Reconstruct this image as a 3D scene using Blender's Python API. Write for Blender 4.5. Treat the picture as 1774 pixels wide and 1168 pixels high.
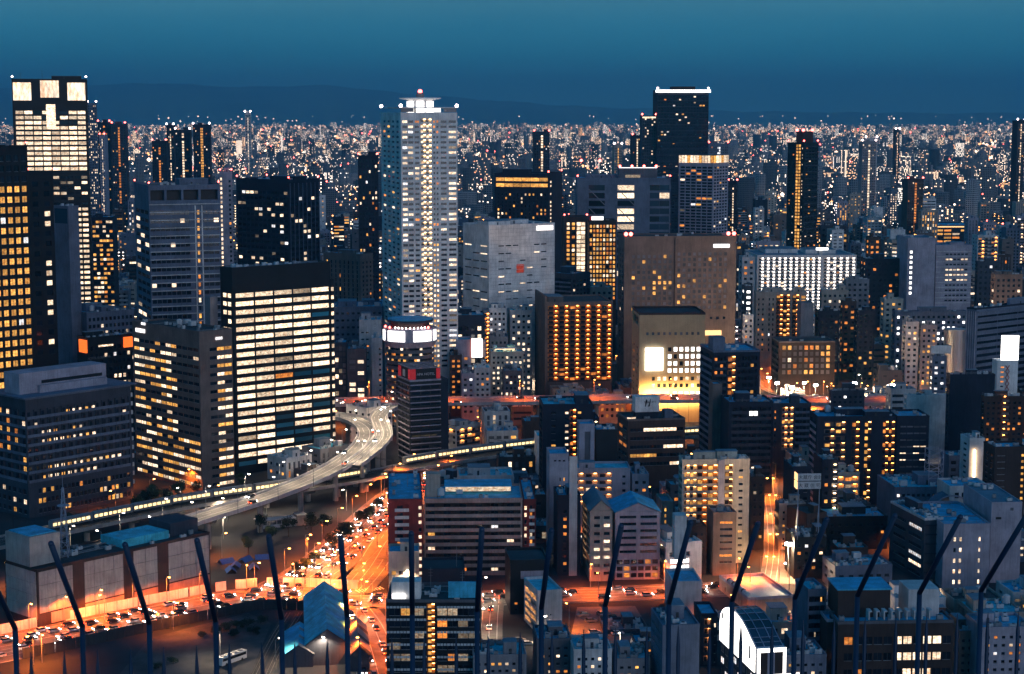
import bpy, math, random
import numpy as np
from math import sin, cos, tan, radians, pi, sqrt, atan2, floor, ceil, hypot

sc = bpy.context.scene
for o in list(bpy.data.objects):
    bpy.data.objects.remove(o)
C = sc.collection

# ------------------------------------------------------------------ camera
FPX, PWX, PWY, CAMZ = 3050.0, 1774.0, 1168.0, 173.0      # focal length and size in photograph pixels, camera height in metres
PITCH = radians(7.18)
CP, SP = cos(PITCH), sin(PITCH)
cam = bpy.data.cameras.new('camera')
cam.sensor_width = 36.0
cam.lens = FPX / PWX * 36.0
cam.clip_start = 0.1
cam.clip_end = 150000.0
camo = bpy.data.objects.new('camera', cam)
camo.location = (0, 0, CAMZ)
camo.rotation_euler = (pi / 2 - PITCH, 0, 0)
C.objects.link(camo)
sc.camera = camo

# ------------------------------------------------------------------ sky
SUN_AZ, SUN_EL = radians(148), radians(9)       # afterglow: low, behind the camera and to its right (azimuth clockwise from the view direction)
wd = bpy.data.worlds.new('World')
sc.world = wd
wd.use_nodes = True
nt = wd.node_tree
nt.nodes.clear()
out = nt.nodes.new('ShaderNodeOutputWorld')
bg = nt.nodes.new('ShaderNodeBackground')
sky = nt.nodes.new('ShaderNodeTexSky')
sky.sky_type = 'NISHITA'
sky.sun_disc = False
sky.sun_elevation = radians(1.0)
sky.sun_rotation = SUN_AZ
sky.altitude = 170
sky.air_density = 1.0
sky.dust_density = 0.6
sky.ozone_density = 4.0
hs = nt.nodes.new('ShaderNodeRGBToBW')
tc = nt.nodes.new('ShaderNodeTexCoord')
sep = nt.nodes.new('ShaderNodeSeparateXYZ')
ramp = nt.nodes.new('ShaderNodeValToRGB')
els = [(0.0, (0.060, 0.285, 0.430)), (0.017, (0.034, 0.280, 0.435)), (0.033, (0.030, 0.315, 0.470)), (0.05, (0.048, 0.320, 0.470)),
       (0.064, (0.085, 0.330, 0.445)), (0.12, (0.045, 0.235, 0.365)), (0.4, (0.007, 0.105, 0.240)), (1.0, (0.004, 0.095, 0.235))]
cr = ramp.color_ramp
cr.elements[0].position, cr.elements[0].color = els[0][0], els[0][1] + (1,)
cr.elements[1].position, cr.elements[1].color = els[-1][0], els[-1][1] + (1,)
for p_, c_ in els[1:-1]:
    e = cr.elements.new(p_)
    e.color = c_ + (1,)
SKY_BRIGHT = 1.0
mx = nt.nodes.new('ShaderNodeMix')
mx.data_type = 'RGBA'
mx.inputs[0].default_value = 0.03                # a little of the physical twilight sky over the graded dusk gradient
nt.links.new(tc.outputs['Generated'], sep.inputs[0])
nt.links.new(sep.outputs['Z'], ramp.inputs[0])
nz = nt.nodes.new('ShaderNodeTexNoise')
nz.inputs['Scale'].default_value = 5.0
nz.inputs['Detail'].default_value = 3.0
mp = nt.nodes.new('ShaderNodeMapping')
mp.inputs['Scale'].default_value = (1, 1, 4)
nt.links.new(tc.outputs['Generated'], mp.inputs[0])
nt.links.new(mp.outputs[0], nz.inputs['Vector'])
mr = nt.nodes.new('ShaderNodeMapRange')
mr.inputs[1].default_value, mr.inputs[2].default_value = 0.3, 0.7
mr.inputs[3].default_value, mr.inputs[4].default_value = 0.93, 1.07
nt.links.new(nz.outputs[0], mr.inputs[0])
ml = nt.nodes.new('ShaderNodeMix')
ml.data_type = 'RGBA'
ml.blend_type = 'MULTIPLY'
ml.inputs[0].default_value = 1.0
nt.links.new(ramp.outputs[0], ml.inputs[6])
nt.links.new(mr.outputs[0], ml.inputs[7])
sk = nt.nodes.new('ShaderNodeMix')
sk.data_type = 'RGBA'
sk.blend_type = 'MULTIPLY'
sk.inputs[0].default_value = 1.0
nt.links.new(sky.outputs[0], sk.inputs[6])
sk.inputs[7].default_value = (0.05, 0.3, 0.6, 1)
nt.links.new(ml.outputs[2], mx.inputs[6])
nt.links.new(sk.outputs[2], mx.inputs[7])
nt.links.new(mx.outputs[2], bg.inputs[0])
bg.inputs[1].default_value = SKY_BRIGHT
nt.links.new(bg.outputs[0], out.inputs[0])

# ------------------------------------------------------------------ the afterglow as one broad soft sun
sl = bpy.data.lights.new('sun', 'SUN')
sl.energy = 0.60
sl.angle = radians(40)
sl.color = (1.0, 0.90, 0.97)
so = bpy.data.objects.new('sun', sl)
C.objects.link(so)
dx, dy, dz = sin(SUN_AZ) * cos(SUN_EL), cos(SUN_AZ) * cos(SUN_EL), sin(SUN_EL)   # towards the sun
from mathutils import Vector, Matrix
so.rotation_euler = Vector((-dx, -dy, -dz)).to_track_quat('-Z', 'Y').to_euler()

# ------------------------------------------------------------------ picture
sc.view_settings.view_transform = 'Standard'
sc.view_settings.look = 'None'
sc.view_settings.exposure = 0.0
sc.view_settings.gamma = 1.0
sc.render.engine = 'CYCLES'
cy = sc.cycles
cy.max_bounces = 5
cy.diffuse_bounces = 3
cy.glossy_bounces = 3
cy.transmission_bounces = 3
cy.transparent_max_bounces = 6
cy.volume_bounces = 1
cy.sample_clamp_indirect = 3.0
cy.use_denoising = True
cy.use_adaptive_sampling = True
cy.adaptive_threshold = 0.03
cy.caustics_reflective = False
cy.caustics_refractive = False
cy.use_light_tree = True
sc.render.film_transparent = False

# ------------------------------------------------------------------ helpers: photograph pixel -> place
def ray(px, py):
    u, v = (px - PWX / 2) / FPX, (PWY / 2 - py) / FPX
    return u, CP + v * SP, -SP + v * CP
def W(px, py, Y):
    d = ray(px, py)
    t = Y / d[1]
    return d[0] * t, Y, CAMZ + d[2] * t
def ground(px, py, z=0.0):
    d = ray(px, py)
    t = (z - CAMZ) / d[2]
    return d[0] * t, d[1] * t
def proj(x, y, z):
    D = y * CP - (z - CAMZ) * SP
    up = y * SP + (z - CAMZ) * CP
    return PWX / 2 + FPX * x / D, PWY / 2 - FPX * up / D

# ------------------------------------------------------------------ helpers: materials
MATS = {}
def new_mat(name):
    m = bpy.data.materials.new(name)
    m.use_nodes = True
    m.node_tree.nodes.clear()
    MATS[name] = m
    return m, m.node_tree
def nd(t, kind, **kw):
    n = t.nodes.new(kind)
    for k, v in kw.items():
        setattr(n, k, v)
    return n
def wall_mat(name, rgb, rough=0.85, var=0.28, streak=0.22, metal=0.0, scale=0.12, fine=1.6, spec=0.3):
    m, t = new_mat(name)
    o = nd(t, 'ShaderNodeOutputMaterial')
    b = nd(t, 'ShaderNodeBsdfPrincipled')
    tcn = nd(t, 'ShaderNodeNewGeometry')
    n1 = nd(t, 'ShaderNodeTexNoise')
    n1.inputs['Scale'].default_value = scale
    n1.inputs['Detail'].default_value = 5
    n1.inputs['Roughness'].default_value = 0.65
    mpn = nd(t, 'ShaderNodeMapping')
    mpn.inputs['Scale'].default_value = (fine, fine, fine * 0.08)
    n2 = nd(t, 'ShaderNodeTexNoise')
    n2.inputs['Scale'].default_value = 1.0
    n2.inputs['Detail'].default_value = 3
    t.links.new(tcn.outputs['Position'], n1.inputs['Vector'])
    t.links.new(tcn.outputs['Position'], mpn.inputs[0])
    t.links.new(mpn.outputs[0], n2.inputs['Vector'])
    a1 = nd(t, 'ShaderNodeMapRange')
    a1.inputs[1].default_value, a1.inputs[2].default_value = 0.3, 0.7
    a1.inputs[3].default_value, a1.inputs[4].default_value = 1 - var, 1 + var
    a2 = nd(t, 'ShaderNodeMapRange')
    a2.inputs[1].default_value, a2.inputs[2].default_value = 0.3, 0.75
    a2.inputs[3].default_value, a2.inputs[4].default_value = 1 + streak * 0.4, 1 - streak
    t.links.new(n1.outputs[0], a1.inputs[0])
    t.links.new(n2.outputs[0], a2.inputs[0])
    mu = nd(t, 'ShaderNodeMath', operation='MULTIPLY')
    t.links.new(a1.outputs[0], mu.inputs[0])
    t.links.new(a2.outputs[0], mu.inputs[1])
    vm = nd(t, 'ShaderNodeVectorMath', operation='SCALE')
    vm.inputs[0].default_value = rgb
    t.links.new(mu.outputs[0], vm.inputs['Scale'])
    t.links.new(vm.outputs[0], b.inputs['Base Color'])
    b.inputs['Roughness'].default_value = rough
    b.inputs['Metallic'].default_value = metal
    b.inputs['Specular IOR Level'].default_value = spec
    t.links.new(b.outputs[0], o.inputs[0])
    return m
def emit_mat(name, rgb, strength, var=0.45, sampled=False, base=(0.02, 0.02, 0.025), nscale=(0.55, 0.55, 0.9), blinds=True, warm=0.0):
    """a lit window, lamp or sign: uneven as a room behind glass is"""
    m, t = new_mat(name)
    o = nd(t, 'ShaderNodeOutputMaterial')
    if sampled:
        e = nd(t, 'ShaderNodeEmission')
        e.inputs['Color'].default_value, e.inputs['Strength'].default_value = rgb + (1,), strength
        t.links.new(e.outputs[0], o.inputs[0])
        m.cycles.emission_sampling = 'FRONT'
        return m
    b = nd(t, 'ShaderNodeBsdfPrincipled')
    b.inputs['Base Color'].default_value = base + (1,)
    b.inputs['Roughness'].default_value = 0.25
    b.inputs['Emission Color'].default_value = rgb + (1,)
    if var > 0 and not sampled:        # lamps that light their surroundings keep an even strength
        g = nd(t, 'ShaderNodeNewGeometry')
        mpn = nd(t, 'ShaderNodeMapping')
        mpn.inputs['Scale'].default_value = nscale
        t.links.new(g.outputs['Position'], mpn.inputs[0])
        n1 = nd(t, 'ShaderNodeTexNoise')
        n1.inputs['Scale'].default_value = 1.0
        n1.inputs['Detail'].default_value = 4.0
        n1.inputs['Roughness'].default_value = 0.7
        t.links.new(mpn.outputs[0], n1.inputs['Vector'])
        a1 = nd(t, 'ShaderNodeMapRange')
        a1.inputs[1].default_value, a1.inputs[2].default_value = 0.3, 0.7
        a1.inputs[3].default_value, a1.inputs[4].default_value = strength * (1 - var), strength * (1 + var)
        t.links.new(n1.outputs[0], a1.inputs[0])
        oi = nd(t, 'ShaderNodeObjectInfo')
        ad = nd(t, 'ShaderNodeMath', operation='ADD')
        t.links.new(oi.outputs['Random'], ad.inputs[0])
        t.links.new(g.outputs['Random Per Island'], ad.inputs[1])
        fr = nd(t, 'ShaderNodeMath', operation='FRACT')
        t.links.new(ad.outputs[0], fr.inputs[0])
        a2 = nd(t, 'ShaderNodeMapRange')
        a2.inputs[3].default_value, a2.inputs[4].default_value = 1 - var, 1 + var * 0.6
        t.links.new(fr.outputs[0], a2.inputs[0])
        mu = nd(t, 'ShaderNodeMath', operation='MULTIPLY')
        t.links.new(a1.outputs[0], mu.inputs[0])
        t.links.new(a2.outputs[0], mu.inputs[1])
        t.links.new(mu.outputs[0], b.inputs['Emission Strength'])
        if var > .3:
            n3 = nd(t, 'ShaderNodeTexNoise')
            n3.inputs['Scale'].default_value = 1.7
            t.links.new(mpn.outputs[0], n3.inputs['Vector'])
            mxc = nd(t, 'ShaderNodeMix', data_type='RGBA')
            a3 = nd(t, 'ShaderNodeMapRange')
            a3.inputs[1].default_value, a3.inputs[2].default_value = .42, .68
            t.links.new(n3.outputs[0], a3.inputs[0])
            t.links.new(a3.outputs[0], mxc.inputs[0])
            mxc.inputs[6].default_value = rgb + (1,)
            mxc.inputs[7].default_value = (rgb[0] * .75, rgb[1] * .5, rgb[2] * .36, 1)
            t.links.new(mxc.outputs[2], b.inputs['Emission Color'])
    else:
        b.inputs['Emission Strength'].default_value = strength
    t.links.new(b.outputs[0], o.inputs[0])
    m.cycles.emission_sampling = 'AUTO' if sampled else 'NONE'
    return m
def glass_mat(name, rgb, rough=0.12, metal=0.0, spec=0.6):
    m, t = new_mat(name)
    o = nd(t, 'ShaderNodeOutputMaterial')
    b = nd(t, 'ShaderNodeBsdfPrincipled')
    g = nd(t, 'ShaderNodeNewGeometry')
    oi = nd(t, 'ShaderNodeObjectInfo')
    ad = nd(t, 'ShaderNodeMath', operation='ADD')
    t.links.new(oi.outputs['Random'], ad.inputs[0])
    t.links.new(g.outputs['Random Per Island'], ad.inputs[1])
    fr = nd(t, 'ShaderNodeMath', operation='FRACT')
    t.links.new(ad.outputs[0], fr.inputs[0])
    a2 = nd(t, 'ShaderNodeMapRange')
    a2.inputs[3].default_value, a2.inputs[4].default_value = 0.4, 1.9
    t.links.new(fr.outputs[0], a2.inputs[0])
    vm = nd(t, 'ShaderNodeVectorMath', operation='SCALE')
    vm.inputs[0].default_value = rgb
    t.links.new(a2.outputs[0], vm.inputs['Scale'])
    t.links.new(vm.outputs[0], b.inputs['Base Color'])
    b.inputs['Roughness'].default_value = rough
    b.inputs['Metallic'].default_value = metal
    b.inputs['Specular IOR Level'].default_value = spec
    t.links.new(b.outputs[0], o.inputs[0])
    return m

wall_mat('white', (0.86, 0.82, 0.80))
wall_mat('pale', (0.62, 0.60, 0.60))
wall_mat('cream_wall', (0.56, 0.50, 0.42))
wall_mat('tan_wall', (0.50, 0.38, 0.22), var=0.12, streak=0.1)
wall_mat('beige', (0.42, 0.36, 0.31))
wall_mat('lav', (0.40, 0.37, 0.44))
wall_mat('grey', (0.25, 0.25, 0.28))
wall_mat('mid', (0.13, 0.13, 0.15))
wall_mat('slate', (0.055, 0.062, 0.085))
wall_mat('navy', (0.020, 0.025, 0.045))
wall_mat('black', (0.012, 0.013, 0.017), rough=0.5)
wall_mat('taupe', (0.19, 0.145, 0.13))
wall_mat('brown', (0.09, 0.055, 0.045))
wall_mat('dbrown', (0.055, 0.036, 0.032))
wall_mat('redbrick', (0.20, 0.035, 0.032))
wall_mat('pink', (0.42, 0.30, 0.27))
wall_mat('peach', (0.52, 0.34, 0.26))
wall_mat('bluegrey', (0.15, 0.18, 0.25))
wall_mat('concrete', (0.40, 0.38, 0.36))
wall_mat('steel', (0.42, 0.43, 0.45), rough=0.4, metal=0.5, var=0.1)
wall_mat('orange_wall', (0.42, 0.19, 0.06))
wall_mat('roof_teal', (0.09, 0.58, 0.72), rough=0.7, var=0.38, scale=0.25)
wall_mat('roof_blue', (0.06, 0.46, 0.70), rough=0.7, var=0.38, scale=0.25)
wall_mat('roof_grey', (0.18, 0.26, 0.33), rough=0.85)
wall_mat('roof_dark', (0.05, 0.06, 0.07), rough=0.8)
wall_mat('unit_white', (0.60, 0.62, 0.64), rough=0.5, var=0.12)
wall_mat('unit_grey', (0.26, 0.28, 0.30), rough=0.5)
wall_mat('metal_dark', (0.05, 0.055, 0.065), rough=0.45, metal=0.4)
wall_mat('mast_blue', (0.25, 0.33, 0.45), rough=0.5)
wall_mat('mast_red', (0.5, 0.06, 0.03), rough=0.5)
wall_mat('asphalt', (0.17, 0.155, 0.145), rough=0.8, var=0.3, streak=0.0, scale=0.3)
wall_mat('deck_asphalt', (0.20, 0.195, 0.19), rough=0.75, var=0.2, streak=0.0, scale=0.3)
wall_mat('pavement', (0.17, 0.16, 0.155), rough=0.85)
wall_mat('ground', (0.035, 0.038, 0.046), rough=0.9, var=0.5, streak=0.0, scale=0.02)
wall_mat('dirt', (0.075, 0.075, 0.08), rough=0.95, var=0.5, streak=0.0, scale=0.08)
wall_mat('paint', (0.75, 0.74, 0.72), rough=0.6, var=0.15, streak=0.0)
wall_mat('barrier', (0.46, 0.46, 0.48))
wall_mat('rail_steel', (0.30, 0.27, 0.24), rough=0.35, metal=0.8)
wall_mat('ballast', (0.09, 0.08, 0.075), rough=0.95, var=0.4, scale=0.6)
wall_mat('fence_paint', (0.007, 0.028, 0.075), rough=0.5, var=0.15, streak=0.0, spec=0.5, scale=9.0)
wall_mat('leaf', (0.045, 0.075, 0.03), rough=0.7, var=0.5, streak=0.0, scale=1.2)
wall_mat('leaf_dark', (0.022, 0.04, 0.022), rough=0.7, var=0.5, streak=0.0, scale=1.2)
wall_mat('bark', (0.07, 0.05, 0.04), rough=0.95)
wall_mat('hill', (0.05, 0.10, 0.10), rough=1.0, var=0.5, streak=0.0, scale=0.0007)
glass_mat('glass', (0.010, 0.014, 0.024))
glass_mat('glass_blue', (0.012, 0.030, 0.055), rough=0.2)
glass_mat('glass_grey', (0.10, 0.10, 0.12), rough=0.3)
glass_mat('glass_teal', (0.02, 0.16, 0.24), rough=0.3)
# light colours
emit_mat('cream', (1.0, 0.81, 0.58), 1.75, var=0.6)
emit_mat('cool', (0.90, 0.95, 1.0), 1.5)
emit_mat('dim', (1.0, 0.80, 0.55), 0.35, var=0.7)
emit_mat('gold', (1.0, 0.50, 0.11), 1.25, var=0.55)
emit_mat('amber', (1.0, 0.34, 0.06), 1.0, var=0.55)
emit_mat('tealglow', (0.05, 0.32, 0.50), 0.28, var=0.5)
emit_mat('redwin', (1.0, 0.12, 0.05), 0.5)
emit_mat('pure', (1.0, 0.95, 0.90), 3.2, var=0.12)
emit_mat('crownglow', (1.0, 0.84, 0.64), 1.7, var=0.4, nscale=(0.35, 0.35, 0.12))
emit_mat('screen', (1.0, 0.97, 0.92), 5.0, var=0.06, sampled=True)
emit_mat('sign_white', (1.0, 0.97, 0.98), 2.2, var=0.1)
emit_mat('sign_orange', (1.0, 0.16, 0.02), 1.5, var=0.1)
emit_mat('sign_amber', (1.0, 0.55, 0.22), 2.2, var=0.1)
emit_mat('sign_red', (0.85, 0.03, 0.04), 0.32, var=0.1)
emit_mat('lamp_orange', (1.0, 0.34, 0.06), 22.0, var=0.25, sampled=True)
emit_mat('lamp_gold', (1.0, 0.44, 0.12), 15.0, var=0.25, sampled=True)
emit_mat('lamp_warm', (1.0, 0.66, 0.34), 14.0, var=0.25, sampled=True)
emit_mat('lamp_white', (1.0, 0.90, 0.80), 18.0, var=0.25, sampled=True)
emit_mat('street_orange', (1.0, 0.36, 0.07), 60.0, var=0.1)
emit_mat('street_white', (1.0, 0.80, 0.58), 60.0, var=0.1)
emit_mat('street_lane', (1.0, 0.40, 0.10), 60.0, var=0.1)
emit_mat('cowl_orange', (1.0, 0.36, 0.07), 24.0, var=0.1)
emit_mat('cowl_white', (1.0, 0.84, 0.66), 20.0, var=0.1)
emit_mat('flood_white', (1.0, 0.93, 0.85), 420.0, var=0.1, sampled=True)
emit_mat('flood_gold', (1.0, 0.58, 0.20), 300.0, var=0.1, sampled=True)
emit_mat('headlight', (1.0, 0.88, 0.70), 140.0, var=0.2)
emit_mat('taillight', (1.0, 0.05, 0.015), 26.0, var=0.2)
emit_mat('beacon', (1.0, 0.10, 0.08), 14.0, var=0.1)
emit_mat('beacon_white', (1.0, 0.75, 0.72), 16.0, var=0.1)
emit_mat('train_glow', (1.0, 0.72, 0.32), 2.4, var=0.2)
emit_mat('far_dot', (1.0, 0.74, 0.54), 5.0, var=0.5)
emit_mat('far_dot_orange', (1.0, 0.42, 0.16), 5.0, var=0.5)

PAL = {'office': (('cream', .72), ('cool', .14), ('dim', .14)),
       'hotel': (('gold', .55), ('cream', .25), ('amber', .2)),
       'home': (('cream', .36), ('amber', .24), ('gold', .24), ('cool', .08), ('dim', .08)),
       'gold': (('gold', 1.0),), 'cream': (('cream', 1.0),), 'cool': (('cool', 1.0),), 'amber': (('amber', 1.0),), 'pure': (('pure', 1.0),)}

# ------------------------------------------------------------------ helpers: meshes and objects
class MB:
    def __init__(self):
        self.v, self.f, self.m, self.mats = [], [], [], []
    def mi(self, mat):
        if mat not in self.mats:
            self.mats.append(mat)
        return self.mats.index(mat)
    def poly(self, pts, mat):
        n = len(self.v)
        self.v.extend(pts)
        self.f.append(tuple(range(n, n + len(pts))))
        self.m.append(self.mi(mat))
    def box(self, x0, x1, y0, y1, z0, z1, mat, top=None, bottom=True):
        n = len(self.v)
        self.v.extend([(x0, y0, z0), (x1, y0, z0), (x1, y1, z0), (x0, y1, z0), (x0, y0, z1), (x1, y0, z1), (x1, y1, z1), (x0, y1, z1)])
        k = self.mi(mat)
        fs = [(0, 1, 5, 4), (1, 2, 6, 5), (2, 3, 7, 6), (3, 0, 4, 7)]
        self.f.extend([tuple(n + i for i in q) for q in fs])
        self.m.extend([k] * 4)
        self.f.append((n + 4, n + 5, n + 6, n + 7))
        self.m.append(self.mi(top) if top else k)
        if bottom:
            self.f.append((n + 3, n + 2, n + 1, n))
            self.m.append(k)
    def cyl(self, cx, cy_, z0, z1, r0, r1, n, mat, cap=True, a0=0.0):
        s = len(self.v)
        for i in range(n):
            a = a0 + 2 * pi * i / n
            self.v.append((cx + r0 * cos(a), cy_ + r0 * sin(a), z0))
            self.v.append((cx + r1 * cos(a), cy_ + r1 * sin(a), z1))
        k = self.mi(mat)
        for i in range(n):
            j = (i + 1) % n
            self.f.append((s + 2 * i, s + 2 * j, s + 2 * j + 1, s + 2 * i + 1))
            self.m.append(k)
        if cap:
            self.f.append(tuple(s + 2 * i + 1 for i in range(n)))
            self.f.append(tuple(s + 2 * i for i in reversed(range(n))))
            self.m.extend([k, k])
    def tube(self, p, q, r, mat, n=4, r2=None):
        p, q = Vector(p), Vector(q)
        d = (q - p)
        if d.length < 1e-6:
            return
        d.normalize()
        a = d.cross(Vector((0, 0, 1)) if abs(d.z) < 0.95 else Vector((1, 0, 0))).normalized()
        b = d.cross(a)
        s = len(self.v)
        r2 = r if r2 is None else r2
        for i in range(n):
            t = 2 * pi * (i + 0.5) / n
            w = a * cos(t) + b * sin(t)
            self.v.append(tuple(p + w * r))
            self.v.append(tuple(q + w * r2))
        k = self.mi(mat)
        for i in range(n):
            j = (i + 1) % n
            self.f.append((s + 2 * i, s + 2 * j, s + 2 * j + 1, s + 2 * i + 1))
            self.m.append(k)
        self.f.append(tuple(s + 2 * i + 1 for i in range(n)))
        self.f.append(tuple(s + 2 * i for i in reversed(range(n))))
        self.m.extend([k, k])
    def ball(self, c, r, mat, n=6, rings=4, sz=1.0):
        s = len(self.v)
        k = self.mi(mat)
        self.v.append((c[0], c[1], c[2] - r * sz))
        for i in range(1, rings):
            t = -pi / 2 + pi * i / rings
            for j in range(n):
                a = 2 * pi * j / n
                self.v.append((c[0] + r * cos(t) * cos(a), c[1] + r * cos(t) * sin(a), c[2] + r * sz * sin(t)))
        self.v.append((c[0], c[1], c[2] + r * sz))
        e = len(self.v) - 1
        for j in range(n):
            self.f.append((s, s + 1 + (j + 1) % n, s + 1 + j))
            self.f.append((e, e - n + j, e - n + (j + 1) % n))
            self.m.extend([k, k])
        for i in range(rings - 2):
            for j in range(n):
                a, b = s + 1 + i * n + j, s + 1 + i * n + (j + 1) % n
                self.f.append((a, b, b + n, a + n))
                self.m.append(k)
    def mesh(self, name):
        me = bpy.data.meshes.new(name)
        me.from_pydata(self.v, [], self.f)
        for x in self.mats:
            me.materials.append(MATS[x])
        if len(self.mats) > 1:
            me.polygons.foreach_set('material_index', self.m)
        return me
    def build(self, name, parent=None, kind=None, loc=None, smooth=False):
        if not self.f:
            return None
        me = self.mesh(name)
        if smooth:
            me.polygons.foreach_set('use_smooth', [True] * len(me.polygons))
        return link(name, me, parent, kind, loc)
def link(name, data, parent=None, kind=None, loc=None, rz=0.0):
    o = bpy.data.objects.new(name, data)
    C.objects.link(o)
    if parent is not None:
        o.parent = parent
    if loc is not None:
        o.location = loc
    if rz:
        o.rotation_euler = (0, 0, rz)
    if kind:
        o['kind'] = kind
    return o
ORD = ['first', 'second', 'third', 'fourth', 'fifth', 'sixth', 'seventh', 'eighth', 'ninth', 'tenth', 'eleventh', 'twelfth', 'thirteenth', 'fourteenth', 'fifteenth', 'sixteenth', 'seventeenth', 'eighteenth', 'nineteenth', 'twentieth']
def nth(k):
    return ORD[k] if k < 20 else f'{k + 1}th'
def tag(o, label, cat, group=None):
    o['label'], o['category'] = label, cat
    if group:
        o['group'] = group
    return o
def thing(name, label, cat, loc=(0, 0, 0), rz=0.0, group=None):
    o = link(name, None, None, None, loc, rz)
    o.empty_display_size = 0.5
    return tag(o, label, cat, group)
KIDS = {}
def copy_tree(o, parent=None):
    if o.name not in KIDS:
        KIDS[o.name] = list(o.children)
    c = o.copy()
    C.objects.link(c)
    c.parent = parent
    ks = [copy_tree(ch, c) for ch in KIDS[o.name]]
    KIDS[c.name] = ks
    return c
def lettering(body, size, mat, parent, loc, rot, name='lettering'):
    cu = bpy.data.curves.new('lettering', 'FONT')
    cu.body, cu.size, cu.extrude = body, size, .03
    tmp = bpy.data.objects.new('lettering', cu)
    me = bpy.data.meshes.new_from_object(tmp)
    bpy.data.objects.remove(tmp)
    me.materials.clear()
    me.materials.append(MATS[mat])
    o = link(name, me, parent, 'stuff', loc)
    o.rotation_euler = rot
    return o
PANES = {}
def pane(w, h, mat, near):
    key = (round(w, 1), round(h, 1), mat, near)
    if key not in PANES:
        b = MB()
        w2, h2 = w / 2, h / 2
        b.poly([(-w2, 0, -h2), (w2, 0, -h2), (w2, 0, h2), (-w2, 0, h2)], mat)
        if near:
            n = max(1, int(round(w / 1.6)))
            for i in range(1, n):
                x = -w2 + w * i / n
                b.box(x - .05, x + .05, -.08, .0, -h2, h2, 'metal_dark', bottom=False)
            b.box(-w2, w2, -.10, 0, -h2, -h2 + .12, 'unit_grey', bottom=False)
        PANES[key] = b.mesh('window')
    return PANES[key]

# ------------------------------------------------------------------ building engine
def G(wp, fp, w=.62, h=.5, lit=.2, pal='home', px=None, dk='glass', pat=None, rec=.3, nx=None, ny=None, sx=0.0):
    return dict(k='G', wp=wp, fp=fp, w=w, h=h, lit=lit, pal=pal, px=px, dk=dk, pat=pat, rec=rec, nx=nx, ny=ny)
def BAL(wp, fp, lamp=None, lp=1.0, cols=None, rail=None, bw=None, lit=.15, pal='home', px=None, dep=1.5, rh=.36, dk='glass', nx=None, ny=None, div=1):
    return dict(k='B', wp=wp, fp=fp, lamp=lamp, lp=lp, cols=cols, rail=rail, bw=bw, lit=lit, pal=pal, px=px, dep=dep, rh=rh, dk=dk, nx=nx, ny=ny, div=div)
def LEDGE(fp, th=.35, out=.6, mat='pale', px=None, ny=None):
    return dict(k='E', fp=fp, th=th, out=out, mat=mat, px=px, ny=ny)
def FINS(wp, out=.5, mat='pale', px=None, th=.3, nx=None):
    return dict(k='F', wp=wp, out=out, mat=mat, px=px, th=th, nx=nx)
def PANEL(wp, fp, mat='concrete', px=None):
    return dict(k='P', wp=wp, fp=fp, mat=mat, px=px)
def OPEN(px, dep=2.0, mat='black'):
    return dict(k='O', px=px, dep=dep, mat=mat)
def SIGN(px, mat, th=.4, name='sign'):
    return dict(k='S', px=px, mat=mat, th=th, name=name)

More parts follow.
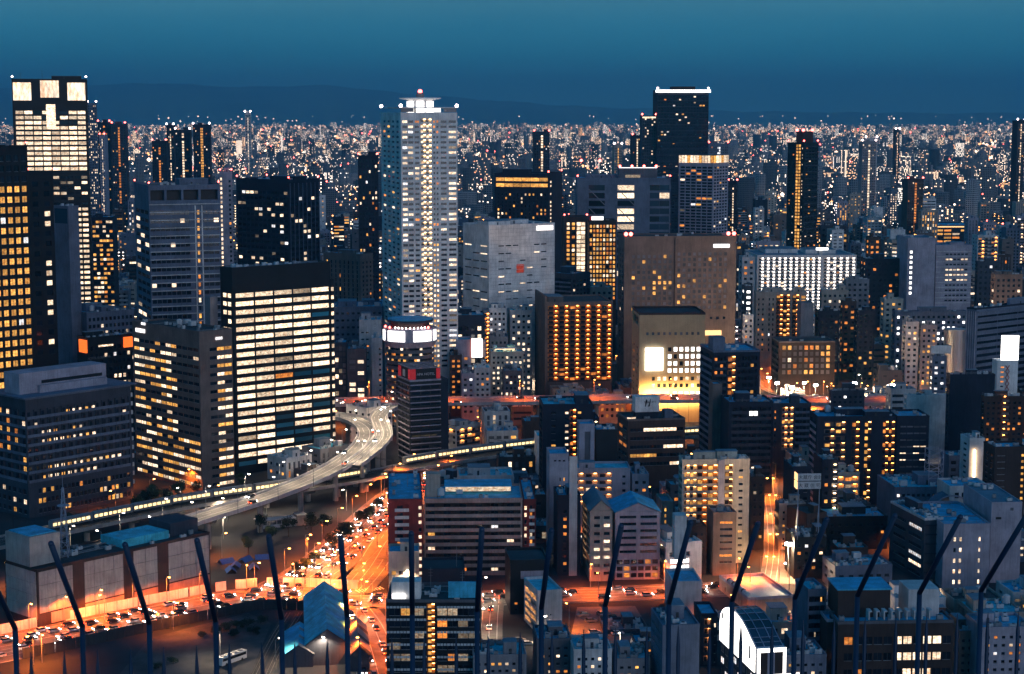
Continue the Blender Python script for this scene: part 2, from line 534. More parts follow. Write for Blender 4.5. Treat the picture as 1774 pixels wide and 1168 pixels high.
OCC = []           # footprints already taken: (corner x, y, angle, length along r, length along l)
BUILT = []
THR = 6.0
N_WIN = [0]
class Bld:
    def __init__(b, name, label, X, Y, a, Lr, Ll, H, wall, R=(), L=(), roof='', seed=0, cat='building', group=None, roofmat='roof_grey',
                 par=.9, base=None, px=None, cap=300, glow=None, trim=None):
        b.X, b.Y, b.a, b.Lr, b.Ll, b.H, b.px = X, Y, a, Lr, Ll, H, px
        b.s = max(Y, 50) / FPX
        b.rng = random.Random(str(seed) + label)
        b.root = thing(name, label, cat, (X, Y, 0), a, group)
        b.wall, b.wmat = MB(), wall
        b.wins, b.cap = [], cap
        b.merged, b.lamps, b.balc = MB(), MB(), MB()
        OCC.append((X, Y, a, Lr, Ll))
        BUILT.append(b)
        b.face('R', Lr, R)
        b.face('L', Ll, L)
        w = b.wall
        w.poly([(Lr, 0, 0), (Lr, Ll, 0), (Lr, Ll, H), (Lr, 0, H)], wall)
        w.poly([(Lr, Ll, 0), (0, Ll, 0), (0, Ll, H), (Lr, Ll, H)], wall)
        t = .35
        pm = trim or wall
        if par > 0:
            w.box(-.06, Lr + .06, -.06, t, H, H + par, pm, bottom=False)
            w.box(-.06, Lr + .06, Ll - t, Ll + .06, H, H + par, pm, bottom=False)
            w.box(-.06, t, t, Ll - t, H, H + par, pm, bottom=False)
            w.box(Lr - t, Lr + .06, t, Ll - t, H, H + par, pm, bottom=False)
        w.build('wall', b.root)
        rm = MB()
        rm.poly([(t, t, H + .02), (Lr - t, t, H + .02), (Lr - t, Ll - t, H + .02), (t, Ll - t, H + .02)], roofmat)
        rm.poly([(0, 0, H - .02), (Lr, 0, H - .02), (Lr, Ll, H - .02), (0, Ll, H - .02)], roofmat)
        b.roof = rm.build('roof', b.root)
        b.put_windows()
        b.lamps.build('corridor_lamps', b.root, 'stuff')
        b.balc.build('balconies', b.root, 'stuff')
        b.clutter(roof)
    # -- geometry of a face: u along it, d outwards, z up
    def P(b, side, u, d, z):
        return (u, -d, z) if side == 'R' else (-d, u, z)
    def fbox(b, mb, side, u0, u1, d0, d1, z0, z1, mat):
        if side == 'R':
            mb.box(u0, u1, -d1, -d0, z0, z1, mat)
        else:
            mb.box(-d1, -d0, u0, u1, z0, z1, mat)
    def zpx(b, py):
        return W(b.px[1], py, b.Y)[2]
    def rect(b, side, Wd, px):
        if px is None:
            m = min(.6, Wd * .05)
            return m, Wd - m, min(4.0, b.H * .2), b.H - min(1.0, b.H * .08)
        xl, xc, xr = b.px
        if side == 'R':
            f = lambda x: (x - xc) / (xr - xc) * Wd
        else:
            f = lambda x: (xc - x) / (xc - xl) * Wd
        if px[0] is None:
            m = min(.6, Wd * .05)
            u0, u1 = m, Wd - m
        else:
            u0, u1 = sorted((f(px[0]), f(px[1])))
        u0, u1 = max(u0, .15), min(u1, Wd - .15)
        z1, z0 = b.zpx(px[2]), (b.zpx(px[3]) if px[3] is not None else 4.0)
        return u0, u1, max(z0, .5), min(z1, b.H - .15)
    def face(b, side, Wd, zones):
        holes, backs = [], []
        w, rng = b.wall, b.rng
        sx = b.s if side == 'R' else b.s
        # pixels per metre along this face, for pitches given in photograph pixels
        if b.px is not None:
            ppm = abs((b.px[2] - b.px[1]) if side == 'R' else (b.px[1] - b.px[0])) / max(Wd, .1)
        else:
            ppm = 1.0 / b.s
        ppm = max(ppm, 1e-3)
        for zn in zones:
            u0, u1, z0, z1 = b.rect(side, Wd, zn.get('px'))
            if u1 - u0 < .4 or z1 - z0 < .4:
                continue
            nx = zn.get('nx') or (max(1, int(round((u1 - u0) * ppm / zn['wp']))) if 'wp' in zn else 1)
            ny = zn.get('ny') or (max(1, int(round((z1 - z0) / b.s / zn['fp']))) if 'fp' in zn else 1)
            cw, ch = (u1 - u0) / nx, (z1 - z0) / ny
            k = zn['k']
            if k == 'G':
                ww, hh = cw * zn['w'], ch * zn['h']
                pal = PAL[zn['pal']]
                for j in range(ny):
                    for i in range(nx):
                        mat = None
                        if zn['pat']:
                            mat = zn['pat'](i, j, nx, ny, rng)
                            if mat == 'skip':
                                continue
                        if mat is None:
                            mat = zn['dk']
                            if rng.random() < zn['lit']:
                                mat = rng.choices([p[0] for p in pal], [p[1] for p in pal])[0]
                        cu, cz = u0 + cw * (i + .5), z0 + ch * (j + .45)
                        holes.append((cu - ww / 2, cu + ww / 2, cz - hh / 2, cz + hh / 2, zn['rec']))
                        b.wins.append((side, cu, cz, ww, hh, zn['rec'], mat))
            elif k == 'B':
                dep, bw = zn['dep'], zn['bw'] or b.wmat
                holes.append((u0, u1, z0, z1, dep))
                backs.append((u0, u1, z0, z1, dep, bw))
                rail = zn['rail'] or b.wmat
                pal = PAL[zn['pal']]
                single = ch / b.s >= 9
                for j in range(ny):
                    zf = z0 + ch * j
                    mb = MB() if single else b.balc
                    b.fbox(mb, side, u0 - .05, u1 + .05, -dep + .02, .12, zf - .12, zf + .12, rail)
                    b.fbox(mb, side, u0 - .05, u1 + .05, .0, .16, zf + .12, zf + ch * zn['rh'], rail)
                    if single:
                        mb.build('balcony', b.root)
                    for i in range(nx):
                        uu = u0 + cw * i
                        mat = zn['dk']
                        if rng.random() < zn['lit']:
                            mat = rng.choices([p[0] for p in pal], [p[1] for p in pal])[0]
                        b.wins.append((side, uu + cw * .36, zf + ch * .42, cw * .42, ch * .64, dep - .03, mat))
                        if zn['lamp'] and (zn['cols'] is None or i in zn['cols']) and rng.random() < zn['lp']:
                            lw = min(.55, cw * .16)
                            b.fbox(b.lamps, side, uu + cw * .80 - lw, uu + cw * .80 + lw, -dep * .55 - .3, -dep * .55 + .3, zf + ch - .42, zf + ch - .16, zn['lamp'])
                for i in range(1, nx):
                    if i % zn['div'] == 0:
                        uu = u0 + cw * i
                        b.fbox(w, side, uu - .09, uu + .09, -dep + .03, -.06, z0 + .13, z1 - .02, bw)
            elif k == 'E':
                for j in range(ny + 1):
                    zf = z0 + ch * j
                    mb = MB()
                    b.fbox(mb, side, u0 - .1, u1 + .1, .01, zn['out'], zf - zn['th'] / 2, zf + zn['th'] / 2, zn['mat'])
                    mb.build('ledge', b.root)
            elif k == 'F':
                for i in range(nx + 1):
                    uu = u0 + cw * i
                    mb = MB()
                    b.fbox(mb, side, uu - zn['th'] / 2, uu + zn['th'] / 2, .01, zn['out'], z0, z1, zn['mat'])
                    mb.build('fin', b.root)
            elif k == 'P':
                for i in range(nx):
                    for j in range(ny):
                        mb = MB()
                        b.fbox(mb, side, u0 + cw * i + .07, u0 + cw * (i + 1) - .07, .0, .16 + .05 * rng.random(), z0 + ch * j + .07, z0 + ch * (j + 1) - .07, zn['mat'])
                        mb.build('panel', b.root)
            elif k == 'O':
                holes.append((u0, u1, z0, z1, zn['dep']))
                backs.append((u0, u1, z0, z1, zn['dep'], zn['mat']))
            elif k == 'S':
                mb = MB()
                b.fbox(mb, side, u0, u1, .05, zn['th'], z0, z1, zn['mat'])
                mb.build(zn['name'], b.root)
        b.lattice(side, Wd, holes)
        for (u0, u1, z0, z1, dep, mat) in backs:
            w.poly([b.P(side, u0, -dep, z0), b.P(side, u1, -dep, z0), b.P(side, u1, -dep, z1), b.P(side, u0, -dep, z1)], mat)
    def lattice(b, side, Wd, holes):
        w, mat, H = b.wall, b.wmat, b.H
        if not holes:
            w.poly([b.P(side, 0, 0, 0), b.P(side, Wd, 0, 0), b.P(side, Wd, 0, H), b.P(side, 0, 0, H)], mat)
            return
        r = lambda x: round(x, 3)
        zs = sorted({0.0, r(H)} | {r(h[2]) for h in holes} | {r(h[3]) for h in holes})
        k = w.mi(mat)
        for q in range(len(zs) - 1):
            za, zb = zs[q], zs[q + 1]
            zm = (za + zb) / 2
            row = sorted([(r(h[0]), r(h[1])) for h in holes if h[2] < zm < h[3]])
            u = 0.0
            for (a0, a1) in row + [(Wd, Wd)]:
                if a0 > u + 1e-3:
                    w.poly([b.P(side, u, 0, za), b.P(side, a0, 0, za), b.P(side, a0, 0, zb), b.P(side, u, 0, zb)], mat)
                u = max(u, a1)
        for (u0, u1, z0, z1, dep) in holes:
            for (p, q) in (((u0, z0), (u1, z0)), ((u1, z0), (u1, z1)), ((u1, z1), (u0, z1)), ((u0, z1), (u0, z0))):
                w.poly([b.P(side, p[0], 0, p[1]), b.P(side, q[0], 0, q[1]), b.P(side, q[0], -dep, q[1]), b.P(side, p[0], -dep, p[1])], mat)
    def put_windows(b):
        near = b.Y < 820
        order = sorted(range(len(b.wins)), key=lambda i: -(b.wins[i][3] * b.wins[i][4]))
        n = 0
        for i in order:
            side, u, z, w_, h_, dep, mat = b.wins[i]
            if max(w_, h_) / b.s >= THR and n < b.cap:
                o = link('window', pane(w_, h_, mat, near), b.root, None, b.P(side, u, -dep, z), 0 if side == 'R' else -pi / 2)
                n += 1
            else:
                b.merged.poly([b.P(side, u - w_ / 2, -dep, z - h_ / 2), b.P(side, u + w_ / 2, -dep, z - h_ / 2),
                               b.P(side, u + w_ / 2, -dep, z + h_ / 2), b.P(side, u - w_ / 2, -dep, z + h_ / 2)], mat)
        N_WIN[0] += n
        b.merged.build('window_panes', b.root, 'stuff')
    def clutter(b, spec):
        rng, H, Lr, Ll = b.rng, b.H + .03, b.Lr, b.Ll
        taken = []
        def spot(w_, l_):
            for _ in range(30):
                x, y = rng.uniform(.8, max(.9, Lr - w_ - .8)), rng.uniform(.8, max(.9, Ll - l_ - .8))
                if x + w_ > Lr - .5 or y + l_ > Ll - .5:
                    return None
                if all(x + w_ + .4 < t[0] or t[1] + .4 < x or y + l_ + .4 < t[2] or t[3] + .4 < y for t in taken):
                    taken.append((x, x + w_, y, y + l_))
                    return x, y
            return None
        for tok in spec.split():
            kind, num = tok.rstrip('0123456789.'), tok[len(tok.rstrip('0123456789.')):]
            n = int(float(num)) if num else 1
            if kind == 'pent':
                for _ in range(n):
                    w_, l_ = rng.uniform(.22, .42) * Lr, rng.uniform(.25, .5) * Ll
                    h_ = rng.uniform(2.6, 4.2)
                    p = spot(w_, l_)
                    if p:
                        m = MB()
                        m.box(p[0], p[0] + w_, p[1], p[1] + l_, H, H + h_, b.wmat, bottom=False)
                        m.box(p[0] - .15, p[0] + w_ + .15, p[1] - .15, p[1] + l_ + .15, H + h_ + .01, H + h_ + .25, 'roof_grey')
                        q = m.build('penthouse', b.root)
                        d = MB()
                        d.box(p[0] + w_ * .4, p[0] + w_ * .4 + .9, p[1] - .06, p[1] - .01, H + .1, H + 2.1, 'metal_dark')
                        d.build('door', q)
            elif kind == 'ac':
                for _ in range(int(n * (1.8 if b.Y < 1000 else 1.2))):
                    w_, l_, h_ = rng.uniform(1.0, 2.6), rng.uniform(.9, 1.5), rng.uniform(.9, 1.7)
                    p = spot(w_, l_)
                    if p:
                        m = MB()
                        m.box(p[0], p[0] + w_, p[1], p[1] + l_, H + .2, H + .2 + h_, rng.choice(['unit_white', 'unit_grey', 'unit_white']))
                        m.cyl(p[0] + w_ / 2, p[1] + l_ / 2, H + .2 + h_, H + .3 + h_, min(w_, l_) * .38, min(w_, l_) * .38, 8, 'metal_dark')
                        m.box(p[0] + .1, p[0] + .25, p[1] + .1, p[1] + l_ - .1, H, H + .2, 'metal_dark')
                        m.box(p[0] + w_ - .25, p[0] + w_ - .1, p[1] + .1, p[1] + l_ - .1, H, H + .2, 'metal_dark')
                        m.build('air_conditioning_unit', b.root)
            elif kind == 'tank':
                for _ in range(n):
                    p = spot(3.0, 3.0)
                    if p:
                        m = MB()
                        if rng.random() < .5:
                            m.cyl(p[0] + 1.5, p[1] + 1.5, H + .8, H + 3.3, 1.35, 1.35, 12, 'unit_white')
                            m.cyl(p[0] + 1.5, p[1] + 1.5, H + 3.3, H + 3.8, 1.35, .3, 12, 'unit_white')
                        else:
                            m.box(p[0], p[0] + 3, p[1], p[1] + 2.4, H + .8, H + 2.9, 'unit_white')
                        for qx in (.2, 2.6):
                            for qy in (.2, 2.0):
                                m.box(p[0] + qx, p[0] + qx + .2, p[1] + qy, p[1] + qy + .2, H, H + .8, 'metal_dark')
                        m.build('water_tank', b.root)
            elif kind == 'rail':
                m = MB()
                for z in (H + 1.3, H + 1.75):
                    m.box(.1, Lr - .1, .1, .17, z, z + .06, 'unit_grey')
                    m.box(.1, .17, .17, Ll - .1, z, z + .06, 'unit_grey')
                q = 0
                while q < Lr - .2:
                    m.box(.1 + q, .17 + q, .1, .17, H + .8, H + 1.75, 'unit_grey')
                    q += 2.0
                m.build('railing', b.root)
            elif kind == 'mast':
                for _ in range(n):
                    p = spot(.5, .5)
                    if p:
                        m = MB()
                        hh = rng.uniform(5, 9)
                        m.tube((p[0], p[1], H), (p[0], p[1], H + hh), .09, 'unit_grey', 5, .04)
                        for zz in (.6, .75, .9):
                            m.tube((p[0] - .7, p[1], H + hh * zz), (p[0] + .7, p[1], H + hh * zz), .04, 'unit_grey', 4)
                        m.build('antenna', b.root)
            elif kind == 'pipe':
                for _ in range(n):
                    y = rng.uniform(1.2, Ll - 1.2)
                    m = MB()
                    m.tube((1, y, H + .5), (Lr - 1, y, H + .5), .18, 'unit_grey', 6)
                    for q in range(1, int(Lr), 4):
                        m.box(q, q + .15, y - .1, y + .1, H, H + .45, 'metal_dark')
                    m.build('pipe', b.root)
            elif kind in ('beacon', 'wbeacon'):
                r = max(.35, .00052 * b.Y)
                mt = 'beacon' if kind == 'beacon' else 'beacon_white'
                for (x, y) in ((.4, .4), (Lr - .4, .4), (.4, Ll - .4), (Lr - .4, Ll - .4))[:n if n > 1 else 4]:
                    m = MB()
                    m.tube((x, y, H), (x, y, H + 2.0), .12, 'metal_dark', 4)
                    m.ball((x, y, H + 2.0 + r * .6), r, mt)
                    m.build('warning_light', b.root)
    # -- extra parts in local coordinates
    def part(b, name, boxes, kind=None, parent=None):
        m = MB()
        for q in boxes:
            m.box(*q[:6], q[6])
        return m.build(name, parent or b.root, kind)
    def text(b, side, body, px, size_px, mat, d=.3, name='lettering', parent=None):
        """lettering on a face; px = photograph pixel of its lower left corner"""
        xl, xc, xr = b.px
        if side == 'R':
            u = (px[0] - xc) / (xr - xc) * b.Lr
        else:
            u = (xc - px[0]) / (xc - xl) * b.Ll
        o = lettering(body, size_px * b.s * 1.25, mat, parent or b.root, b.P(side, u, d, b.zpx(px[1])), (pi / 2, 0, 0) if side == 'R' else (pi / 2, 0, -pi / 2), name)
        return o

def place(xl, xc, xr, yt, Y, a, Lr=None, Ll=None):
    X, _, z = W(xc, yt, Y)
    D0 = Y * CP - (z - CAMZ) * SP
    ca, sa = cos(a), sin(a)
    if xr is not None:
        u = (xr - PWX / 2) / FPX
        Lr = (u * D0 - X) / (ca - u * sa * CP)
    if xl is not None:
        u = (xl - PWX / 2) / FPX
        Ll = (u * D0 - X) / (-sa - u * ca * CP)
    return X, z, Lr, Ll
WARN = []
def B(name, label, xl, xc, xr, yt, Y, a, wall, R=(), L=(), roof='', Lr=None, Ll=None, **kw):
    a_ = radians(a)
    X, z, lr, ll = place(xl, xc, xr, yt, Y, a_, Lr, Ll)
    if ll is None or ll < 3 or ll > 75:
        WARN.append((label, 'Ll', ll))
        ll = 16.0 if ll is None else min(max(abs(ll), 8.0), 60.0)
    if lr is None or lr < 3 or lr > 140:
        WARN.append((label, 'Lr', lr))
        lr = min(max(abs(lr or 16.0), 8.0), 100.0)
    xl_ = xl if xl is not None else xc - 20
    return Bld(name, label, X, Y, a_, lr, ll, z, wall, R, L, roof, px=(xl_, xc, xr), **kw)

# ------------------------------------------------------------------ the ground
gm = MB()
gm.poly([(-60000, -300, 0), (60000, -300, 0), (60000, 90000, 0), (-60000, 90000, 0)], 'ground')
gm.build('ground', None, 'structure')

# ------------------------------------------------------------------ buildings of the left cluster
def p_gold(i, j, nx, ny, r):
    return 'glass' if j >= ny - 3 else ('gold' if r.random() < .97 else 'cool')
B('hotel_tower', 'tall dark hotel tower with rows of gold-lit paired windows at the picture edge', None, -60, 47, 257, 800, 48, 'black',
  R=[G(13.4, 18.1, w=.66, h=.6, pat=p_gold, px=(-58, 46, 266, 700))], Ll=30, roofmat='roof_dark', roof='pent ac4 beacon')
B('office_tower', 'windowless dark wing with a few white windows beside the gold-lit hotel tower', None, 49, 91, 301, 885, 48, 'black',
  R=[G(20, 17, w=.5, h=.5, lit=0, pat=lambda i, j, nx, ny, r: 'cream' if i == 1 and r.random() < .45 else 'glass', px=(50, 90, 310, 620))], Ll=30, roofmat='roof_dark', roof='beacon2')
def p_crown(i, j, nx, ny, r):
    return 'cream' if (j < ny - 3 or r.random() < .6) else 'glass'
def p_low(i, j, nx, ny, r):
    if i >= nx - 2 and j < ny - 6:
        return 'cream'
    return 'cream' if j > ny - 5 and r.random() < .4 else ('dim' if r.random() < .08 else 'glass')
t2 = B('office_tower', 'very tall black tower with three glowing panels across its crown', None, 20, 150, 139, 1150, 13, 'black',
  R=[G(15, 9, w=.88, h=.62, pat=p_crown, px=(24, 147, 190, 297)), G(12, 9.2, w=.8, h=.5, pat=p_low, px=(24, 147, 303, 560)),
     SIGN((22, 53, 143, 174), 'crownglow', .5, 'crown_light'), SIGN((69, 101, 139, 169), 'crownglow', .5, 'crown_light'), SIGN((116, 147, 143, 174), 'crownglow', .5, 'crown_light'),
     SIGN((78, 94, 181, 224), 'cream', .6, 'light_column')], Ll=45, roofmat='roof_dark', roof='pent mast2 wbeacon2')
B('office_tower', 'slim blue-grey slab tower with a pale blank panel below its top', 91, 118, 136, 360, 930, 52, 'bluegrey',
  R=[], L=[OPEN((93, 116, 362, 388), .3, 'glass_blue')], roofmat='roof_blue', roof='ac3')
h4 = B('hotel', 'blue-grey hotel with curved balcony bands and a white rooftop block', -15, 44, 226, 694, 745, 48, 'slate',
  R=[BAL(11.6, 15.6, rail='bluegrey', bw='slate', lit=0, px=(46, 222, 712, 838), dep=.9, rh=.30, dk='glass'),
     G(7, 15.6, w=.75, h=.5, lit=.22, pal='hotel', px=(60, 222, 845, 905), dk='glass')],
  L=[BAL(14, 15.6, rail='bluegrey', bw='slate', lit=.35, pal='hotel', px=(-12, 42, 712, 838), dep=.9, rh=.30), G(9, 15.6, lit=.2, px=(-12, 42, 845, 900))],
  roofmat='roof_blue', roof='', trim='bluegrey')
for j, row in enumerate([(6, 7, 8, 9, 10), (1, 15), (2, 3, 4, 7, 8), (2, 3, 4, 5, 6, 7, 8, 9, 10), (), (), (3, 4, 5, 6, 7, 8, 9, 10, 11, 12, 13, 14), (2, 3, 4, 5, 6, 7, 8, 9, 10)]):
    for i in row:
        u = h4.Lr * (i + .55) / 16.5
        z = h4.zpx(716 + 15.6 * (j + .55))
        link('window', pane(1.7, 2.3, 'gold' if (i + j) % 3 == 0 else 'cream', True), h4.root, None, (u, .80, z))
H4 = h4.H
h4.part('rooftop_block', [(2, h4.Lr * .86, h4.Ll * .28, h4.Ll * .72, H4 + .03, H4 + 10.5, 'lav'), (h4.Lr * .2, h4.Lr * .84, h4.Ll * .2, h4.Ll * .28 - .02, H4 + .03, H4 + 4.6, 'lav')])
h4.part('rooftop_slot', [(h4.Lr * .24, h4.Lr * .82, h4.Ll * .28 - .05, h4.Ll * .28 - .01, H4 + 5.2, H4 + 6.6, 'black')])
h4.part('roof_slab', [(-2.2, h4.Lr + 2.2, -2.2, h4.Ll + 2, H4 + .95, H4 + 1.4, 'bluegrey')])
h4.part('rounded_corner', [(h4.Lr - 1, h4.Lr + 1.4, .6, h4.Ll * .6, H4 - 45 + 4 * k, H4 - 43.2 + 4 * k, 'pale') for k in range(11)])
h4.text('R', 'HOTEL ELSEREINE', (168, 642), 5, 'mid', d=-h4.Ll * .28 + .1)
B('commercial_building', 'low dark building with two glowing orange signs', 133, 152, 229, 588, 880, 42, 'black',
  R=[G(8, 13, lit=.18, pal='office', px=(155, 226, 598, 700)), SIGN((213, 229, 590, 608), 'sign_orange', .9), SIGN((170, 195, 600, 603), 'cream', .3, 'lit_strip')],
  L=[SIGN((139, 151, 590, 612), 'sign_orange', .9)], roofmat='roof_blue', roof='pent ac6 pipe tank')
b6 = B('office_tower', 'brown stone office tower with lit window bands and a chamfered corner', 229, 345, 402, 578, 800, 43, 'taupe',
  R=[G(14, 15.4, w=.96, h=.42, lit=.5, pal='hotel', px=(362, 401, 600, 850), dk='glass', pat=lambda i, j, nx, ny, r: 'glass' if i == 0 else (('gold' if r.random() < .4 else 'cream') if r.random() < .88 else 'glass'))],
  L=[G(9.5, 15.4, w=.97, h=.42, px=(231, 343, 600, 868), dk='glass', pat=lambda i, j, nx, ny, r: ('gold' if r.random() < .5 else 'cream') if r.random() < (.78 if (i > 3 or j < 6) else .1) else 'glass')],
  roofmat='roof_dark', roof='tank3 ac7 pipe2 pent')
b6.text('L', '0000', (246, 579), 6, 'sign_white')
b6.text('R', '0000', (372, 592), 6, 'sign_white')
b6.part('sign', [(-.4, -.1, b6.Ll * .80, b6.Ll * .94, b6.H - 4.0, b6.H - 2.2, 'sign_white')])
def p_black(i, j, nx, ny, r):
    if (i == 2 and j in (0, 3, 5)) or (i >= 3 and j in (2, 10)):
        return 'glass_teal'
    q = r.random()
    return 'cream' if q < .86 else ('glass_teal' if q < .94 else ('dim' if q < .97 else 'amber'))
b7 = B('office_tower', 'black glass office tower with bright white strips of lit floors', 381, 402, 572, 467, 838, 40, 'black',
  R=[G(34, 14.9, w=.93, h=.52, pat=p_black, px=(406, 570, 505, 812))],
  L=[G(9, 14.9, w=.8, h=.5, lit=.5, pal='cream', px=(384, 400, 505, 800))], roofmat='roof_blue', roof='ac8 pipe2 pent', cap=300)
b7.part('corner_strip', [(b7.Lr + .01, b7.Lr + 1.6, -.4, 4, 0, b7.H - 8, 'black')])
for k in range(20):
    link('window', pane(1.5, 2.0, 'cream', True), b7.root, None, (b7.Lr + .8, -.45, b7.H - 13 - k * 4.08))
b7.part('stair_tower', [(-4.2, -.05, 14, 19, 0, b7.H - 14, 'grey')])
b8 = B('office_tower', 'blue-grey office tower with an open frame crown and pale vertical strip', 232, 257, 380, 324, 1000, 22, 'bluegrey',
  R=[G(8.8, 13.9, w=.9, h=.5, lit=.03, pal='cream', px=(259, 327, 362, 640)), G(6, 13.9, w=.5, h=.55, lit=.85, pal='hotel', px=(338, 346, 362, 640)), G(8.8, 13.9, w=.9, h=.5, lit=.02, pal='cream', px=(350, 378, 362, 640)),
     OPEN((260, 284, 330, 348), 4), OPEN((288, 313, 330, 348), 4), OPEN((317, 343, 330, 348), 4), OPEN((347, 377, 330, 348), 4), LEDGE(13.9, .5, .7, 'pale', px=(258, 379, 355, 640))],
  L=[G(7, 13.9, w=.92, h=.5, lit=.3, pal='office', px=(234, 256, 362, 640))], roofmat='roof_dark', roof='ac9 pent pipe2 beacon3')
b8.part('pale_strip', [(b8.Lr * .64, b8.Lr * .655, -.5, -.02, 5, b8.H - 11, 'white'), (b8.Lr * .735, b8.Lr * .75, -.5, -.02, 5, b8.H - 11, 'white')])
B('apartment_tower', 'narrow pale tower with one lit stair column behind the blue-grey office', None, 380, 402, 300, 1180, 10, 'lav',
  R=[G(6, 8, w=.7, h=.6, lit=1, pal='cream', px=(380.6, 385, 306, 560)), G(5, 8, w=.5, h=.5, lit=.12, px=(394, 401, 310, 560))], Ll=18, roof='pent beacon2')
B('office_tower', 'dark glass office tower with pale vertical fins and a flat dark crown', 409, 500, 553, 314, 1150, 52, 'navy',
  R=[G(7.5, 9.5, w=.8, h=.55, lit=.2, pal='office', px=(502, 552, 340, 560)), FINS(7.5, .5, 'bluegrey', px=(502, 552, 318, 560))],
  L=[G(7.5, 9.5, w=.85, h=.5, lit=.16, pal='office', px=(411, 498, 330, 560), pat=lambda i, j, nx, ny, r: 'cream' if (i > nx * .35 and i < nx * .75 and j < ny * .5 and r.random() < .28) else None)],
  roofmat='roof_blue', roof='pent ac5 beacon4')
B('apartment_tower', 'black slab tower with scattered lamps standing left of the white high-rise', None, 620, 655, 272, 1350, 5, 'navy',
  R=[G(5, 9, w=.5, h=.5, lit=.12, pal='home')], Ll=22, roof='pent beacon2')
B('hotel', 'brown hotel with narrow window slits below the white high-rise', 560, 624, 646, 443, 1140, 55, 'taupe',
  R=[G(5.5, 8, w=.4, h=.5, lit=.06, pal='amber', px=(626, 645, 452, 600))], L=[G(7.5, 8, w=.3, h=.78, lit=.07, pal='hotel', px=(563, 622, 452, 600))], roofmat='roof_blue', roof='pent2 ac4')
B('office_building', 'lit office with amber and white floors behind the blue-grey slab tower', None, 158, 196, 378, 1320, 6, 'navy',
  R=[G(6, 8, w=.85, h=.5, lit=.6, pal='hotel')], Ll=25, roofmat='roof_blue', roof='pent ac4')
B('office_building', 'pale low office under the blue-grey tower with a blue roof deck', None, 150, 232, 545, 930, 40, 'bluegrey',
  R=[G(7, 12, lit=.12, pal='office')], Ll=22, roofmat='roof_blue', roof='pent2 ac7 pipe tank2')
B('apartment_tower', 'slim white-lit tower rising behind the black crowned tower', None, 151, 167, 180, 2000, 12, 'bluegrey',
  R=[G(3, 4.4, w=.5, h=.5, lit=.3, pal='cream')], Ll=22, roof='wbeacon2')
for q in [(169, 190, 213, 2300, 'dark flat-topped tower beyond the black crowned tower', 'navy', 'amber'), (193, 217, 216, 2250, 'dark tower with one orange stair strip near the horizon', 'slate', 'amber'),
          (263, 288, 246, 2050, 'dark pair block with an orange strip above the blue-grey office', 'navy', 'amber'), (288, 301, 218, 2600, 'slender black tower with lamps beside a wider dark tower', 'navy', 'cream'),
          (303, 329, 226, 2500, 'wide dark tower with a thin lit column in the far city', 'navy', 'cream'), (334, 363, 217, 2450, 'dark tower with a rounded top in the far city', 'navy', 'gold'),
          (424, 434, 195, 5200, 'lone thin pale tower standing on the horizon', 'pale', 'cream'), (172, 181, 236, 1900, 'low lit tower with a warm corner strip beside dark blocks', 'lav', 'cream'),
          (925, 952, 230, 2100, 'dark tower with a bright double strip beyond the gold-topped hotel', 'slate', 'cream'), (1096, 1112, 236, 2300, 'small round-topped dark tower left of the tallest dark tower', 'navy', 'cream'),
          (1064, 1078, 252, 2500, 'thin tan tower with a warm strip in the far city', 'beige', 'gold'), (1494, 1518, 246, 2900, 'grey tower with red roof lamps in the far right city', 'grey', 'cream'),
          (1552, 1559, 225, 4200, 'lone black pillar tower far out on the plain', 'navy', 'cream'), (1763, 1776, 210, 2600, 'dark tower cut by the picture edge near the horizon', 'navy', 'cream'),
          (1573, 1600, 312, 2050, 'twin brown tower with two orange-lit strips', 'brown', 'amber'), (1228, 1262, 250, 2300, 'pale office slab behind the white-grid tower', 'bluegrey', 'cool'),
          (1500, 1520, 240, 3300, 'far grey tower with pale vertical edges', 'pale', 'cream'), (1262, 1278, 316, 1700, 'narrow black tower right of the white-grid tower', 'navy', 'cream')]:
    x0, x1, yt, Y, lab, wl, pl = q
    w_ = x1 - x0
    B('far_tower', lab, None, x0, x1, yt, Y, 4, wl, R=[G(3.2, 4.5, w=.5, h=.5, lit=.10, pal='home', px=(x0 + .5, x0 + w_ * .42, yt + 3, None)), G(3, 4.5, w=.8, h=.7, lit=.9, pal=pl, px=(x0 + w_ * .44, x0 + w_ * .60, yt + 4, None)),
      G(3.2, 4.5, w=.5, h=.5, lit=.10, pal='home', px=(x0 + w_ * .62, x1 - .5, yt + 3, None))], Ll=22, roof='pent wbeacon2' if Y > 2400 else 'pent beacon2', roofmat='roof_dark')

# ------------------------------------------------------------------ the white high-rise
def p_mid(i, j, nx, ny, r):
    return 'cream' if j < ny - 4 else 'redwin'
w1 = B('apartment_tower', 'white fifty-storey high-rise with an amber-lit central stripe and glowing roof pavilion', 660, 694, 792, 198, 1010, 14, 'white',
  R=[G(8, 8.85, w=.84, h=.46, lit=.42, pal='office', px=(696, 716, 206, 640)), G(10, 8.85, w=.72, h=.42, lit=.2, pal='home', px=(717, 727, 206, 640)),
     BAL(9.5, 8.85, lamp='lamp_warm', bw='cream_wall', rail='white', lit=.6, pal='cream', px=(728, 747, 206, 640), dep=1.2, rh=.34),
     G(5.5, 8.85, w=.6, h=.45, px=(749, 760, 206, 640), pat=lambda i, j, nx, ny, r: ('gold' if r.random() < .4 else 'cream') if j < ny * .5 else ('amber' if r.random() < .3 else 'glass')),
     G(10, 8.85, w=.84, h=.42, lit=.10, pal='office', px=(762, 774, 206, 640)), G(14, 8.85, w=.86, h=.45, lit=.48, pal='office', px=(776, 791, 206, 640))],
  L=[G(8, 8.85, w=.6, h=.42, lit=.18, pal='home', px=(662, 692, 206, 640))], roofmat='roof_grey', roof='', cap=300)
m = MB()
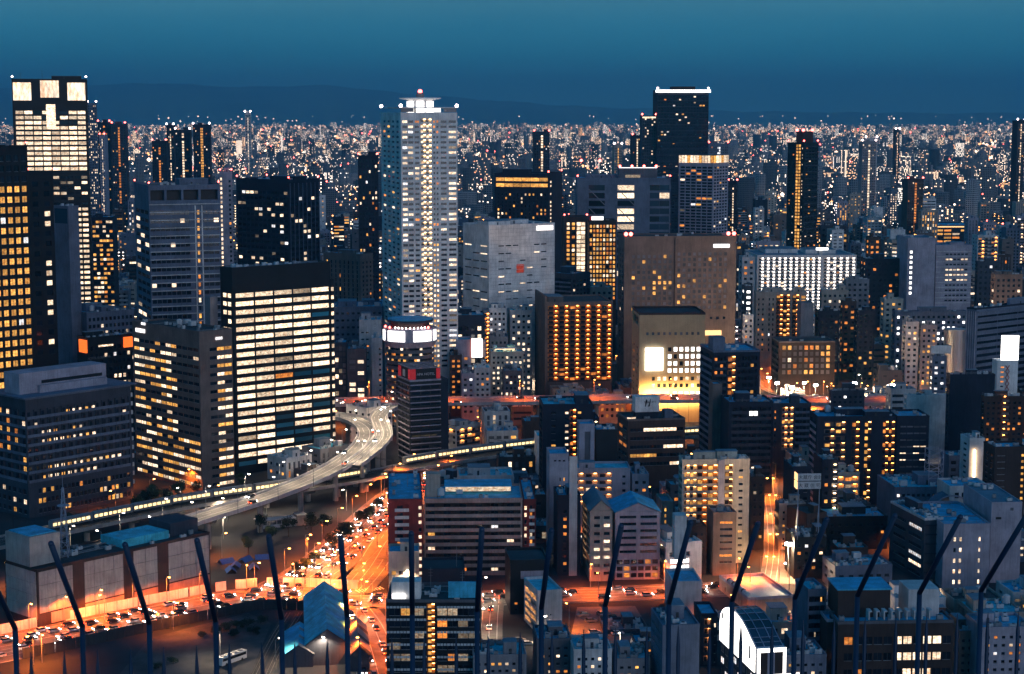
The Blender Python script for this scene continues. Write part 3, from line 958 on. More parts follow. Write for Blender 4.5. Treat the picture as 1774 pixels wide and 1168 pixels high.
cx_, cy_ = w1.Lr * .52, w1.Ll * .45
m.cyl(cx_, cy_, w1.H, w1.H + 8.4, 8.2, 8.2, 8, 'white', a0=.2)
m.build('roof_pavilion', w1.root)
m = MB()
m.cyl(cx_, cy_, w1.H + 8.42, w1.H + 9.1, 8.5, 12.5, 24, 'white')
m.cyl(cx_, cy_, w1.H + 9.12, w1.H + 9.7, 12.5, 12.2, 24, 'white')
m.build('pavilion_disc', w1.root)
for k in range(8):
    if True:
        a_ = .2 + pi * (2 * k + 1) / 8
        mm = MB()
        mm.box(-2.2, 2.2, -.25, -.02, 1.0, 7.6, 'pure')
        o = mm.build('lit_panel', w1.root, None, (cx_ + 7.62 * cos(a_), cy_ + 7.62 * sin(a_), w1.H))
        o.rotation_euler = (0, 0, a_ + pi / 2)
m = MB()
m.cyl(cx_, cy_, w1.H + 9.72, w1.H + 12.5, 2.4, 2.2, 8, 'pink')
m.ball((cx_, cy_, w1.H + 13.2), 1.3, 'beacon')
m.build('roof_lantern', w1.root)
m = MB()
for (x0, x1) in ((0, .24), (.28, .72), (.76, 1)):
    m.box(w1.Lr * x0 + .3, w1.Lr * x1 - .3, .6, .8, w1.H + 1.2, w1.H + 3.4, 'pure' if x0 == .28 else 'glass_grey')
m.box(-.4, w1.Lr + .4, -.4, w1.Ll + .4, w1.H + 3.45, w1.H + 4.0, 'white')
m.build('crown_ring', w1.root)
for (x, y) in ((.2, .2), (w1.Lr - .2, .2), (.2, w1.Ll - .2)):
    m = MB()
    m.ball((x, y, w1.H + 4.8), 1.0, 'beacon_white')
    m.build('warning_light', w1.root)

# ------------------------------------------------------------------ middle of the picture
def p_slit(i, j, nx, ny, r):
    q = r.random()
    if nx > 5 and i in (2, 3) and j in (4, 5):
        return 'skip'
    return 'skip' if q < .35 else ('cream' if q < .55 else 'glass')
b = B('office_building', 'windowless white block with thin slit windows and one square red opening', 802, 847, 961, 393, 1085, 33, 'white',
  R=[G(13, 13, w=.8, h=.16, pat=p_slit, px=(862, 948, 420, 540)), OPEN((894, 908, 461, 476), 1.0, 'redwin'), LEDGE(6.5, .22, .1, 'pale', px=(849, 960, 398, 560))],
  L=[G(14, 13, w=.85, h=.16, pat=p_slit, px=(804, 845, 420, 540))], roofmat='roof_grey', roof='pent2 ac5')
b.part('roof_light', [(b.Lr * .72, b.Lr * .97, -.3, -.02, b.H - 3.4, b.H - .8, 'pure')])
hb = B('hotel', 'dark hotel slab with three gold-lit bands under its roof', 857, 951, 974, 303, 1350, 74, 'navy',
  R=[G(8, 7, w=.5, h=.5, lit=.85, pal='cream', px=(952, 957, 312, 520))],
  L=[G(14, 9, w=.97, h=.6, lit=.96, pal='gold', px=(859, 949, 306, 326)), G(7, 6.6, w=.42, h=.55, lit=.32, pal='hotel', px=(860, 948, 334, 520))], roofmat='roof_dark', roof='pent beacon2')
B('hotel', 'gold-lit grid hotel with a brighter column and red-edged roof sign', None, 977, 1018, 378, 1260, 3, 'dbrown',
  R=[G(7.5, 7.6, w=.55, h=.62, lit=.85, pal='hotel', px=(980, 998, 384, 520)), G(8, 7.6, w=.9, h=.8, lit=1, pal='cream', px=(999, 1014, 384, 520))], Ll=22, roofmat='roof_dark', roof='beacon2')
g2 = B('hotel', 'block with a full grid of cream-lit windows under a white roof sign', None, 1020, 1068, 384, 1250, 3, 'dbrown',
  R=[G(6.1, 7.8, w=.6, h=.62, lit=.93, pal='hotel', px=(1021, 1067, 388, 520))], Ll=22, roofmat='roof_dark', roof='ac3')
g2.part('roof_sign', [(2, 10.5, .5, 1.6, g2.H + 1, g2.H + 3.6, 'sign_white'), (.8, 1.98, .5, 1.6, g2.H + 1, g2.H + 3.6, 'sign_red')])
hx = B('office_building', 'grey concrete block with cross-braced glass slots and curved glass end', None, 1000, 1162, 310, 1420, 0, 'bluegrey',
  R=[G(28, 13, w=.99, h=.7, lit=0, dk='glass', px=(1020, 1048, 318, 480)), G(28, 13, w=.99, h=.66, lit=.6, pal='cream', dk='glass', px=(1070, 1099, 318, 480)),
     G(18, 13, w=.99, h=.72, lit=.04, dk='glass_blue', px=(1126, 1160, 318, 480))], Ll=40, roofmat='roof_blue', roof='ac4 pent beacon2')
for (xa, xb) in ((1020, 1048), (1070, 1099)):
    u0, u1 = (xa - 1000) / 162 * hx.Lr, (xb - 1000) / 162 * hx.Lr
    for k in range(4):
        m = MB()
        za = hx.H - 8 - 15 * k
        m.tube((u0, -.1, za), (u1, -.1, za - 13), .45, 'grey', 4)
        m.build('brace', hx.root)
hx.part('rooftop_hall', [(hx.Lr * .45, hx.Lr * .86, 6, 26, hx.H + .1, hx.H + 9.0, 'mid')])
hx.part('rooftop_lights', [(hx.Lr * .52, hx.Lr * .68, 5.8, 5.98, hx.H + .8, hx.H + 3, 'dim')])
hx.part('edge_light', [(hx.Lr * .45, hx.Lr * .86, 5.8, 5.97, hx.H + 8.5, hx.H + 9, 'sign_white')])
for k in range(4):
    m = MB()
    x = hx.Lr * (.46 + .13 * k)
    m.ball((x, 6, hx.H + 10), 1.1, 'beacon')
    m.build('warning_light', hx.root)
for k in range(2):
    m = MB()
    x = hx.Lr * (.06 + .2 * k)
    m.tube((x, 8, hx.H), (x + 14, 8, hx.H + .5), .3, 'metal_dark')
    m.tube((x + 9, 8, hx.H), (x - 1, 8, hx.H + 14), .35, 'metal_dark')
    m.ball((x - 1, 8, hx.H + 14.5), 1.2, 'beacon')
    m.build('window_cleaning_crane', hx.root)
tt = B('apartment_tower', 'tallest dark apartment tower with a white glowing roof edge and red corners', None, 1139, 1228, 157, 1950, 1, 'navy',
  R=[G(5, 5, w=.7, h=.45, lit=.06, pal='home', px=(1140, 1227, 165, None)), LEDGE(10, .8, .7, 'slate', px=(1139, 1228, 164, 300))], Ll=50, roofmat='roof_dark', roof='wbeacon2')
tt.part('roof_edge_light', [(-2.0, tt.Lr + 2, -1.6, -.2, tt.H - 2.2, tt.H + .9, 'pure')])
tt.part('rooftop_house', [(tt.Lr * .28, tt.Lr * .75, 6, 20, tt.H + .1, tt.H + 4.5, 'dbrown')])
B('apartment_tower', 'lower dark wing beside the tallest dark tower with lit top edge', None, 1112, 1137, 202, 1960, 1, 'slate',
  R=[G(4, 5, w=.6, h=.5, lit=.12, pal='cream'), SIGN((1113, 1136, 202, 205), 'cream', .4, 'lit_strip')], Ll=25, roof='beacon2')
wg = B('apartment_tower', 'white-grid apartment tower with a glowing band around its roof', 1176, 1236, 1262, 283, 1460, 58, 'lav',
  R=[G(5, 5.4, w=.72, h=.55, lit=.09, pal='home', px=(1237, 1261, 288, 480))], L=[G(8.8, 5.4, w=.84, h=.6, lit=.12, pal='home', px=(1178, 1235, 288, 480))], roofmat='roof_dark', roof='')
for k in range(12):
    m = MB()
    m.box(-.3, -.05, wg.Ll * k / 12 + .25, wg.Ll * (k + 1) / 12 - .25, wg.H + .2, wg.H + 6.2, 'cream' if k % 4 else 'gold')
    m.build('crown_light', wg.root)
for k in range(6):
    m = MB()
    m.box(wg.Lr * k / 6 + .25, wg.Lr * (k + 1) / 6 - .25, -.3, -.05, wg.H + .2, wg.H + 6.2, 'cream' if k % 3 else 'gold')
    m.build('crown_light', wg.root)
wg.part('crown_wall', [(0, wg.Lr, 0, wg.Ll, wg.H + .1, wg.H + 6.4, 'taupe')])
bh = B('hotel', 'broad brown hotel slab with a square window grid and red roof-corner lamps', 1071, 1082, 1276, 412, 1085, 5, 'taupe',
  R=[G(9.3, 9.5, w=.55, h=.6, lit=.15, pal='gold', px=(1093, 1166, 440, 540), dk='glass_grey'), G(9.3, 9.5, w=.55, h=.6, lit=.13, pal='gold', px=(1172, 1262, 436, 538), dk='glass_grey'),
     SIGN((1236, 1264, 424, 430), 'sign_white', .5), G(10, 10, w=.4, h=.4, lit=0, px=(1228, 1262, 547, 557)), SIGN((1222, 1251, 574, 582), 'sign_amber', 2.0, 'canopy_light')],
  L=[G(5, 9.5, w=.4, h=.6, lit=.03, px=(1073, 1081, 430, 620))], roofmat='roof_dark', roof='ac5')
for x in (1, 4, bh.Lr - 5, bh.Lr - 1.5):
    m = MB()
    m.tube((x, .5, bh.H), (x, .5, bh.H + 1.6), .12, 'metal_dark')
    m.ball((x, .5, bh.H + 2.2), 1.25, 'beacon')
    m.build('warning_light', bh.root)
bh.part('facade_joint', [(bh.Lr * .447, bh.Lr * .452, -.5, -.01, 2, bh.H, 'dbrown')])
bg2 = B('hotel', 'floodlit tan hotel annex with a blazing white screen on its front', 1095, 1108, 1222, 546, 985, 3, 'tan_wall',
  R=[G(9.6, 9.6, w=.45, h=.5, lit=0, px=(1117, 1215, 573, 583), dk='glass_grey'), G(9.6, 11.8, w=.6, h=.6, lit=.93, pal='pure', px=(1156, 1216, 599, 648)),
     G(9.6, 11.8, w=.55, h=.55, lit=.4, pal='cream', px=(1128, 1216, 650, 674)), G(9.6, 11.8, w=.6, h=.6, lit=.8, pal='pure', px=(1166, 1216, 676, 700))],
  L=[G(6, 12, w=.4, h=.4, lit=.1, px=(1096, 1107, 600, 690)), OPEN((1097, 1106, 551, 566), 1.0, 'glass')], roofmat='roof_dark', roof='', trim='dbrown', par=1.2)
bg2.part('screen', [(bg2.Lr * .09, bg2.Lr * .36, -1.2, -.3, bg2.zpx(642), bg2.zpx(603), 'screen')])
for k in range(6):
    m = MB()
    x = bg2.Lr * (.1 + .16 * k)
    m.box(x - .5, x + .5, -5.6, -5.0, 13.5, 14.2, 'flood_gold')
    m.tube((x, -5.3, 0), (x, -5.3, 13.5), .12, 'metal_dark')
    tag(m.build('floodlight', None, None, None), f'{nth(k)} floodlight on a pole, counted from the screen end, before the tan hotel annex', 'floodlight', 'floodlights before the tan annex')
for k, o in enumerate([o for o in C.objects if o.name.startswith('floodlight')]):
    o.location, o.rotation_euler = (bg2.X, bg2.Y, 0), (0, 0, bg2.a)
    ld = bpy.data.lights.new('flood_light', 'SPOT')
    ld.energy, ld.color, ld.spot_size, ld.spot_blend, ld.shadow_soft_size = 20000 if k < 3 else 13000, (1.0, 0.56, 0.17), radians(135), .7, .4
    q = link('flood_light', ld, o, None, (bg2.Lr * (.1 + .16 * k), -5.2, 15))
    q.rotation_euler = (radians(94), 0, 0)
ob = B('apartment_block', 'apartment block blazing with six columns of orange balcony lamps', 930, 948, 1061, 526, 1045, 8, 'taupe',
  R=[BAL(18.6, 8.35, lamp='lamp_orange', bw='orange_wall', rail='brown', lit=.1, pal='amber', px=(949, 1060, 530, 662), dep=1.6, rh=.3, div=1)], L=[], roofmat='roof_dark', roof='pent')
ob.part('end_wall', [(-1.2, -.05, 0, ob.Ll, 0, ob.H + 4.5, 'taupe')])
B('apartment_block', 'navy balcony block behind the orange-lamped apartments', 948, 990, 1023, 477, 1140, 50, 'slate',
  R=[G(6, 8, w=.6, h=.5, lit=.15, px=(992, 1022, 484, 560))], L=[BAL(10, 8, rail='bluegrey', bw='navy', lit=.08, px=(950, 989, 484, 560), dep=1.2)], roofmat='roof_blue', roof='pent ac3')

# the round tower the expressway runs through
GX, GY_, GZ = W(710, 548, 958)
gt = thing('round_tower', 'round banded tower with huge white lit panels under a disc roof', 'building', (GX, GY_, 0))
GR = 13.3
m = MB()
for k in range(18):
    z = 2.0 + k * 3.05
    if z + 3 > GZ - 16:
        break
    m.cyl(0, 0, z, z + 1.75, GR, GR, 40, 'mid', cap=False)
    m.cyl(0, 0, z + 1.75, z + 1.76, GR, GR - .6, 40, 'mid', cap=False)
    m.cyl(0, 0, z + 3.04, z + 3.05, GR - .6, GR, 40, 'mid', cap=False)
ztop = z
m.cyl(0, 0, 0, 2.0, GR, GR, 40, 'mid', cap=False)
m.build('wall', gt)
rng = random.Random(5)
for k in range(18):
    z = 2.0 + k * 3.05
    if z + 3 > GZ - 16:
        break
    for q in range(26):
        a_ = pi + pi * (q + .5) / 26
        mat = rng.choices(['glass', 'gold', 'cream', 'amber'], [.78, .08, .1, .04])[0]
        o = link('window', pane(1.55, 1.2, mat, False), gt, None, ((GR - .55) * cos(a_), (GR - .55) * sin(a_), z + 2.4))
        o.rotation_euler = (0, 0, a_ + pi / 2)
m = MB()
zc = ztop
m.cyl(0, 0, zc, zc + 3.0, GR, GR + 1.5, 40, 'lav', cap=False)
m.cyl(0, 0, zc + 3.0, zc + 10.2, GR + 1.5, GR + 1.2, 40, 'lav')
m.build('crown', gt)
for (a0, a1) in ((1.06, 1.16), (1.22, 1.46), (1.56, 1.80), (1.84, 1.93)):
    m = MB()
    n = 8
    for q in range(n):
        t0, t1 = pi * (a0 + (a1 - a0) * q / n), pi * (a0 + (a1 - a0) * (q + 1) / n)
        r_ = GR + 1.62
        m.poly([(r_ * cos(t0), r_ * sin(t0), zc + 3.6), (r_ * cos(t1), r_ * sin(t1), zc + 3.6), (r_ * cos(t1), r_ * sin(t1), zc + 9.4), (r_ * cos(t0), r_ * sin(t0), zc + 9.4)], 'pure')
    m.build('lit_panel', gt)
m = MB()
m.cyl(0, 0, zc + 10.2, zc + 13.4, 10.5, 10.5, 32, 'dbrown')
m.build('neck', gt)
m = MB()
m.cyl(0, 0, zc + 13.4, zc + 14.6, 12.6, 13.0, 40, 'navy')
m.cyl(0, 0, zc + 14.62, zc + 15.1, 12.4, 12.0, 40, 'roof_blue')
m.build('disc_roof', gt)
for q in range(9):
    a_ = pi * (1.3 + .055 * q)
    m = MB()
    m.ball((12.6 * cos(a_), 12.6 * sin(a_), zc + 10.9), .45, 'beacon_white')
    m.build('rim_lamp', gt)
for a_ in (1.08, 1.22, 1.78):
    m = MB()
    m.ball((13.6 * cos(pi * a_), 13.6 * sin(pi * a_), zc + 10.9), .7, 'beacon')
    m.build('rim_lamp', gt)
OCC.append((GX - 15, GY_ - 15, 0, 30, 30))

B('office_building', 'dark navy office right behind the round tower with square windows', None, 756, 840, 549, 1030, 4, 'navy',
  R=[G(11, 13.5, w=.55, h=.5, lit=.3, pal='cream', px=(758, 836, 562, 660))], Ll=22, roofmat='roof_blue', roof='pent ac6')
ap = B('hotel', 'black hotel with pale ledges under a red and black rooftop sign', 689, 710, 764, 662, 865, 22, 'black',
  R=[G(18, 10, w=.9, h=.6, lit=.0, px=(712, 763, 668, 800)), LEDGE(10.1, .5, .35, 'lav', px=(711, 763, 668, 800))],
  L=[G(7, 10, w=.9, h=.6, lit=.0, px=(690, 709, 668, 800)), LEDGE(10.1, .5, .35, 'lav', px=(690, 709, 668, 800))], roofmat='roof_blue', roof='', trim='lav')
ap.part('sign_box', [(.3, ap.Lr - .3, .3, ap.Ll - .3, ap.H + .9, ap.H + 6.4, 'black')])
ap.part('sign_panel', [(.25, 3.2, .2, .29, ap.H + .95, ap.H + 6.2, 'sign_red')])
ap.part('sign_panel', [(ap.Lr - 2.4, ap.Lr - .3, .2, .29, ap.H + .95, ap.H + 6.2, 'sign_red')])
ap.part('sign_panel', [(.2, .29, .3, 3.4, ap.H + .95, ap.H + 6.2, 'sign_red')])
ap.part('sign_panel', [(.2, .29, ap.Ll * .75, ap.Ll - .3, ap.H + .95, ap.H + 6.2, 'sign_red')])
ap.part('sign_mark', [(.2, .29, ap.Ll * .42, ap.Ll * .62, ap.H + 1.6, ap.H + 5.2, 'unit_white')])
ap.part('sign_frame', [(.2, ap.Lr - .2, .2 + q * ap.Ll * .24, .5 + q * ap.Ll * .24, ap.H + 6.42, ap.H + 6.7, 'lav') for q in range(5)] + [(.2 + q * ap.Lr * .32, .5 + q * ap.Lr * .32, .2, ap.Ll - .2, ap.H + 6.72, ap.H + 6.95, 'lav') for q in range(4)])
ap.text('R', 'APA HOTEL', (722, 652), 5.2, 'unit_white', d=-.1)
ap.part('side_block', [(ap.Lr + .05, ap.Lr + 4.2, 1, ap.Ll, 0, ap.H + .5, 'navy')])

# left of the round tower
B('parking_building', 'white blank building with a letter P beside the round tower', None, 622, 660, 557, 1020, 3, 'pale',
  R=[G(8, 12, w=.6, h=.2, lit=.05, px=(624, 640, 570, 640), dk='glass')], Ll=20, roofmat='roof_blue', roof='ac3 pent').text('R', 'P', (646, 572), 10, 'paint', d=.2)
B('office_building', 'dark grey office with big square lit windows left of the round tower', None, 601, 634, 607, 992, 3, 'mid',
  R=[G(14.5, 10.6, w=.72, h=.62, px=(603, 632, 612, 690), pat=lambda i, j, nx, ny, r: 'cream' if (i == 1 and j in (0, 1, 4, 6)) or (i == 0 and j in (1, 2)) else 'glass_grey')], Ll=18, roof='pent ac4 mast', roofmat='roof_blue')
B('office_building', 'narrow glass office with thin white frames beside the black tower', None, 579, 600, 596, 995, 3, 'slate',
  R=[G(7, 10, w=.85, h=.75, lit=.12, pal='office', dk='glass_grey')], Ll=18, roof='ac3', roofmat='roof_blue')
B('commercial_building', 'wide low hall with a deep blue roof deck behind the round tower', None, 578, 664, 534, 1065, 6, 'bluegrey',
  R=[G(9, 12, w=.5, h=.3, lit=.08)], Ll=32, roofmat='roof_blue', roof='pent2 ac9 pipe2 tank2')
B('apartment_block', 'pale narrow building with a white-lit edge between the P building and round tower', None, 644, 662, 588, 1002, 4, 'white',
  R=[G(8, 9, w=.6, h=.4, lit=.25, pal='amber', px=(655, 661, 600, 690))], Ll=12, roof='tank', roofmat='roof_blue')

# between the round tower and the orange apartments
bb = B('commercial_building', 'grey building carrying a large white lit billboard with a red edge', None, 790, 816, 591, 1012, 3, 'lav',
  R=[G(12, 12, w=.4, h=.4, lit=.6, pal='amber', px=(800, 814, 615, 650))], Ll=14, roof='', roofmat='roof_blue')
x0, y0 = bb.Lr * .9, -.5
bb.part('billboard', [(bb.Lr + .3, bb.Lr + 6.5, -1.4, -.4, bb.H - 9.5, bb.H + 1.5, 'pure')])
bb.part('billboard_edge', [(bb.Lr, bb.Lr + .28, -1.4, -.4, bb.H - 9.8, bb.H + 1.5, 'sign_orange')])
bb.part('billboard_return', [(bb.Lr + 6.6, bb.Lr + 8.6, -.8, 6, bb.H - 9.5, bb.H, 'pink')])
for q in [(846, 878, 536, 1075, 'white', 'small white building with dotted windows under the slit-window block', 'cool', .1), (884, 922, 540, 1075, 'pale', 'white terrace block with lit balconies beside the orange apartments', 'cream', .3),
          (848, 880, 586, 1045, 'grey', 'grey low block with dark square windows below the white slit block', 'cool', .05), (850, 907, 612, 1018, 'cream_wall', 'cream-lit low building with a bright white roof canopy', 'cream', .5),
          (873, 905, 645, 992, 'mid', 'small dark house-like block with two lit windows and a blue roof', 'cream', .35), (800, 822, 650, 990, 'lav', 'grey narrow building with a dark glass front near the hotel sign', 'cool', .1),
          (822, 850, 640, 993, 'pale', 'white building with zigzag outdoor stairs near the hotel sign', 'amber', .3), (1023, 1062, 500, 1150, 'beige', 'beige low apartments right behind the orange-lamped block', 'hotel', .3),
          (780, 800, 618, 1005, 'brown', 'brown block with orange balcony lamps right of the hotel sign', 'amber', .7)]:
    x0, x1, yt, Y, wl, lab, pl, lt = q
    bq = B('low_building', lab, None, x0, x1, yt, Y, 4, wl, R=[G(8, 9.5, w=.5, h=.45, lit=lt, pal=pl)], Ll=16, roofmat=random.Random(lab).choice(['roof_blue', 'roof_teal', 'roof_grey']), roof='pent ac4 tank')
    if 'canopy' in lab:
        bq.part('roof_canopy', [(2, bq.Lr - 4, 1, 6, bq.H + 2.2, bq.H + 2.6, 'white'), (2, 2.2, 1, 1.2, bq.H, bq.H + 2.2, 'white'), (bq.Lr - 4.2, bq.Lr - 4, 1, 1.2, bq.H, bq.H + 2.2, 'white')])
        bq.part('canopy_lamp', [(3, bq.Lr - 5, 2, 5, bq.H + 2.0, bq.H + 2.15, 'lamp_warm')])
B('apartment_block', 'slim building with a column of orange lamps beside the navy office', None, 837, 848, 540, 1060, 4, 'grey',
  R=[BAL(9, 7, lamp='lamp_orange', lit=.3, pal='amber', bw='peach', dep=1.2)], Ll=14, roof='')

# ------------------------------------------------------------------ right-hand middle distance
st = B('apartment_tower', 'slender black tower with a bright zigzag light column and red roof lamps', 1365, 1393, 1418, 249, 1620, 46, 'black',
  R=[G(6, 5.6, w=.6, h=.35, lit=.10, pal='home', px=(1396, 1417, 254, None)), LEDGE(11.2, .9, .9, 'slate', px=(1394, 1418, 254, 430))],
  L=[G(6, 5.6, w=.8, h=.7, lit=.97, pal='gold', px=(1379, 1388, 249.5, None)), G(4, 5.6, w=.35, h=.4, lit=.6, pal='cream', px=(1388.5, 1392, 254, None)), G(5, 5.6, w=.4, h=.4, lit=.12, pal='home', px=(1366, 1378, 254, None))],
  roofmat='roof_dark', roof='beacon4')
st.part('rooftop_house', [(3, st.Lr * .8, 3, st.Ll * .6, st.H + .1, st.H + 11, 'dbrown')])
for (x, y) in ((3.5, 3.5), (st.Lr * .78, 3.5), (3.5, st.Ll * .58)):
    m = MB()
    m.ball((x, y, st.H + 12.2), 1.4, 'beacon')
    m.build('warning_light', st.root)
wl_ = B('apartment_block', 'long white slab block covered in columns of white balcony lamps', 1290, 1312, 1484, 444, 1400, 2, 'white',
  R=[BAL(10, 5.9, lamp='lamp_white', bw='white', rail='pale', lit=.1, px=(1314, 1422, 447, 540), dep=1.4, rh=.32), BAL(10, 5.9, lamp='lamp_white', bw='white', rail='pale', lit=.1, px=(1427, 1482, 447, 540), dep=1.4, rh=.32)],
  L=[], roofmat='roof_grey', roof='pent2')
wl_.part('canopy_mast', [(wl_.Lr * .64, wl_.Lr * .665, 4, 6, wl_.H, wl_.H + 6, 'pale')])
wl_.part('floodlight', [(wl_.Lr * .60, wl_.Lr * .72, 3.2, 3.8, wl_.H + 4.5, wl_.H + 6.4, 'screen')])
og = B('office_building', 'plain grey office with one column of round lamps and rows of windows', None, 1573, 1621, 414, 1230, 2, 'lav',
  R=[G(6, 9, w=.62, h=.5, lit=1, pal='pure', px=(1576, 1583, 432, 512))], Ll=30, roofmat='roof_grey', roof='ac3')
B('office_building', 'lower grey office wing with banded windows and a blue roof enclosure', None, 1622, 1684, 433, 1235, 5, 'lav',
  R=[G(6.8, 9, w=.75, h=.3, px=(1638, 1678, 436, 525), pat=lambda i, j, nx, ny, r: 'cream' if j in (4, 5, 6, 8) and r.random() < .85 else 'glass'), LEDGE(9, .5, .35, 'pale', px=(1622, 1684, 436, 525))], Ll=26, roofmat='roof_blue', roof='pent2 ac5', par=3.5)
B('commercial_building', 'dark stadium-like building with lit curved floors and a pink roof ring', None, 1604, 1738, 392, 2000, 2, 'navy',
  R=[G(14, 6.5, w=.85, h=.5, lit=.6, pal='hotel', px=(1606, 1736, 396, 440)), SIGN((1612, 1734, 391, 394), 'sign_amber', .8, 'roof_ring'), SIGN((1676, 1690, 387.5, 391), 'sign_white', .8)], Ll=60, roofmat='roof_blue', roof='ac6 beacon4')
rt = B('office_building', 'blue-banded tower with pale fluted end wall at the picture edge', 1675, 1692, 1800, 537, 905, 38, 'bluegrey',
  R=[G(30, 11.2, w=.99, h=.55, lit=.02, px=(1694, 1798, 545, 700)), LEDGE(11.2, .7, .8, 'bluegrey', px=(1693, 1798, 541, 700))], L=[FINS(4, .5, 'lav', px=(1676, 1691, 540, 690))], roofmat='roof_blue', roof='pent ac5', trim='navy')
B('apartment_block', 'beige apartments with glowing orange corridor stacks', 1306, 1310, 1398, 508, 1150, 2, 'beige',
  R=[G(8, 9.2, w=.4, h=.4, lit=.3, pal='amber', px=(1311, 1326, 514, 610)), G(6, 9.2, w=.4, h=.5, lit=.05, px=(1330, 1343, 514, 610)),
     BAL(13, 8.1, lamp='lamp_gold', bw='orange_wall', rail='brown', lit=.2, pal='gold', px=(1345, 1369, 511, 610), dep=1.4), BAL(13, 8.1, lamp='lamp_gold', bw='orange_wall', rail='brown', lit=.2, pal='gold', px=(1373, 1385, 511, 610), dep=1.4),
     G(11, 8.1, w=.75, h=.6, lit=.9, pal='gold', px=(1387, 1397, 511, 526))], roofmat='roof_blue', roof='pent2 ac4')
B('commercial_building', 'grey blank building with a rounded white stair block before the orange corridors', None, 1388, 1410, 527, 1125, 3, 'grey', R=[], Ll=12, roof='', roofmat='roof_grey')
B('office_building', 'brown office with a grid of large lit windows and flat eaves', 1337, 1350, 1447, 594, 1085, 3, 'dbrown',
  R=[G(9.6, 9.9, w=.62, h=.66, lit=.42, pal='hotel', px=(1354, 1440, 597, 650), dk='glass_grey')], L=[BAL(8, 9.9, rail='taupe', lit=.1, px=(1338, 1349, 598, 650), dep=1)], roofmat='roof_dark', roof='ac3', trim='mid')
for q in [(1412, 1418, 1455, 541, 1125, 'navy', 'dark block with two lit windows behind the brown grid office', 'home', .1), (1480, 1486, 1516, 540, 1115, 'navy', 'narrow black block with a lit edge column right of the dark pair', 'gold', .12),
          (1456, 1460, 1484, 524, 1150, 'brown', 'small brown block with orange side balconies between dark blocks', 'amber', .5), (1462, 1466, 1506, 486, 1210, 'grey', 'grey banded apartments below the white lamp slab', 'home', .12),
          (1490, 1500, 1560, 450, 1250, 'navy', 'round dark twin blocks with orange lamps behind the grey banded apartments', 'amber', .2), (1722, 1724, 1772, 478, 1080, 'taupe', 'brown banded block with a white lamp column at the picture edge', 'cream', .2),
          (1690, 1694, 1732, 455, 1240, 'slate', 'dark blue block right of the plain grey office', 'home', .08), (1546, 1551, 1676, 542, 1145, 'bluegrey', 'long low blue building with round white lamps along its top', 'pure', .3),
          (1563, 1570, 1592, 560, 1098, 'pale', 'white blank stair block with dark balconies beside it', 'home', .05), (1592, 1596, 1624, 565, 1096, 'grey', 'grey block with one column of gold windows', 'gold', .4),
          (1280, 1286, 1308, 447, 1380, 'pale', 'pale thin block at the end of the white lamp slab', 'amber', .3), (1310, 1312, 1352, 420, 1500, 'lav', 'grey block with five lamp columns above the white lamp slab', 'hotel', .7),
          (1418, 1422, 1470, 392, 1650, 'slate', 'dark block with stacked lit corners right of the slender black tower', 'hotel', .3), (1500, 1506, 1526, 412, 1500, 'brown', 'orange-lit stepped block among low roofs', 'amber', .8),
          (1285, 1290, 1304, 498, 1180, 'mid', 'small block with two columns of bright lamps below the lamp slab', 'pure', .6), (1286, 1288, 1306, 548, 1110, 'white', 'small white corner block with dark square windows', 'home', .1),
          (1420, 1424, 1470, 505, 1190, 'beige', 'low beige building with a small bright lamp on its roof edge', 'cream', .2), (1525, 1532, 1565, 520, 1190, 'cream_wall', 'warm-lit cream corner block beside the long blue building', 'gold', .3),
          (1640, 1646, 1724, 652, 835, 'navy', 'plain black block standing right of the white windowless block', 'home', .03), (1610, 1616, 1640, 620, 900, 'bluegrey', 'slim blue block with a ladder of lamps before the silver cylinder', 'cool', .3),
          (1436, 1440, 1498, 680, 880, 'slate', 'dark low block with two round lamps in front of the expressway', 'pure', .15), (1700, 1706, 1774, 690, 800, 'dbrown', 'brown block with a spiral of orange stair lamps', 'amber', .15)]:
    xl, xc, xr, yt, Y, wl, lab, pl, lt = q
    bq = B('office_building' if 'office' in lab else 'apartment_block', lab, xl, xc, xr, yt, Y, 3, wl, R=[G(9, 9.5, w=.5, h=.45, lit=lt, pal=pl)] if lt != .03 else [], L=[G(5, 9.5, w=.5, h=.45, lit=lt * .6, pal=pl)],
           roofmat=random.Random(lab).choice(['roof_blue', 'roof_grey', 'roof_teal', 'roof_dark']), roof='pent ac4' if Y > 1100 else 'pent2 ac6 rail tank')
    if 'spiral' in lab:
        for k in range(9):
            m = MB()
            z = bq.H - 1.5 - 3.0 * k
            m.box(bq.Lr * .42, bq.Lr * .60, -1.6, -.05, z - .2, z, 'taupe')
            m.box(bq.Lr * .42, bq.Lr * .60, -1.6, -1.45, z, z + 1.0, 'taupe')
            m.box(bq.Lr * .48, bq.Lr * .52, -.9, -.5, z + 2.2, z + 2.45, 'lamp_orange')
            m.build('stair_landing', bq.root)
m = MB()
cx_, cy_, cz_ = W(1655, 572, 1100)
m.cyl(0, 0, 0, cz_, 7.0, 7.0, 28, 'steel')
m.cyl(0, 0, cz_ + .01, cz_ + .8, 7.2, 7.2, 28, 'steel')
tag(m.build('storage_silo', None, None, (cx_, cy_, 0)), 'silver cylinder block under the plain grey office', 'silo')
sg = B('billboard_tower', 'white tower topped by a blank glowing white billboard', None, 1728, 1764, 626, 850, 2, 'white',
  R=[G(12, 9, w=.4, h=.3, lit=.4, pal='amber', px=(1730, 1744, 632, 690))], Ll=8, roof='', par=.3)
sg.part('billboard', [(2, sg.Lr + .2, .6, 1.4, sg.H + .4, sg.H + 12.5, 'screen')])
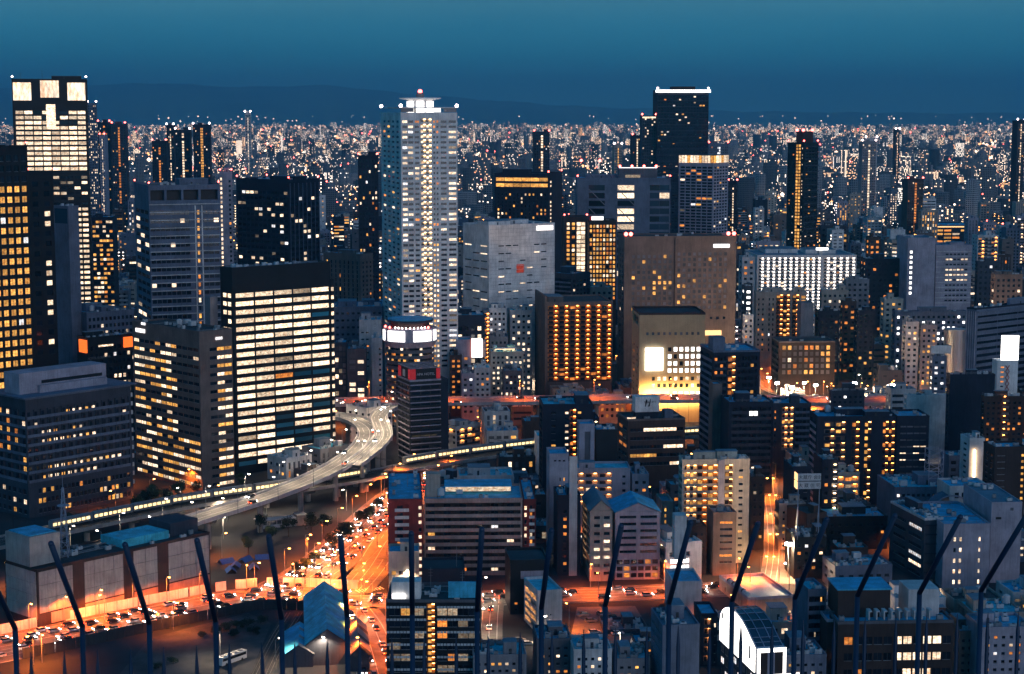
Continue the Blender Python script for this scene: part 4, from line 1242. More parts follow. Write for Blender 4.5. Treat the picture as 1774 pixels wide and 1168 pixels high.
for k in range(6):
    m = MB()
    z = sg.H - 2 - 3 * k
    m.tube((sg.Lr * .40, -.3, z), (sg.Lr * .58, -.3, z - 3), .18, 'mast_red')
    m.tube((sg.Lr * .58, -.3, z), (sg.Lr * .40, -.3, z - 3), .18, 'mast_red')
    m.build('brace', sg.root)

# ------------------------------------------------------------------ right-hand foreground
c12 = B('apartment_tower', 'tall dark apartments with one stack of orange-lit landings', 1213, 1236, 1317, 611, 850, 8, 'navy',
  R=[BAL(12, 11.4, rail='slate', bw='navy', lit=.35, pal='amber', px=(1238, 1258, 618, 790), dep=1.2), BAL(12, 11.4, lamp='lamp_gold', bw='orange_wall', rail='navy', lit=.9, pal='amber', px=(1261, 1275, 618, 790), dep=1.0, rh=.25),
     BAL(13, 11.4, rail='navy', bw='navy', lit=.12, px=(1278, 1312, 618, 790), dep=1.3)],
  L=[BAL(8, 11.4, rail='bluegrey', bw='navy', lit=.04, px=(1214, 1234, 618, 790), dep=1.3, rh=.42)], roofmat='roof_blue', roof='rail ac4', trim='bluegrey')
c12.part('penthouse', [(.5, 6.5, 3, 12, c12.H + .1, c12.H + 7, 'bluegrey')])
B('apartment_block', 'brown slab stair tower in front of the dark apartments with orange landings', None, 1235, 1251, 668, 815, 4, 'taupe', R=[], Ll=10, roof='', roofmat='roof_blue')
B('apartment_block', 'navy apartments with pale end strip and two bright top windows', 1249, 1263, 1340, 700, 795, 4, 'navy',
  R=[BAL(19, 12, rail='slate', bw='navy', lit=.03, px=(1268, 1336, 706, 830), dep=1.3, rh=.45)], L=[], roofmat='roof_blue', roof='pent rail ac5').part('lit_window', [(9.5, 11.2, -.25, -.05, 36.5, 38.5, 'pure'), (11.6, 13.2, -.25, -.05, 36.5, 38.5, 'pure')])
B('apartment_block', 'grey apartments with two bright corridor columns beside the big dark block', None, 1340, 1405, 702, 840, 4, 'slate',
  R=[G(6, 10, w=.4, h=.4, lit=.3, pal='amber', px=(1341, 1346, 708, 780)), BAL(10, 10.3, lamp='lamp_gold', bw='peach', rail='grey', lit=.2, pal='gold', px=(1355, 1375, 706, 780), dep=1.3), BAL(14, 10.3, rail='bluegrey', bw='slate', lit=.04, px=(1378, 1403, 706, 780), dep=1.3)], Ll=18, roofmat='roof_blue', roof='pent ac4')
c15 = B('apartment_block', 'big dark apartment block with two columns of orange lamps', 1403, 1416, 1552, 725, 772, 2, 'navy',
  R=[BAL(20, 12.1, lamp='lamp_gold', lp=.7, bw='taupe', rail='navy', lit=.5, pal='gold', px=(1428, 1466, 731, 900), dep=1.0, rh=.36), BAL(14, 12.1, lamp='lamp_orange', bw='brown', rail='navy', lit=.15, pal='amber', px=(1476, 1490, 731, 900), dep=1.3, rh=.3),
     BAL(12, 12.1, lamp='lamp_gold', lp=.7, bw='brown', rail='navy', lit=.6, pal='gold', px=(1498, 1510, 731, 900), dep=1.0, rh=.3), BAL(11, 12.1, lamp='lamp_orange', bw='brown', rail='navy', lit=.4, pal='amber', px=(1530, 1551, 731, 900), dep=1.3, rh=.3)],
  L=[BAL(12, 12.1, rail='lav', bw='slate', lit=.05, px=(1404, 1414, 731, 890), dep=1.0, rh=.4)], roofmat='roof_blue', roof='pent2 ac7 tank')
B('apartment_block', 'wing of the big dark block with pale horizontal balcony strips', None, 1554, 1610, 724, 774, 2, 'navy',
  R=[G(13, 12.1, w=.9, h=.22, lit=.2, px=(1560, 1606, 733, 880), pat=lambda i, j, nx, ny, r: 'glass_grey' if r.random() < .9 else 'cream')], Ll=18, roofmat='roof_blue', roof='rail ac3')
B('commercial_building', 'white windowless block behind the big dark apartments', 1566, 1571, 1643, 688, 865, 3, 'white', R=[], L=[BAL(5, 10, lit=.1, rail='pale', dep=1)], roofmat='roof_grey', roof='tank ac3').part('roof_sign', [(12, 22, 1, 2, 55.5, 59.5, 'pale')])
B('apartment_block', 'brown block with pale rungs of stair windows at the picture edge', 1704, 1724, 1778, 778, 715, 6, 'dbrown',
  R=[G(30, 11, w=.75, h=.16, lit=.02, px=(1726, 1745, 784, 870), dk='glass_grey'), G(8, 11, w=.5, h=.4, lit=.8, pal='gold', px=(1768, 1777, 784, 880))], L=[G(10, 11, w=.55, h=.55, lit=.05, px=(1706, 1722, 786, 870))], roofmat='roof_blue', roof='ac3')
fl = B('commercial_building', 'pale building whose wall is washed by one upright floodlight', 1664, 1680, 1706, 763, 752, 6, 'white', R=[], L=[G(10, 10, w=.4, h=.4, lit=.1)], roofmat='roof_blue', roof='pent ac3 rail')
fl.part('flood_strip', [(2.0, 2.5, -.8, -.5, fl.H - 20, fl.H - 4, 'lamp_warm')])
B('commercial_building', 'low terrace house with a deep blue roof and lit glass front', None, 1645, 1714, 846, 690, 4, 'pale',
  R=[G(11, 14, w=.6, h=.6, lit=.7, pal='hotel', px=(1652, 1712, 850, 866))], Ll=16, roofmat='roof_blue', roof='ac2')
at = B('office_building', 'blue low office carrying a lattice antenna frame on its roof', None, 1550, 1642, 848, 712, 4, 'bluegrey', R=[G(9, 13, w=.6, h=.4, lit=.12, pal='cool')], Ll=26, roofmat='roof_teal', roof='pent ac6 tank')
m = MB()
ax, ay, az = at.Lr * .72, 6, at.H
for (i, j) in ((0, 0), (1, 0), (0, 1), (1, 1)):
    m.tube((ax + 6 * i, ay + 6 * j, az), (ax + 6 * i, ay + 6 * j, az + 15), .16, 'lav')
for k in range(5):
    z = az + 3 * k
    for (p, q) in (((0, 0), (6, 0)), ((6, 0), (6, 6)), ((6, 6), (0, 6)), ((0, 6), (0, 0))):
        m.tube((ax + p[0], ay + p[1], z + 3), (ax + q[0], ay + q[1], z + 3), .11, 'lav')
        m.tube((ax + p[0], ay + p[1], z), (ax + q[0], ay + q[1], z + 3), .10, 'lav')
m.build('lattice_frame', at.root)
# large grey building with the arched roof
gb = B('office_building', 'large pale office with slanted lit windows on its narrow side', 1543, 1602, 1634, 902, 640, 12, 'slate',
  R=[LEDGE(18, .3, .9, 'navy', px=(1604, 1632, 910, 1080))], L=[G(24, 18, w=.8, h=.42, lit=.3, pal='office', px=(1546, 1600, 912, 1040))], roofmat='roof_blue', roof='pent ac6 tank', trim='pale')
B('office_building', 'pale wing with three narrow lit windows on every floor', None, 1635, 1716, 912, 632, 3, 'lav',
  R=[G(9, 19.2, w=.42, h=.42, lit=.95, pal='cream', px=(1650, 1670, 925, 1060)), G(9, 19.2, w=.42, h=.42, lit=.9, pal='cream', px=(1694, 1702, 925, 1060))], Ll=38, roofmat='roof_blue', roof='ac5 pipe2 rail')
gw = B('office_building', 'tall blank pale end block with two small dark marks near its top', None, 1718, 1771, 872, 640, 3, 'lav', R=[], Ll=34, roofmat='roof_grey', roof='ac4', par=.4)
gw.part('wall_mark', [(gw.Lr * .15, gw.Lr * .33, -.12, -.02, gw.zpx(900), gw.zpx(896), 'black')])
gw.part('wall_mark', [(gw.Lr * .62, gw.Lr * .72, -.12, -.02, gw.zpx(885), gw.zpx(880), 'mid')])
am = MB()
n = 14
for k in range(n):
    t0, t1 = pi * k / n, pi * (k + 1) / n
    for (ra, rb) in ((9.0, 8.4),):
        am.poly([(9 * cos(t0), 0, 9 * sin(t0)), (9 * cos(t1), 0, 9 * sin(t1)), (9 * cos(t1), 9, 9 * sin(t1)), (9 * cos(t0), 9, 9 * sin(t0))], 'bluegrey')
        am.poly([(8.4 * cos(t0), 0, 8.4 * sin(t0)), (8.4 * cos(t1), 0, 8.4 * sin(t1)), (8.4 * cos(t1), 9, 8.4 * sin(t1)), (8.4 * cos(t0), 9, 8.4 * sin(t0))], 'mid')
        am.poly([(9 * cos(t0), 0, 9 * sin(t0)), (9 * cos(t1), 0, 9 * sin(t1)), (8.4 * cos(t1), 0, 8.4 * sin(t1)), (8.4 * cos(t0), 0, 8.4 * sin(t0))], 'lav')
am.box(-8.3, 8.3, 6, 6.2, 0, 4.5, 'mid')
am.box(-5.5, -1.5, 5.7, 5.95, .6, 3.2, 'cream')
am.box(2.2, 5.5, 5.7, 5.95, 1.8, 3.6, 'amber')
ax_, ay_, az_ = W(1650, 896, 690)
tag(am.build('arched_roof', None, None, (ax_, ay_, az_)), 'round arched roof hall standing on the large pale office', 'roof hall')
gp = MB()
gp.box(-10, 10, -1, 14, 0, az_ - .05, 'slate')
tag(gp.build('office_building', None, None, (ax_, ay_, 0)), 'dark block directly under the arched roof hall', 'building')
OCC.append((ax_ - 10, ay_, 0, 20, 14))

B('apartment_block', 'cream apartments with lit rounded balconies above a bright yard', 1343, 1350, 1396, 876, 690, 4, 'beige',
  R=[G(11, 12.6, w=.35, h=.35, lit=.1, px=(1353, 1374, 882, 955), pal='gold'), BAL(20, 12.6, lamp='lamp_warm', bw='cream_wall', rail='cream_wall', lit=.3, px=(1376, 1395, 880, 958), dep=1.2, rh=.42)], L=[BAL(7, 12.6, lamp='lamp_warm', lp=.5, rail='beige', lit=.2, dep=1)], roofmat='roof_blue', roof='pent ac3')
B('apartment_block', 'red-brown block with stacked dark balconies next to the bright yard', None, 1398, 1432, 894, 672, 20, 'brown',
  R=[BAL(12, 13.5, rail='brown', bw='dbrown', lit=.06, px=(1404, 1428, 900, 1010), dep=1.4), ], Ll=16, roofmat='roof_dark', roof='pent')
B('apartment_block', 'black block with one lit top window behind the teal-roofed office', None, 1434, 1538, 899, 690, 4, 'black',
  R=[G(12, 13, w=.4, h=.35, lit=.06, pal='amber')], Ll=18, roofmat='roof_blue', roof='pent ac4 rail')
B('office_building', 'dark building with a blue roof left of the two-line sign', None, 1372, 1440, 925, 652, 2, 'navy', R=[], Ll=8, roof='', roofmat='roof_dark') if False else None
tr = B('office_building', 'slate office with a teal roof crowded by cooling units', 1425, 1447, 1546, 985, 628, 8, 'bluegrey',
  R=[G(18, 17, w=.5, h=.4, lit=.12, pal='gold', px=(1450, 1500, 992, 1060)), G(14, 17, w=.6, h=.4, lit=.1, px=(1502, 1544, 992, 1060))], L=[G(10, 17, w=.5, h=.4, lit=.05)], roofmat='roof_teal', roof='pent ac9 pipe tank rail')
br = B('office_building', 'brown modern building with white fin row and wide lit windows', 1437, 1452, 1652, 1082, 512, 3, 'dbrown',
  R=[G(17, 28, w=.84, h=.5, px=(1462, 1650, 1096, 1180), pat=lambda i, j, nx, ny, r: 'cream' if (5 <= i <= 9 and r.random() < .9) else ('amber' if r.random() < .06 else 'glass'))], L=[G(10, 28, w=.3, h=.4, lit=.2, pal='gold')], roofmat='roof_blue', roof='ac4', trim='mid')
br.part('upper_storey', [(1.5, br.Lr * .50, 7, 20, br.H + .03, br.H + 8.5, 'dbrown')])
br.part('upper_roof', [(1.2, br.Lr * .515, 6.7, 20.3, br.H + 8.52, br.H + 9.0, 'roof_blue')])
br.part('stair_block', [(br.Lr * .66, br.Lr * .93, 7, 18, br.H + .03, br.H + 8.5, 'pale')])
for k in range(9):
    m = MB()
    x = br.Lr * .27 + k * 2.3
    m.box(x, x + .35, 1.0, 4.4, br.H + .95, br.H + 3.6, 'pale')
    m.box(x + .36, x + 1.1, 1.0, 4.4, br.H + 3.3, br.H + 3.6, 'pale')
    m.build('fin', br.root)
B('office_building', 'slim brown stair block attached left of the brown modern building', None, 1433, 1450, 1078, 518, 3, 'dbrown', R=[], Ll=9, roof='', roofmat='roof_blue', trim='lav')
B('office_building', 'blue slab building with open balconies beside the peach hall', 1378, 1400, 1432, 1026, 528, 8, 'bluegrey',
  R=[BAL(11, 16, rail='bluegrey', bw='navy', lit=.06, px=(1402, 1431, 1034, 1140), dep=1.5, rh=.4)], L=[], roofmat='roof_teal', roof='ac2 mast')
ph = B('hall', 'peach hall with a flat blue-lilac roof and white ducts', 1246, 1296, 1376, 1040, 600, 12, 'peach', R=[], L=[G(16, 40, w=.12, h=.7, lit=0, px=(1250, 1292, 1046, 1090))], roofmat='unit_white', roof='', trim='lav')
for k in range(4):
    m = MB()
    m.tube((1.2, 4 + 5 * k, ph.H + .9), (1.2, 7.5 + 5 * k, ph.H + .9), .9, 'unit_white', 10)
    m.tube((1.2, 7.6 + 5 * k, ph.H + .9), (1.2, 8.6 + 5 * k, ph.H + .9), 1.0, 'metal_dark', 10)
    m.build('roof_duct', ph.root)
# white lit arch building in the foreground
wx, wy, wz = W(1308, 1165, 498)
wa = thing('commercial_building', 'glowing white curved-gable building with an arched glass roof', 'building', (wx, wy, 0), radians(11))
AL, AW, z0 = 33.0, 8.6, wz
prof = [(0, 0), (0, 7.4), (2.0, 8.2), (4.3, 9.0), (8, 10.6), (12.2, 11.9), (17, 12.7), (21, 12.9), (25, 12.5), (28, 11.6), (30.5, 10.2), (32.3, 8.3), (AL, 5.5), (AL, 0)]
m = MB()
m.poly([(.02, q[0], z0 + q[1]) for q in prof], 'white')
m.poly([(AW, q[0], z0 + q[1]) for q in prof], 'slate')
m.box(0, AW, 0, AL, 0, z0 - .05, 'slate')
m.build('wall', wa)
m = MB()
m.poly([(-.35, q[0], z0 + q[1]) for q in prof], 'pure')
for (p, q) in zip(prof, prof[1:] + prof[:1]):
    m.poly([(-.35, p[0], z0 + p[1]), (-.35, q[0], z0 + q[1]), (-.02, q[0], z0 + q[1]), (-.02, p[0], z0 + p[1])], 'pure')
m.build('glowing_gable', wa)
m = MB()
m.box(-.42, -.36, 29.0, 30.6, z0 + 7.6, z0 + 9.4, 'beige')
m.build('gable_mark', wa)
m = MB()
m.box(-.42, -.36, 3.2, 4.6, z0 + 3.0, z0 + 6.8, 'beige')
m.build('gable_mark', wa)
m = MB()
for (p, q) in zip(prof[1:], prof[2:-1]):
    m.poly([(.05, p[0], z0 + p[1]), (AW, p[0], z0 + p[1]), (AW, q[0], z0 + q[1]), (.05, q[0], z0 + q[1])], 'glass_blue')
m.build('arched_glass_roof', wa)
for x in (.3, AW * .33, AW * .66, AW - .2):
    m = MB()
    for (p, q) in zip(prof[1:], prof[2:-1]):
        m.tube((x, p[0], z0 + p[1] + .15), (x, q[0], z0 + q[1] + .15), .14, 'mast_blue')
    m.build('roof_rib', wa)
for p in prof[1:-1]:
    m = MB()
    m.tube((0, p[0], z0 + p[1] + .15), (AW, p[0], z0 + p[1] + .15), .1, 'mast_blue')
    m.build('roof_purlin', wa)
m = MB()
m.box(.2, AW + .2, -1.5, -.05, z0 - 3, z0 + 7.4, 'white')
m.build('front_block', wa)
m = MB()
m.box(.1, AW + .3, -1.66, -1.52, z0 + 6.3, z0 + 7.5, 'pure')
m.box(.1, 1.0, -1.66, -1.52, z0 - .4, z0 + 6.28, 'pure')
m.box(AW - .6, AW + .3, -1.66, -1.52, z0 - .4, z0 + 6.28, 'pure')
m.box(.1, AW + 4.5, -1.66, -1.52, z0 - 2.0, z0 - .42, 'pure')
m.build('sign_frame', wa)
m = MB()
m.box(1.1, AW - .7, -1.6, -1.53, z0 - .38, z0 + 6.26, 'dbrown')
m.box(3.2, 5.4, -1.66, -1.61, z0 - .38, z0 + 6.26, 'lav')
m.build('sign_panel', wa)
for k in range(8):
    for j in range(3):
        o = link('window', pane(2.6, 1.9, 'glass_grey' if (k + j) % 4 else 'cool', True), wa, None, (-.06, 2.5 + 4.0 * k, z0 - 2.2 - 3.6 * j), -pi / 2)
OCC.append((wx - 2, wy - 2, .19, 14, 38))

B('apartment_block', 'blue-grey foreground block with pale banded side and stacked lamps', 1128, 1148, 1212, 1088, 507, 6, 'bluegrey',
  R=[], L=[G(14, 17, w=.9, h=.3, lit=.12, pal='cream', dk='glass_grey', px=(1130, 1147, 1094, 1168))], roofmat='roof_grey', roof='pent ac4')
B('apartment_block', 'dark narrow block with a column of warm arched lamps', None, 1214, 1243, 1068, 540, 3, 'navy',
  R=[BAL(12, 15.5, lamp='lamp_gold', bw='peach', rail='slate', lit=.1, px=(1220, 1232, 1072, 1168), dep=1.4), G(9, 15.5, w=.5, h=.5, lit=.6, pal='cream', px=(1236, 1242, 1076, 1168))], Ll=14, roofmat='roof_blue', roof='')
wt = B('office_building', 'white building with teal roof and slanted dark side windows', 1122, 1154, 1216, 945, 640, 14, 'white',
  R=[G(40, 13, w=.9, h=.75, lit=1, pal='pure', px=(1160, 1196, 968, 990)), OPEN((1160, 1196, 958, 966), 1.0, 'mid')], L=[BAL(9, 13, lamp='lamp_warm', lp=.35, rail='slate', bw='slate', lit=.1, px=(1124, 1152, 950, 1050), dep=1.2, rh=.55)], roofmat='roof_teal', roof='pent2 ac5 pipe')
B('commercial_building', 'plain pale stepped block with a tall blank stair tower', None, 1166, 1216, 1012, 596, 4, 'pale', R=[G(10, 22, w=.2, h=.15, lit=0, px=(1176, 1188, 1030, 1060))], Ll=18, roofmat='roof_blue', roof='').part('stair_tower', [(.5, 4.6, .6, 6, 20, 35.5, 'pale')])
B('apartment_block', 'slim beige block with orange-lit stair windows at street corner', None, 1236, 1276, 892, 650, 5, 'taupe',
  R=[G(26, 12.4, w=.8, h=.4, lit=.25, pal='amber', px=(1245, 1272, 900, 980)), ], Ll=12, roofmat='roof_grey', roof='ac2')
B('apartment_block', 'dark brown low block with a small roof hut beside the beige corner block', None, 1186, 1224, 916, 652, 4, 'dbrown', R=[G(12, 12, w=.4, h=.4, lit=.12, pal='amber')], Ll=14, roofmat='roof_dark', roof='pent ac2')
oa = B('apartment_block', 'cream apartments aglow with orange balconies and a grey central pier', 1176, 1182, 1299, 800, 668, 3, 'cream_wall',
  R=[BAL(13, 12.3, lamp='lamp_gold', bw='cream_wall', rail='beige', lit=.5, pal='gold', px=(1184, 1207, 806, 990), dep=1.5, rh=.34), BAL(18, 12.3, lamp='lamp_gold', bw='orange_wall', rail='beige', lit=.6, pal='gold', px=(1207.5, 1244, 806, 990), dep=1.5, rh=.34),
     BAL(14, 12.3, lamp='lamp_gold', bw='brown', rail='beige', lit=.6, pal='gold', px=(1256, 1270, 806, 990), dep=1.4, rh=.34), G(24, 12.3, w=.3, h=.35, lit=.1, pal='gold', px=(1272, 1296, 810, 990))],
  L=[BAL(6, 12.3, lit=.1, dep=1)], roofmat='roof_teal', roof='pent2 ac7 tank rail')
oa.part('pier', [(oa.Lr * .535, oa.Lr * .625, -.6, -.02, 0, oa.H + .5, 'lav')])
ro = B('office_building', 'brown office with ribbon windows under a white rooftop logo billboard', 1070, 1088, 1187, 730, 805, 10, 'brown',
  R=[G(12, 14.6, w=.97, h=.42, px=(1092, 1184, 738, 812), dk='glass', pat=lambda i, j, nx, ny, r: 'cream' if (j == ny - 1 and 1 < i < 7) or (j == 2 and i > 4) or (j == 0 and i > 5) else ('gold' if j == 1 and i < 4 else 'glass'))],
  L=[G(8, 14.6, w=.9, h=.42, lit=.3, pal='amber', px=(1072, 1086, 738, 812))], roofmat='roof_dark', roof='ac3', trim='taupe')
ro.part('billboard', [(4.4, 16.0, 4, 10, ro.H + 3.4, ro.H + 10.6, 'white')])
ro.part('billboard_frame', [(4.6, 15.8, 4.2, 9.8, ro.H + .1, ro.H + 3.38, 'navy')])
m = MB()
m.poly([(9.0, 3.94, ro.H + 6.0), (9.5, 3.94, ro.H + 6.0), (10.2, 3.94, ro.H + 8.9), (9.9, 3.94, ro.H + 9.4), (9.4, 3.94, ro.H + 9.1)], 'black')
m.poly([(10.2, 3.94, ro.H + 6.0), (11.3, 3.94, ro.H + 6.0), (11.9, 3.94, ro.H + 9.6), (11.4, 3.94, ro.H + 9.2), (10.8, 3.94, ro.H + 6.6)], 'black')
m.build('logo', ro.root)
ro.text('R', '安藤ハザマ', (1119, 702), 3.6, 'black', d=-3.9)
ro.part('rooftop_block', [(ro.Lr * .68, ro.Lr * .83, 4, 9, ro.H + .1, ro.H + 4, 'bluegrey')])
ro.part('roof_lamps', [(-.2, 3.8, .6, .9, ro.H + 1.0, ro.H + 1.7, 'cream')])
da = B('apartment_block', 'narrow black apartments with a column of orange lamps and a teal roof', 934, 940, 1027, 704, 745, 3, 'navy',
  R=[G(16, 11.4, w=.4, h=.35, lit=.25, pal='home', px=(950, 968, 710, 800)), G(10, 11.4, w=.7, h=.35, lit=.7, pal='cream', px=(978, 986, 710, 830)), BAL(12, 11.4, lamp='lamp_orange', bw='orange_wall', rail='dbrown', lit=.2, pal='amber', px=(987, 998, 710, 830), dep=1.3),
     G(9, 11.4, w=.7, h=.35, lit=.5, pal='gold', px=(1000, 1008, 710, 760))], L=[BAL(4, 11.4, rail='navy', bw='navy', lit=.0, px=(935, 939, 710, 850), dep=1)], roofmat='roof_teal', roof='ac3 pent')
B('apartment_block', 'pale slab with one dark vertical stripe beside the narrow black apartments', None, 1004, 1030, 738, 718, 3, 'lav', R=[OPEN((1013, 1023, 748, 830), .4, 'mid')], Ll=10, roofmat='roof_blue', roof='')
B('apartment_block', 'plain black low block between the pale slab and brown office', None, 1032, 1070, 748, 722, 3, 'black', R=[], Ll=14, roofmat='roof_blue', roof='ac3')
B('apartment_block', 'tall pale blank slab with two tiny lit windows', None, 952, 985, 790, 685, 4, 'lav', R=[G(8, 9, w=.5, h=.5, lit=0, px=(958, 981, 796, 801)), G(9, 12, w=.3, h=.5, lit=.9, pal='gold', px=(967, 981, 824, 850))], Ll=14, roofmat='roof_blue', roof='')
B('apartment_block', 'low apartments with orange lamps and a bright blue roof strip', None, 988, 1092, 815, 700, 2, 'lav',
  R=[BAL(26, 11.6, lamp='lamp_gold', bw='pink', rail='lav', lit=.2, px=(988, 1060, 820, 880), dep=1.5, rh=.42), G(20, 11.6, w=.3, h=.35, lit=0, px=(1072, 1090, 820, 880))], Ll=14, roofmat='roof_teal', roof='pent')
B('apartment_block', 'navy and white narrow block left of the beige gabled building', None, 966, 1006, 862, 650, 4, 'navy',
  R=[G(12, 13.6, w=.4, h=.4, lit=.2, pal='amber', px=(972, 986, 880, 1005))], Ll=16, roofmat='roof_blue', roof='pent ac3').part('white_pier', [(4.4, 7.4, -.4, -.02, 0, 46, 'pale')])
gg = B('apartment_block', 'beige gabled building glowing orange near the street', 1009, 1022, 1061, 886, 642, 4, 'beige',
  R=[G(19, 13.7, w=.6, h=.42, px=(1026, 1060, 890, 1000), pat=lambda i, j, nx, ny, r: 'cream' if j in (2, 3) or (i == 1 and j in (4, 6)) else 'glass')], L=[BAL(9, 13.7, lamp='lamp_warm', rail='beige', bw='beige', lit=.1, dep=1.0)], roofmat='roof_grey', roof='', par=.2)
def gable(bq, mat, roofm, h=4.0):
    m = MB()
    L_, D_, z = bq.Lr, bq.Ll, bq.H + .25
    m.poly([(0, 0, z), (L_, 0, z), (L_ / 2, 0, z + h)], mat)
    m.poly([(0, D_, z), (L_, D_, z), (L_ / 2, D_, z + h)], mat)
    m.build('gable_wall', bq.root)
    for s in (0, 1):
        r_ = MB()
        x0, x1 = (0 - .4, L_ / 2) if s == 0 else (L_ + .4, L_ / 2)
        r_.poly([(x0, -.5, z - .2), (x0, D_ + .5, z - .2), (x1, D_ + .5, z + h + .15), (x1, -.5, z + h + .15)], roofm)
        r_.poly([(x0, -.5, z - .45), (x0, D_ + .5, z - .45), (x1, D_ + .5, z + h - .1), (x1, -.5, z + h - .1)], roofm)
        r_.build('roof_slope', bq.root)
gable(gg, 'beige', 'roof_grey')
pg = B('apartment_block', 'lilac building with a shallow gable and a dark glass base', None, 1066, 1144, 888, 644, 4, 'lav',
  R=[G(38, 13.6, w=.80, h=.42, lit=.08, pal='cream', px=(1070, 1142, 890, 962)), G(12, 14, w=.8, h=.7, lit=.3, pal='amber', dk='glass', px=(1068, 1142, 968, 1010))], Ll=20, roofmat='roof_blue', roof='', par=.2)
gable(pg, 'lav', 'roof_blue', 3.4)
B('apartment_block', 'beige sliver with a gold lamp column beside the lilac gable', None, 1146, 1166, 872, 690, 4, 'beige', R=[G(8, 12, w=.5, h=.6, lit=.9, pal='gold', px=(1150, 1156, 878, 930))], Ll=14, roofmat='roof_grey', roof='')
rb = B('apartment_complex', 'red-brown apartment wing with white balconies and a blue roof', None, 672, 732, 869, 646, 4, 'redbrick',
  R=[BAL(24, 12.6, rail='pale', bw='redbrick', lit=.2, pal='home', px=(684, 708, 874, 1010), dep=1.2, rh=.4, nx=1), G(8, 12.6, w=.7, h=.5, lit=.9, pal='cream', px=(724, 731, 874, 1010))], Ll=52, roofmat='roof_blue', roof='ac5 mast')
rm_ = B('apartment_complex', 'long pink-banded apartment front between two red-brown wings', None, 735, 905, 868, 650, 2, 'pink',
  R=[BAL(28, 12.9, rail='pink', bw='dbrown', lit=.10, pal='home', px=(737, 902, 872, 1005), dep=1.5, rh=.46, div=1)], Ll=26, roofmat='roof_blue', roof='ac4 tank mast')
rm_.part('stair_tower', [(0.4, 6.0, 6, 12, rm_.H, rm_.H + 9, 'beige')])
rm_.part('lit_gallery', [(8, rm_.Lr - 4, 12, 12.4, rm_.H + 1.0, rm_.H + 2.6, 'cream'), (7.5, rm_.Lr - 3.5, 11.5, 24, rm_.H + 2.8, rm_.H + 3.2, 'roof_blue')])
B('apartment_complex', 'slim red-brown wing at the far end of the pink-banded front', None, 907, 928, 869, 652, 2, 'redbrick', R=[G(8, 12.6, w=.8, h=.6, lit=.8, pal='cream', px=(908, 913, 874, 1010)), BAL(12, 12.6, rail='pale', bw='redbrick', lit=.2, px=(917, 926, 874, 1010), dep=1.2)], Ll=40, roofmat='roof_blue', roof='ac3')
B('commercial_building', 'low house with a bright blue roof behind the red-brown apartments', None, 795, 890, 828, 735, 4, 'pale', R=[G(14, 10, w=.7, h=.5, lit=.4, pal='cream')], Ll=18, roofmat='roof_teal', roof='pent ac6')
tl = B('office_building', 'black and white tiled office with a glowing orange lift shaft', None, 669, 832, 1044, 516, 0, 'black',
  R=[G(19, 22, w=.92, h=.66, px=(673, 735, 1050, 1168), pat=lambda i, j, nx, ny, r: 'gold' if r.random() < .14 else ('dim' if r.random() < .35 else 'glass')), G(19, 22, w=.92, h=.66, px=(757, 829, 1050, 1168), pat=lambda i, j, nx, ny, r: 'amber' if r.random() < .14 else ('dim' if r.random() < .3 else 'glass')),
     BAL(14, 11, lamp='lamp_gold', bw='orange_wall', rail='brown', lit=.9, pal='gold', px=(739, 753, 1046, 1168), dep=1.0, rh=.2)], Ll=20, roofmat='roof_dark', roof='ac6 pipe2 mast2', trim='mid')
for k in range(7):
    for q in range(28):
        if not 11.5 < q < 14.5:
            m = tl.Lr * (q + .5) / 28
            if k == 0 and q == 0:
                tm = MB()
                tm.box(-.42, .42, -.12, 0, -.34, .34, 'unit_white')
                tile = tm.mesh('tile')
            link('tile', tile, tl.root, None, (m, -.02, tl.zpx(1052 + 21.6 * k)))
tl.part('roof_sign', [(tl.Lr * .66, tl.Lr * .98, 1.0, 2.0, tl.H + 1.2, tl.H + 6.0, 'roof_blue')])
tl.part('rooftop_screen', [(tl.Lr * .05, tl.Lr * .36, 3, 9, tl.H + .2, tl.H + 5.5, 'white')])
tl.part('roof_lamp', [(tl.Lr * .06, tl.Lr * .2, 2.2, 2.8, tl.H + .6, tl.H + 1.8, 'screen')])
B('commercial_building', 'small tan building with an orange-lit porch beside the red-brown wing', None, 673, 726, 960, 622, 3, 'cream_wall', R=[G(14, 14, w=.6, h=.5, lit=.5, pal='hotel', px=(676, 700, 985, 1030))], Ll=12, roofmat='roof_blue', roof='pent')
B('commercial_building', 'dark barrel-roofed hall behind the tiled office', None, 731, 805, 990, 598, 3, 'navy', R=[], Ll=16, roofmat='roof_dark', roof='mast')
B('apartment_block', 'black tower with small red windows and a white gable top', None, 884, 950, 975, 598, 6, 'black', R=[G(20, 14, w=.3, h=.3, lit=.6, pal='amber', px=(886, 902, 1040, 1120)), OPEN((902, 948, 990, 1004), .2, 'lav')], Ll=18, roofmat='roof_dark', roof='')
tz = B('apartment_block', 'pale blank building with a sloping side and yellow balconies', 908, 931, 974, 1028, 574, 14, 'pale',
  R=[G(12, 12, w=.2, h=.2, lit=0, px=(948, 960, 1060, 1110))], L=[BAL(12, 14, lamp='lamp_gold', lp=.5, bw='cream_wall', rail='pale', lit=.5, pal='gold', px=(910, 929, 1036, 1130), dep=1.2)], roofmat='roof_teal', roof='')
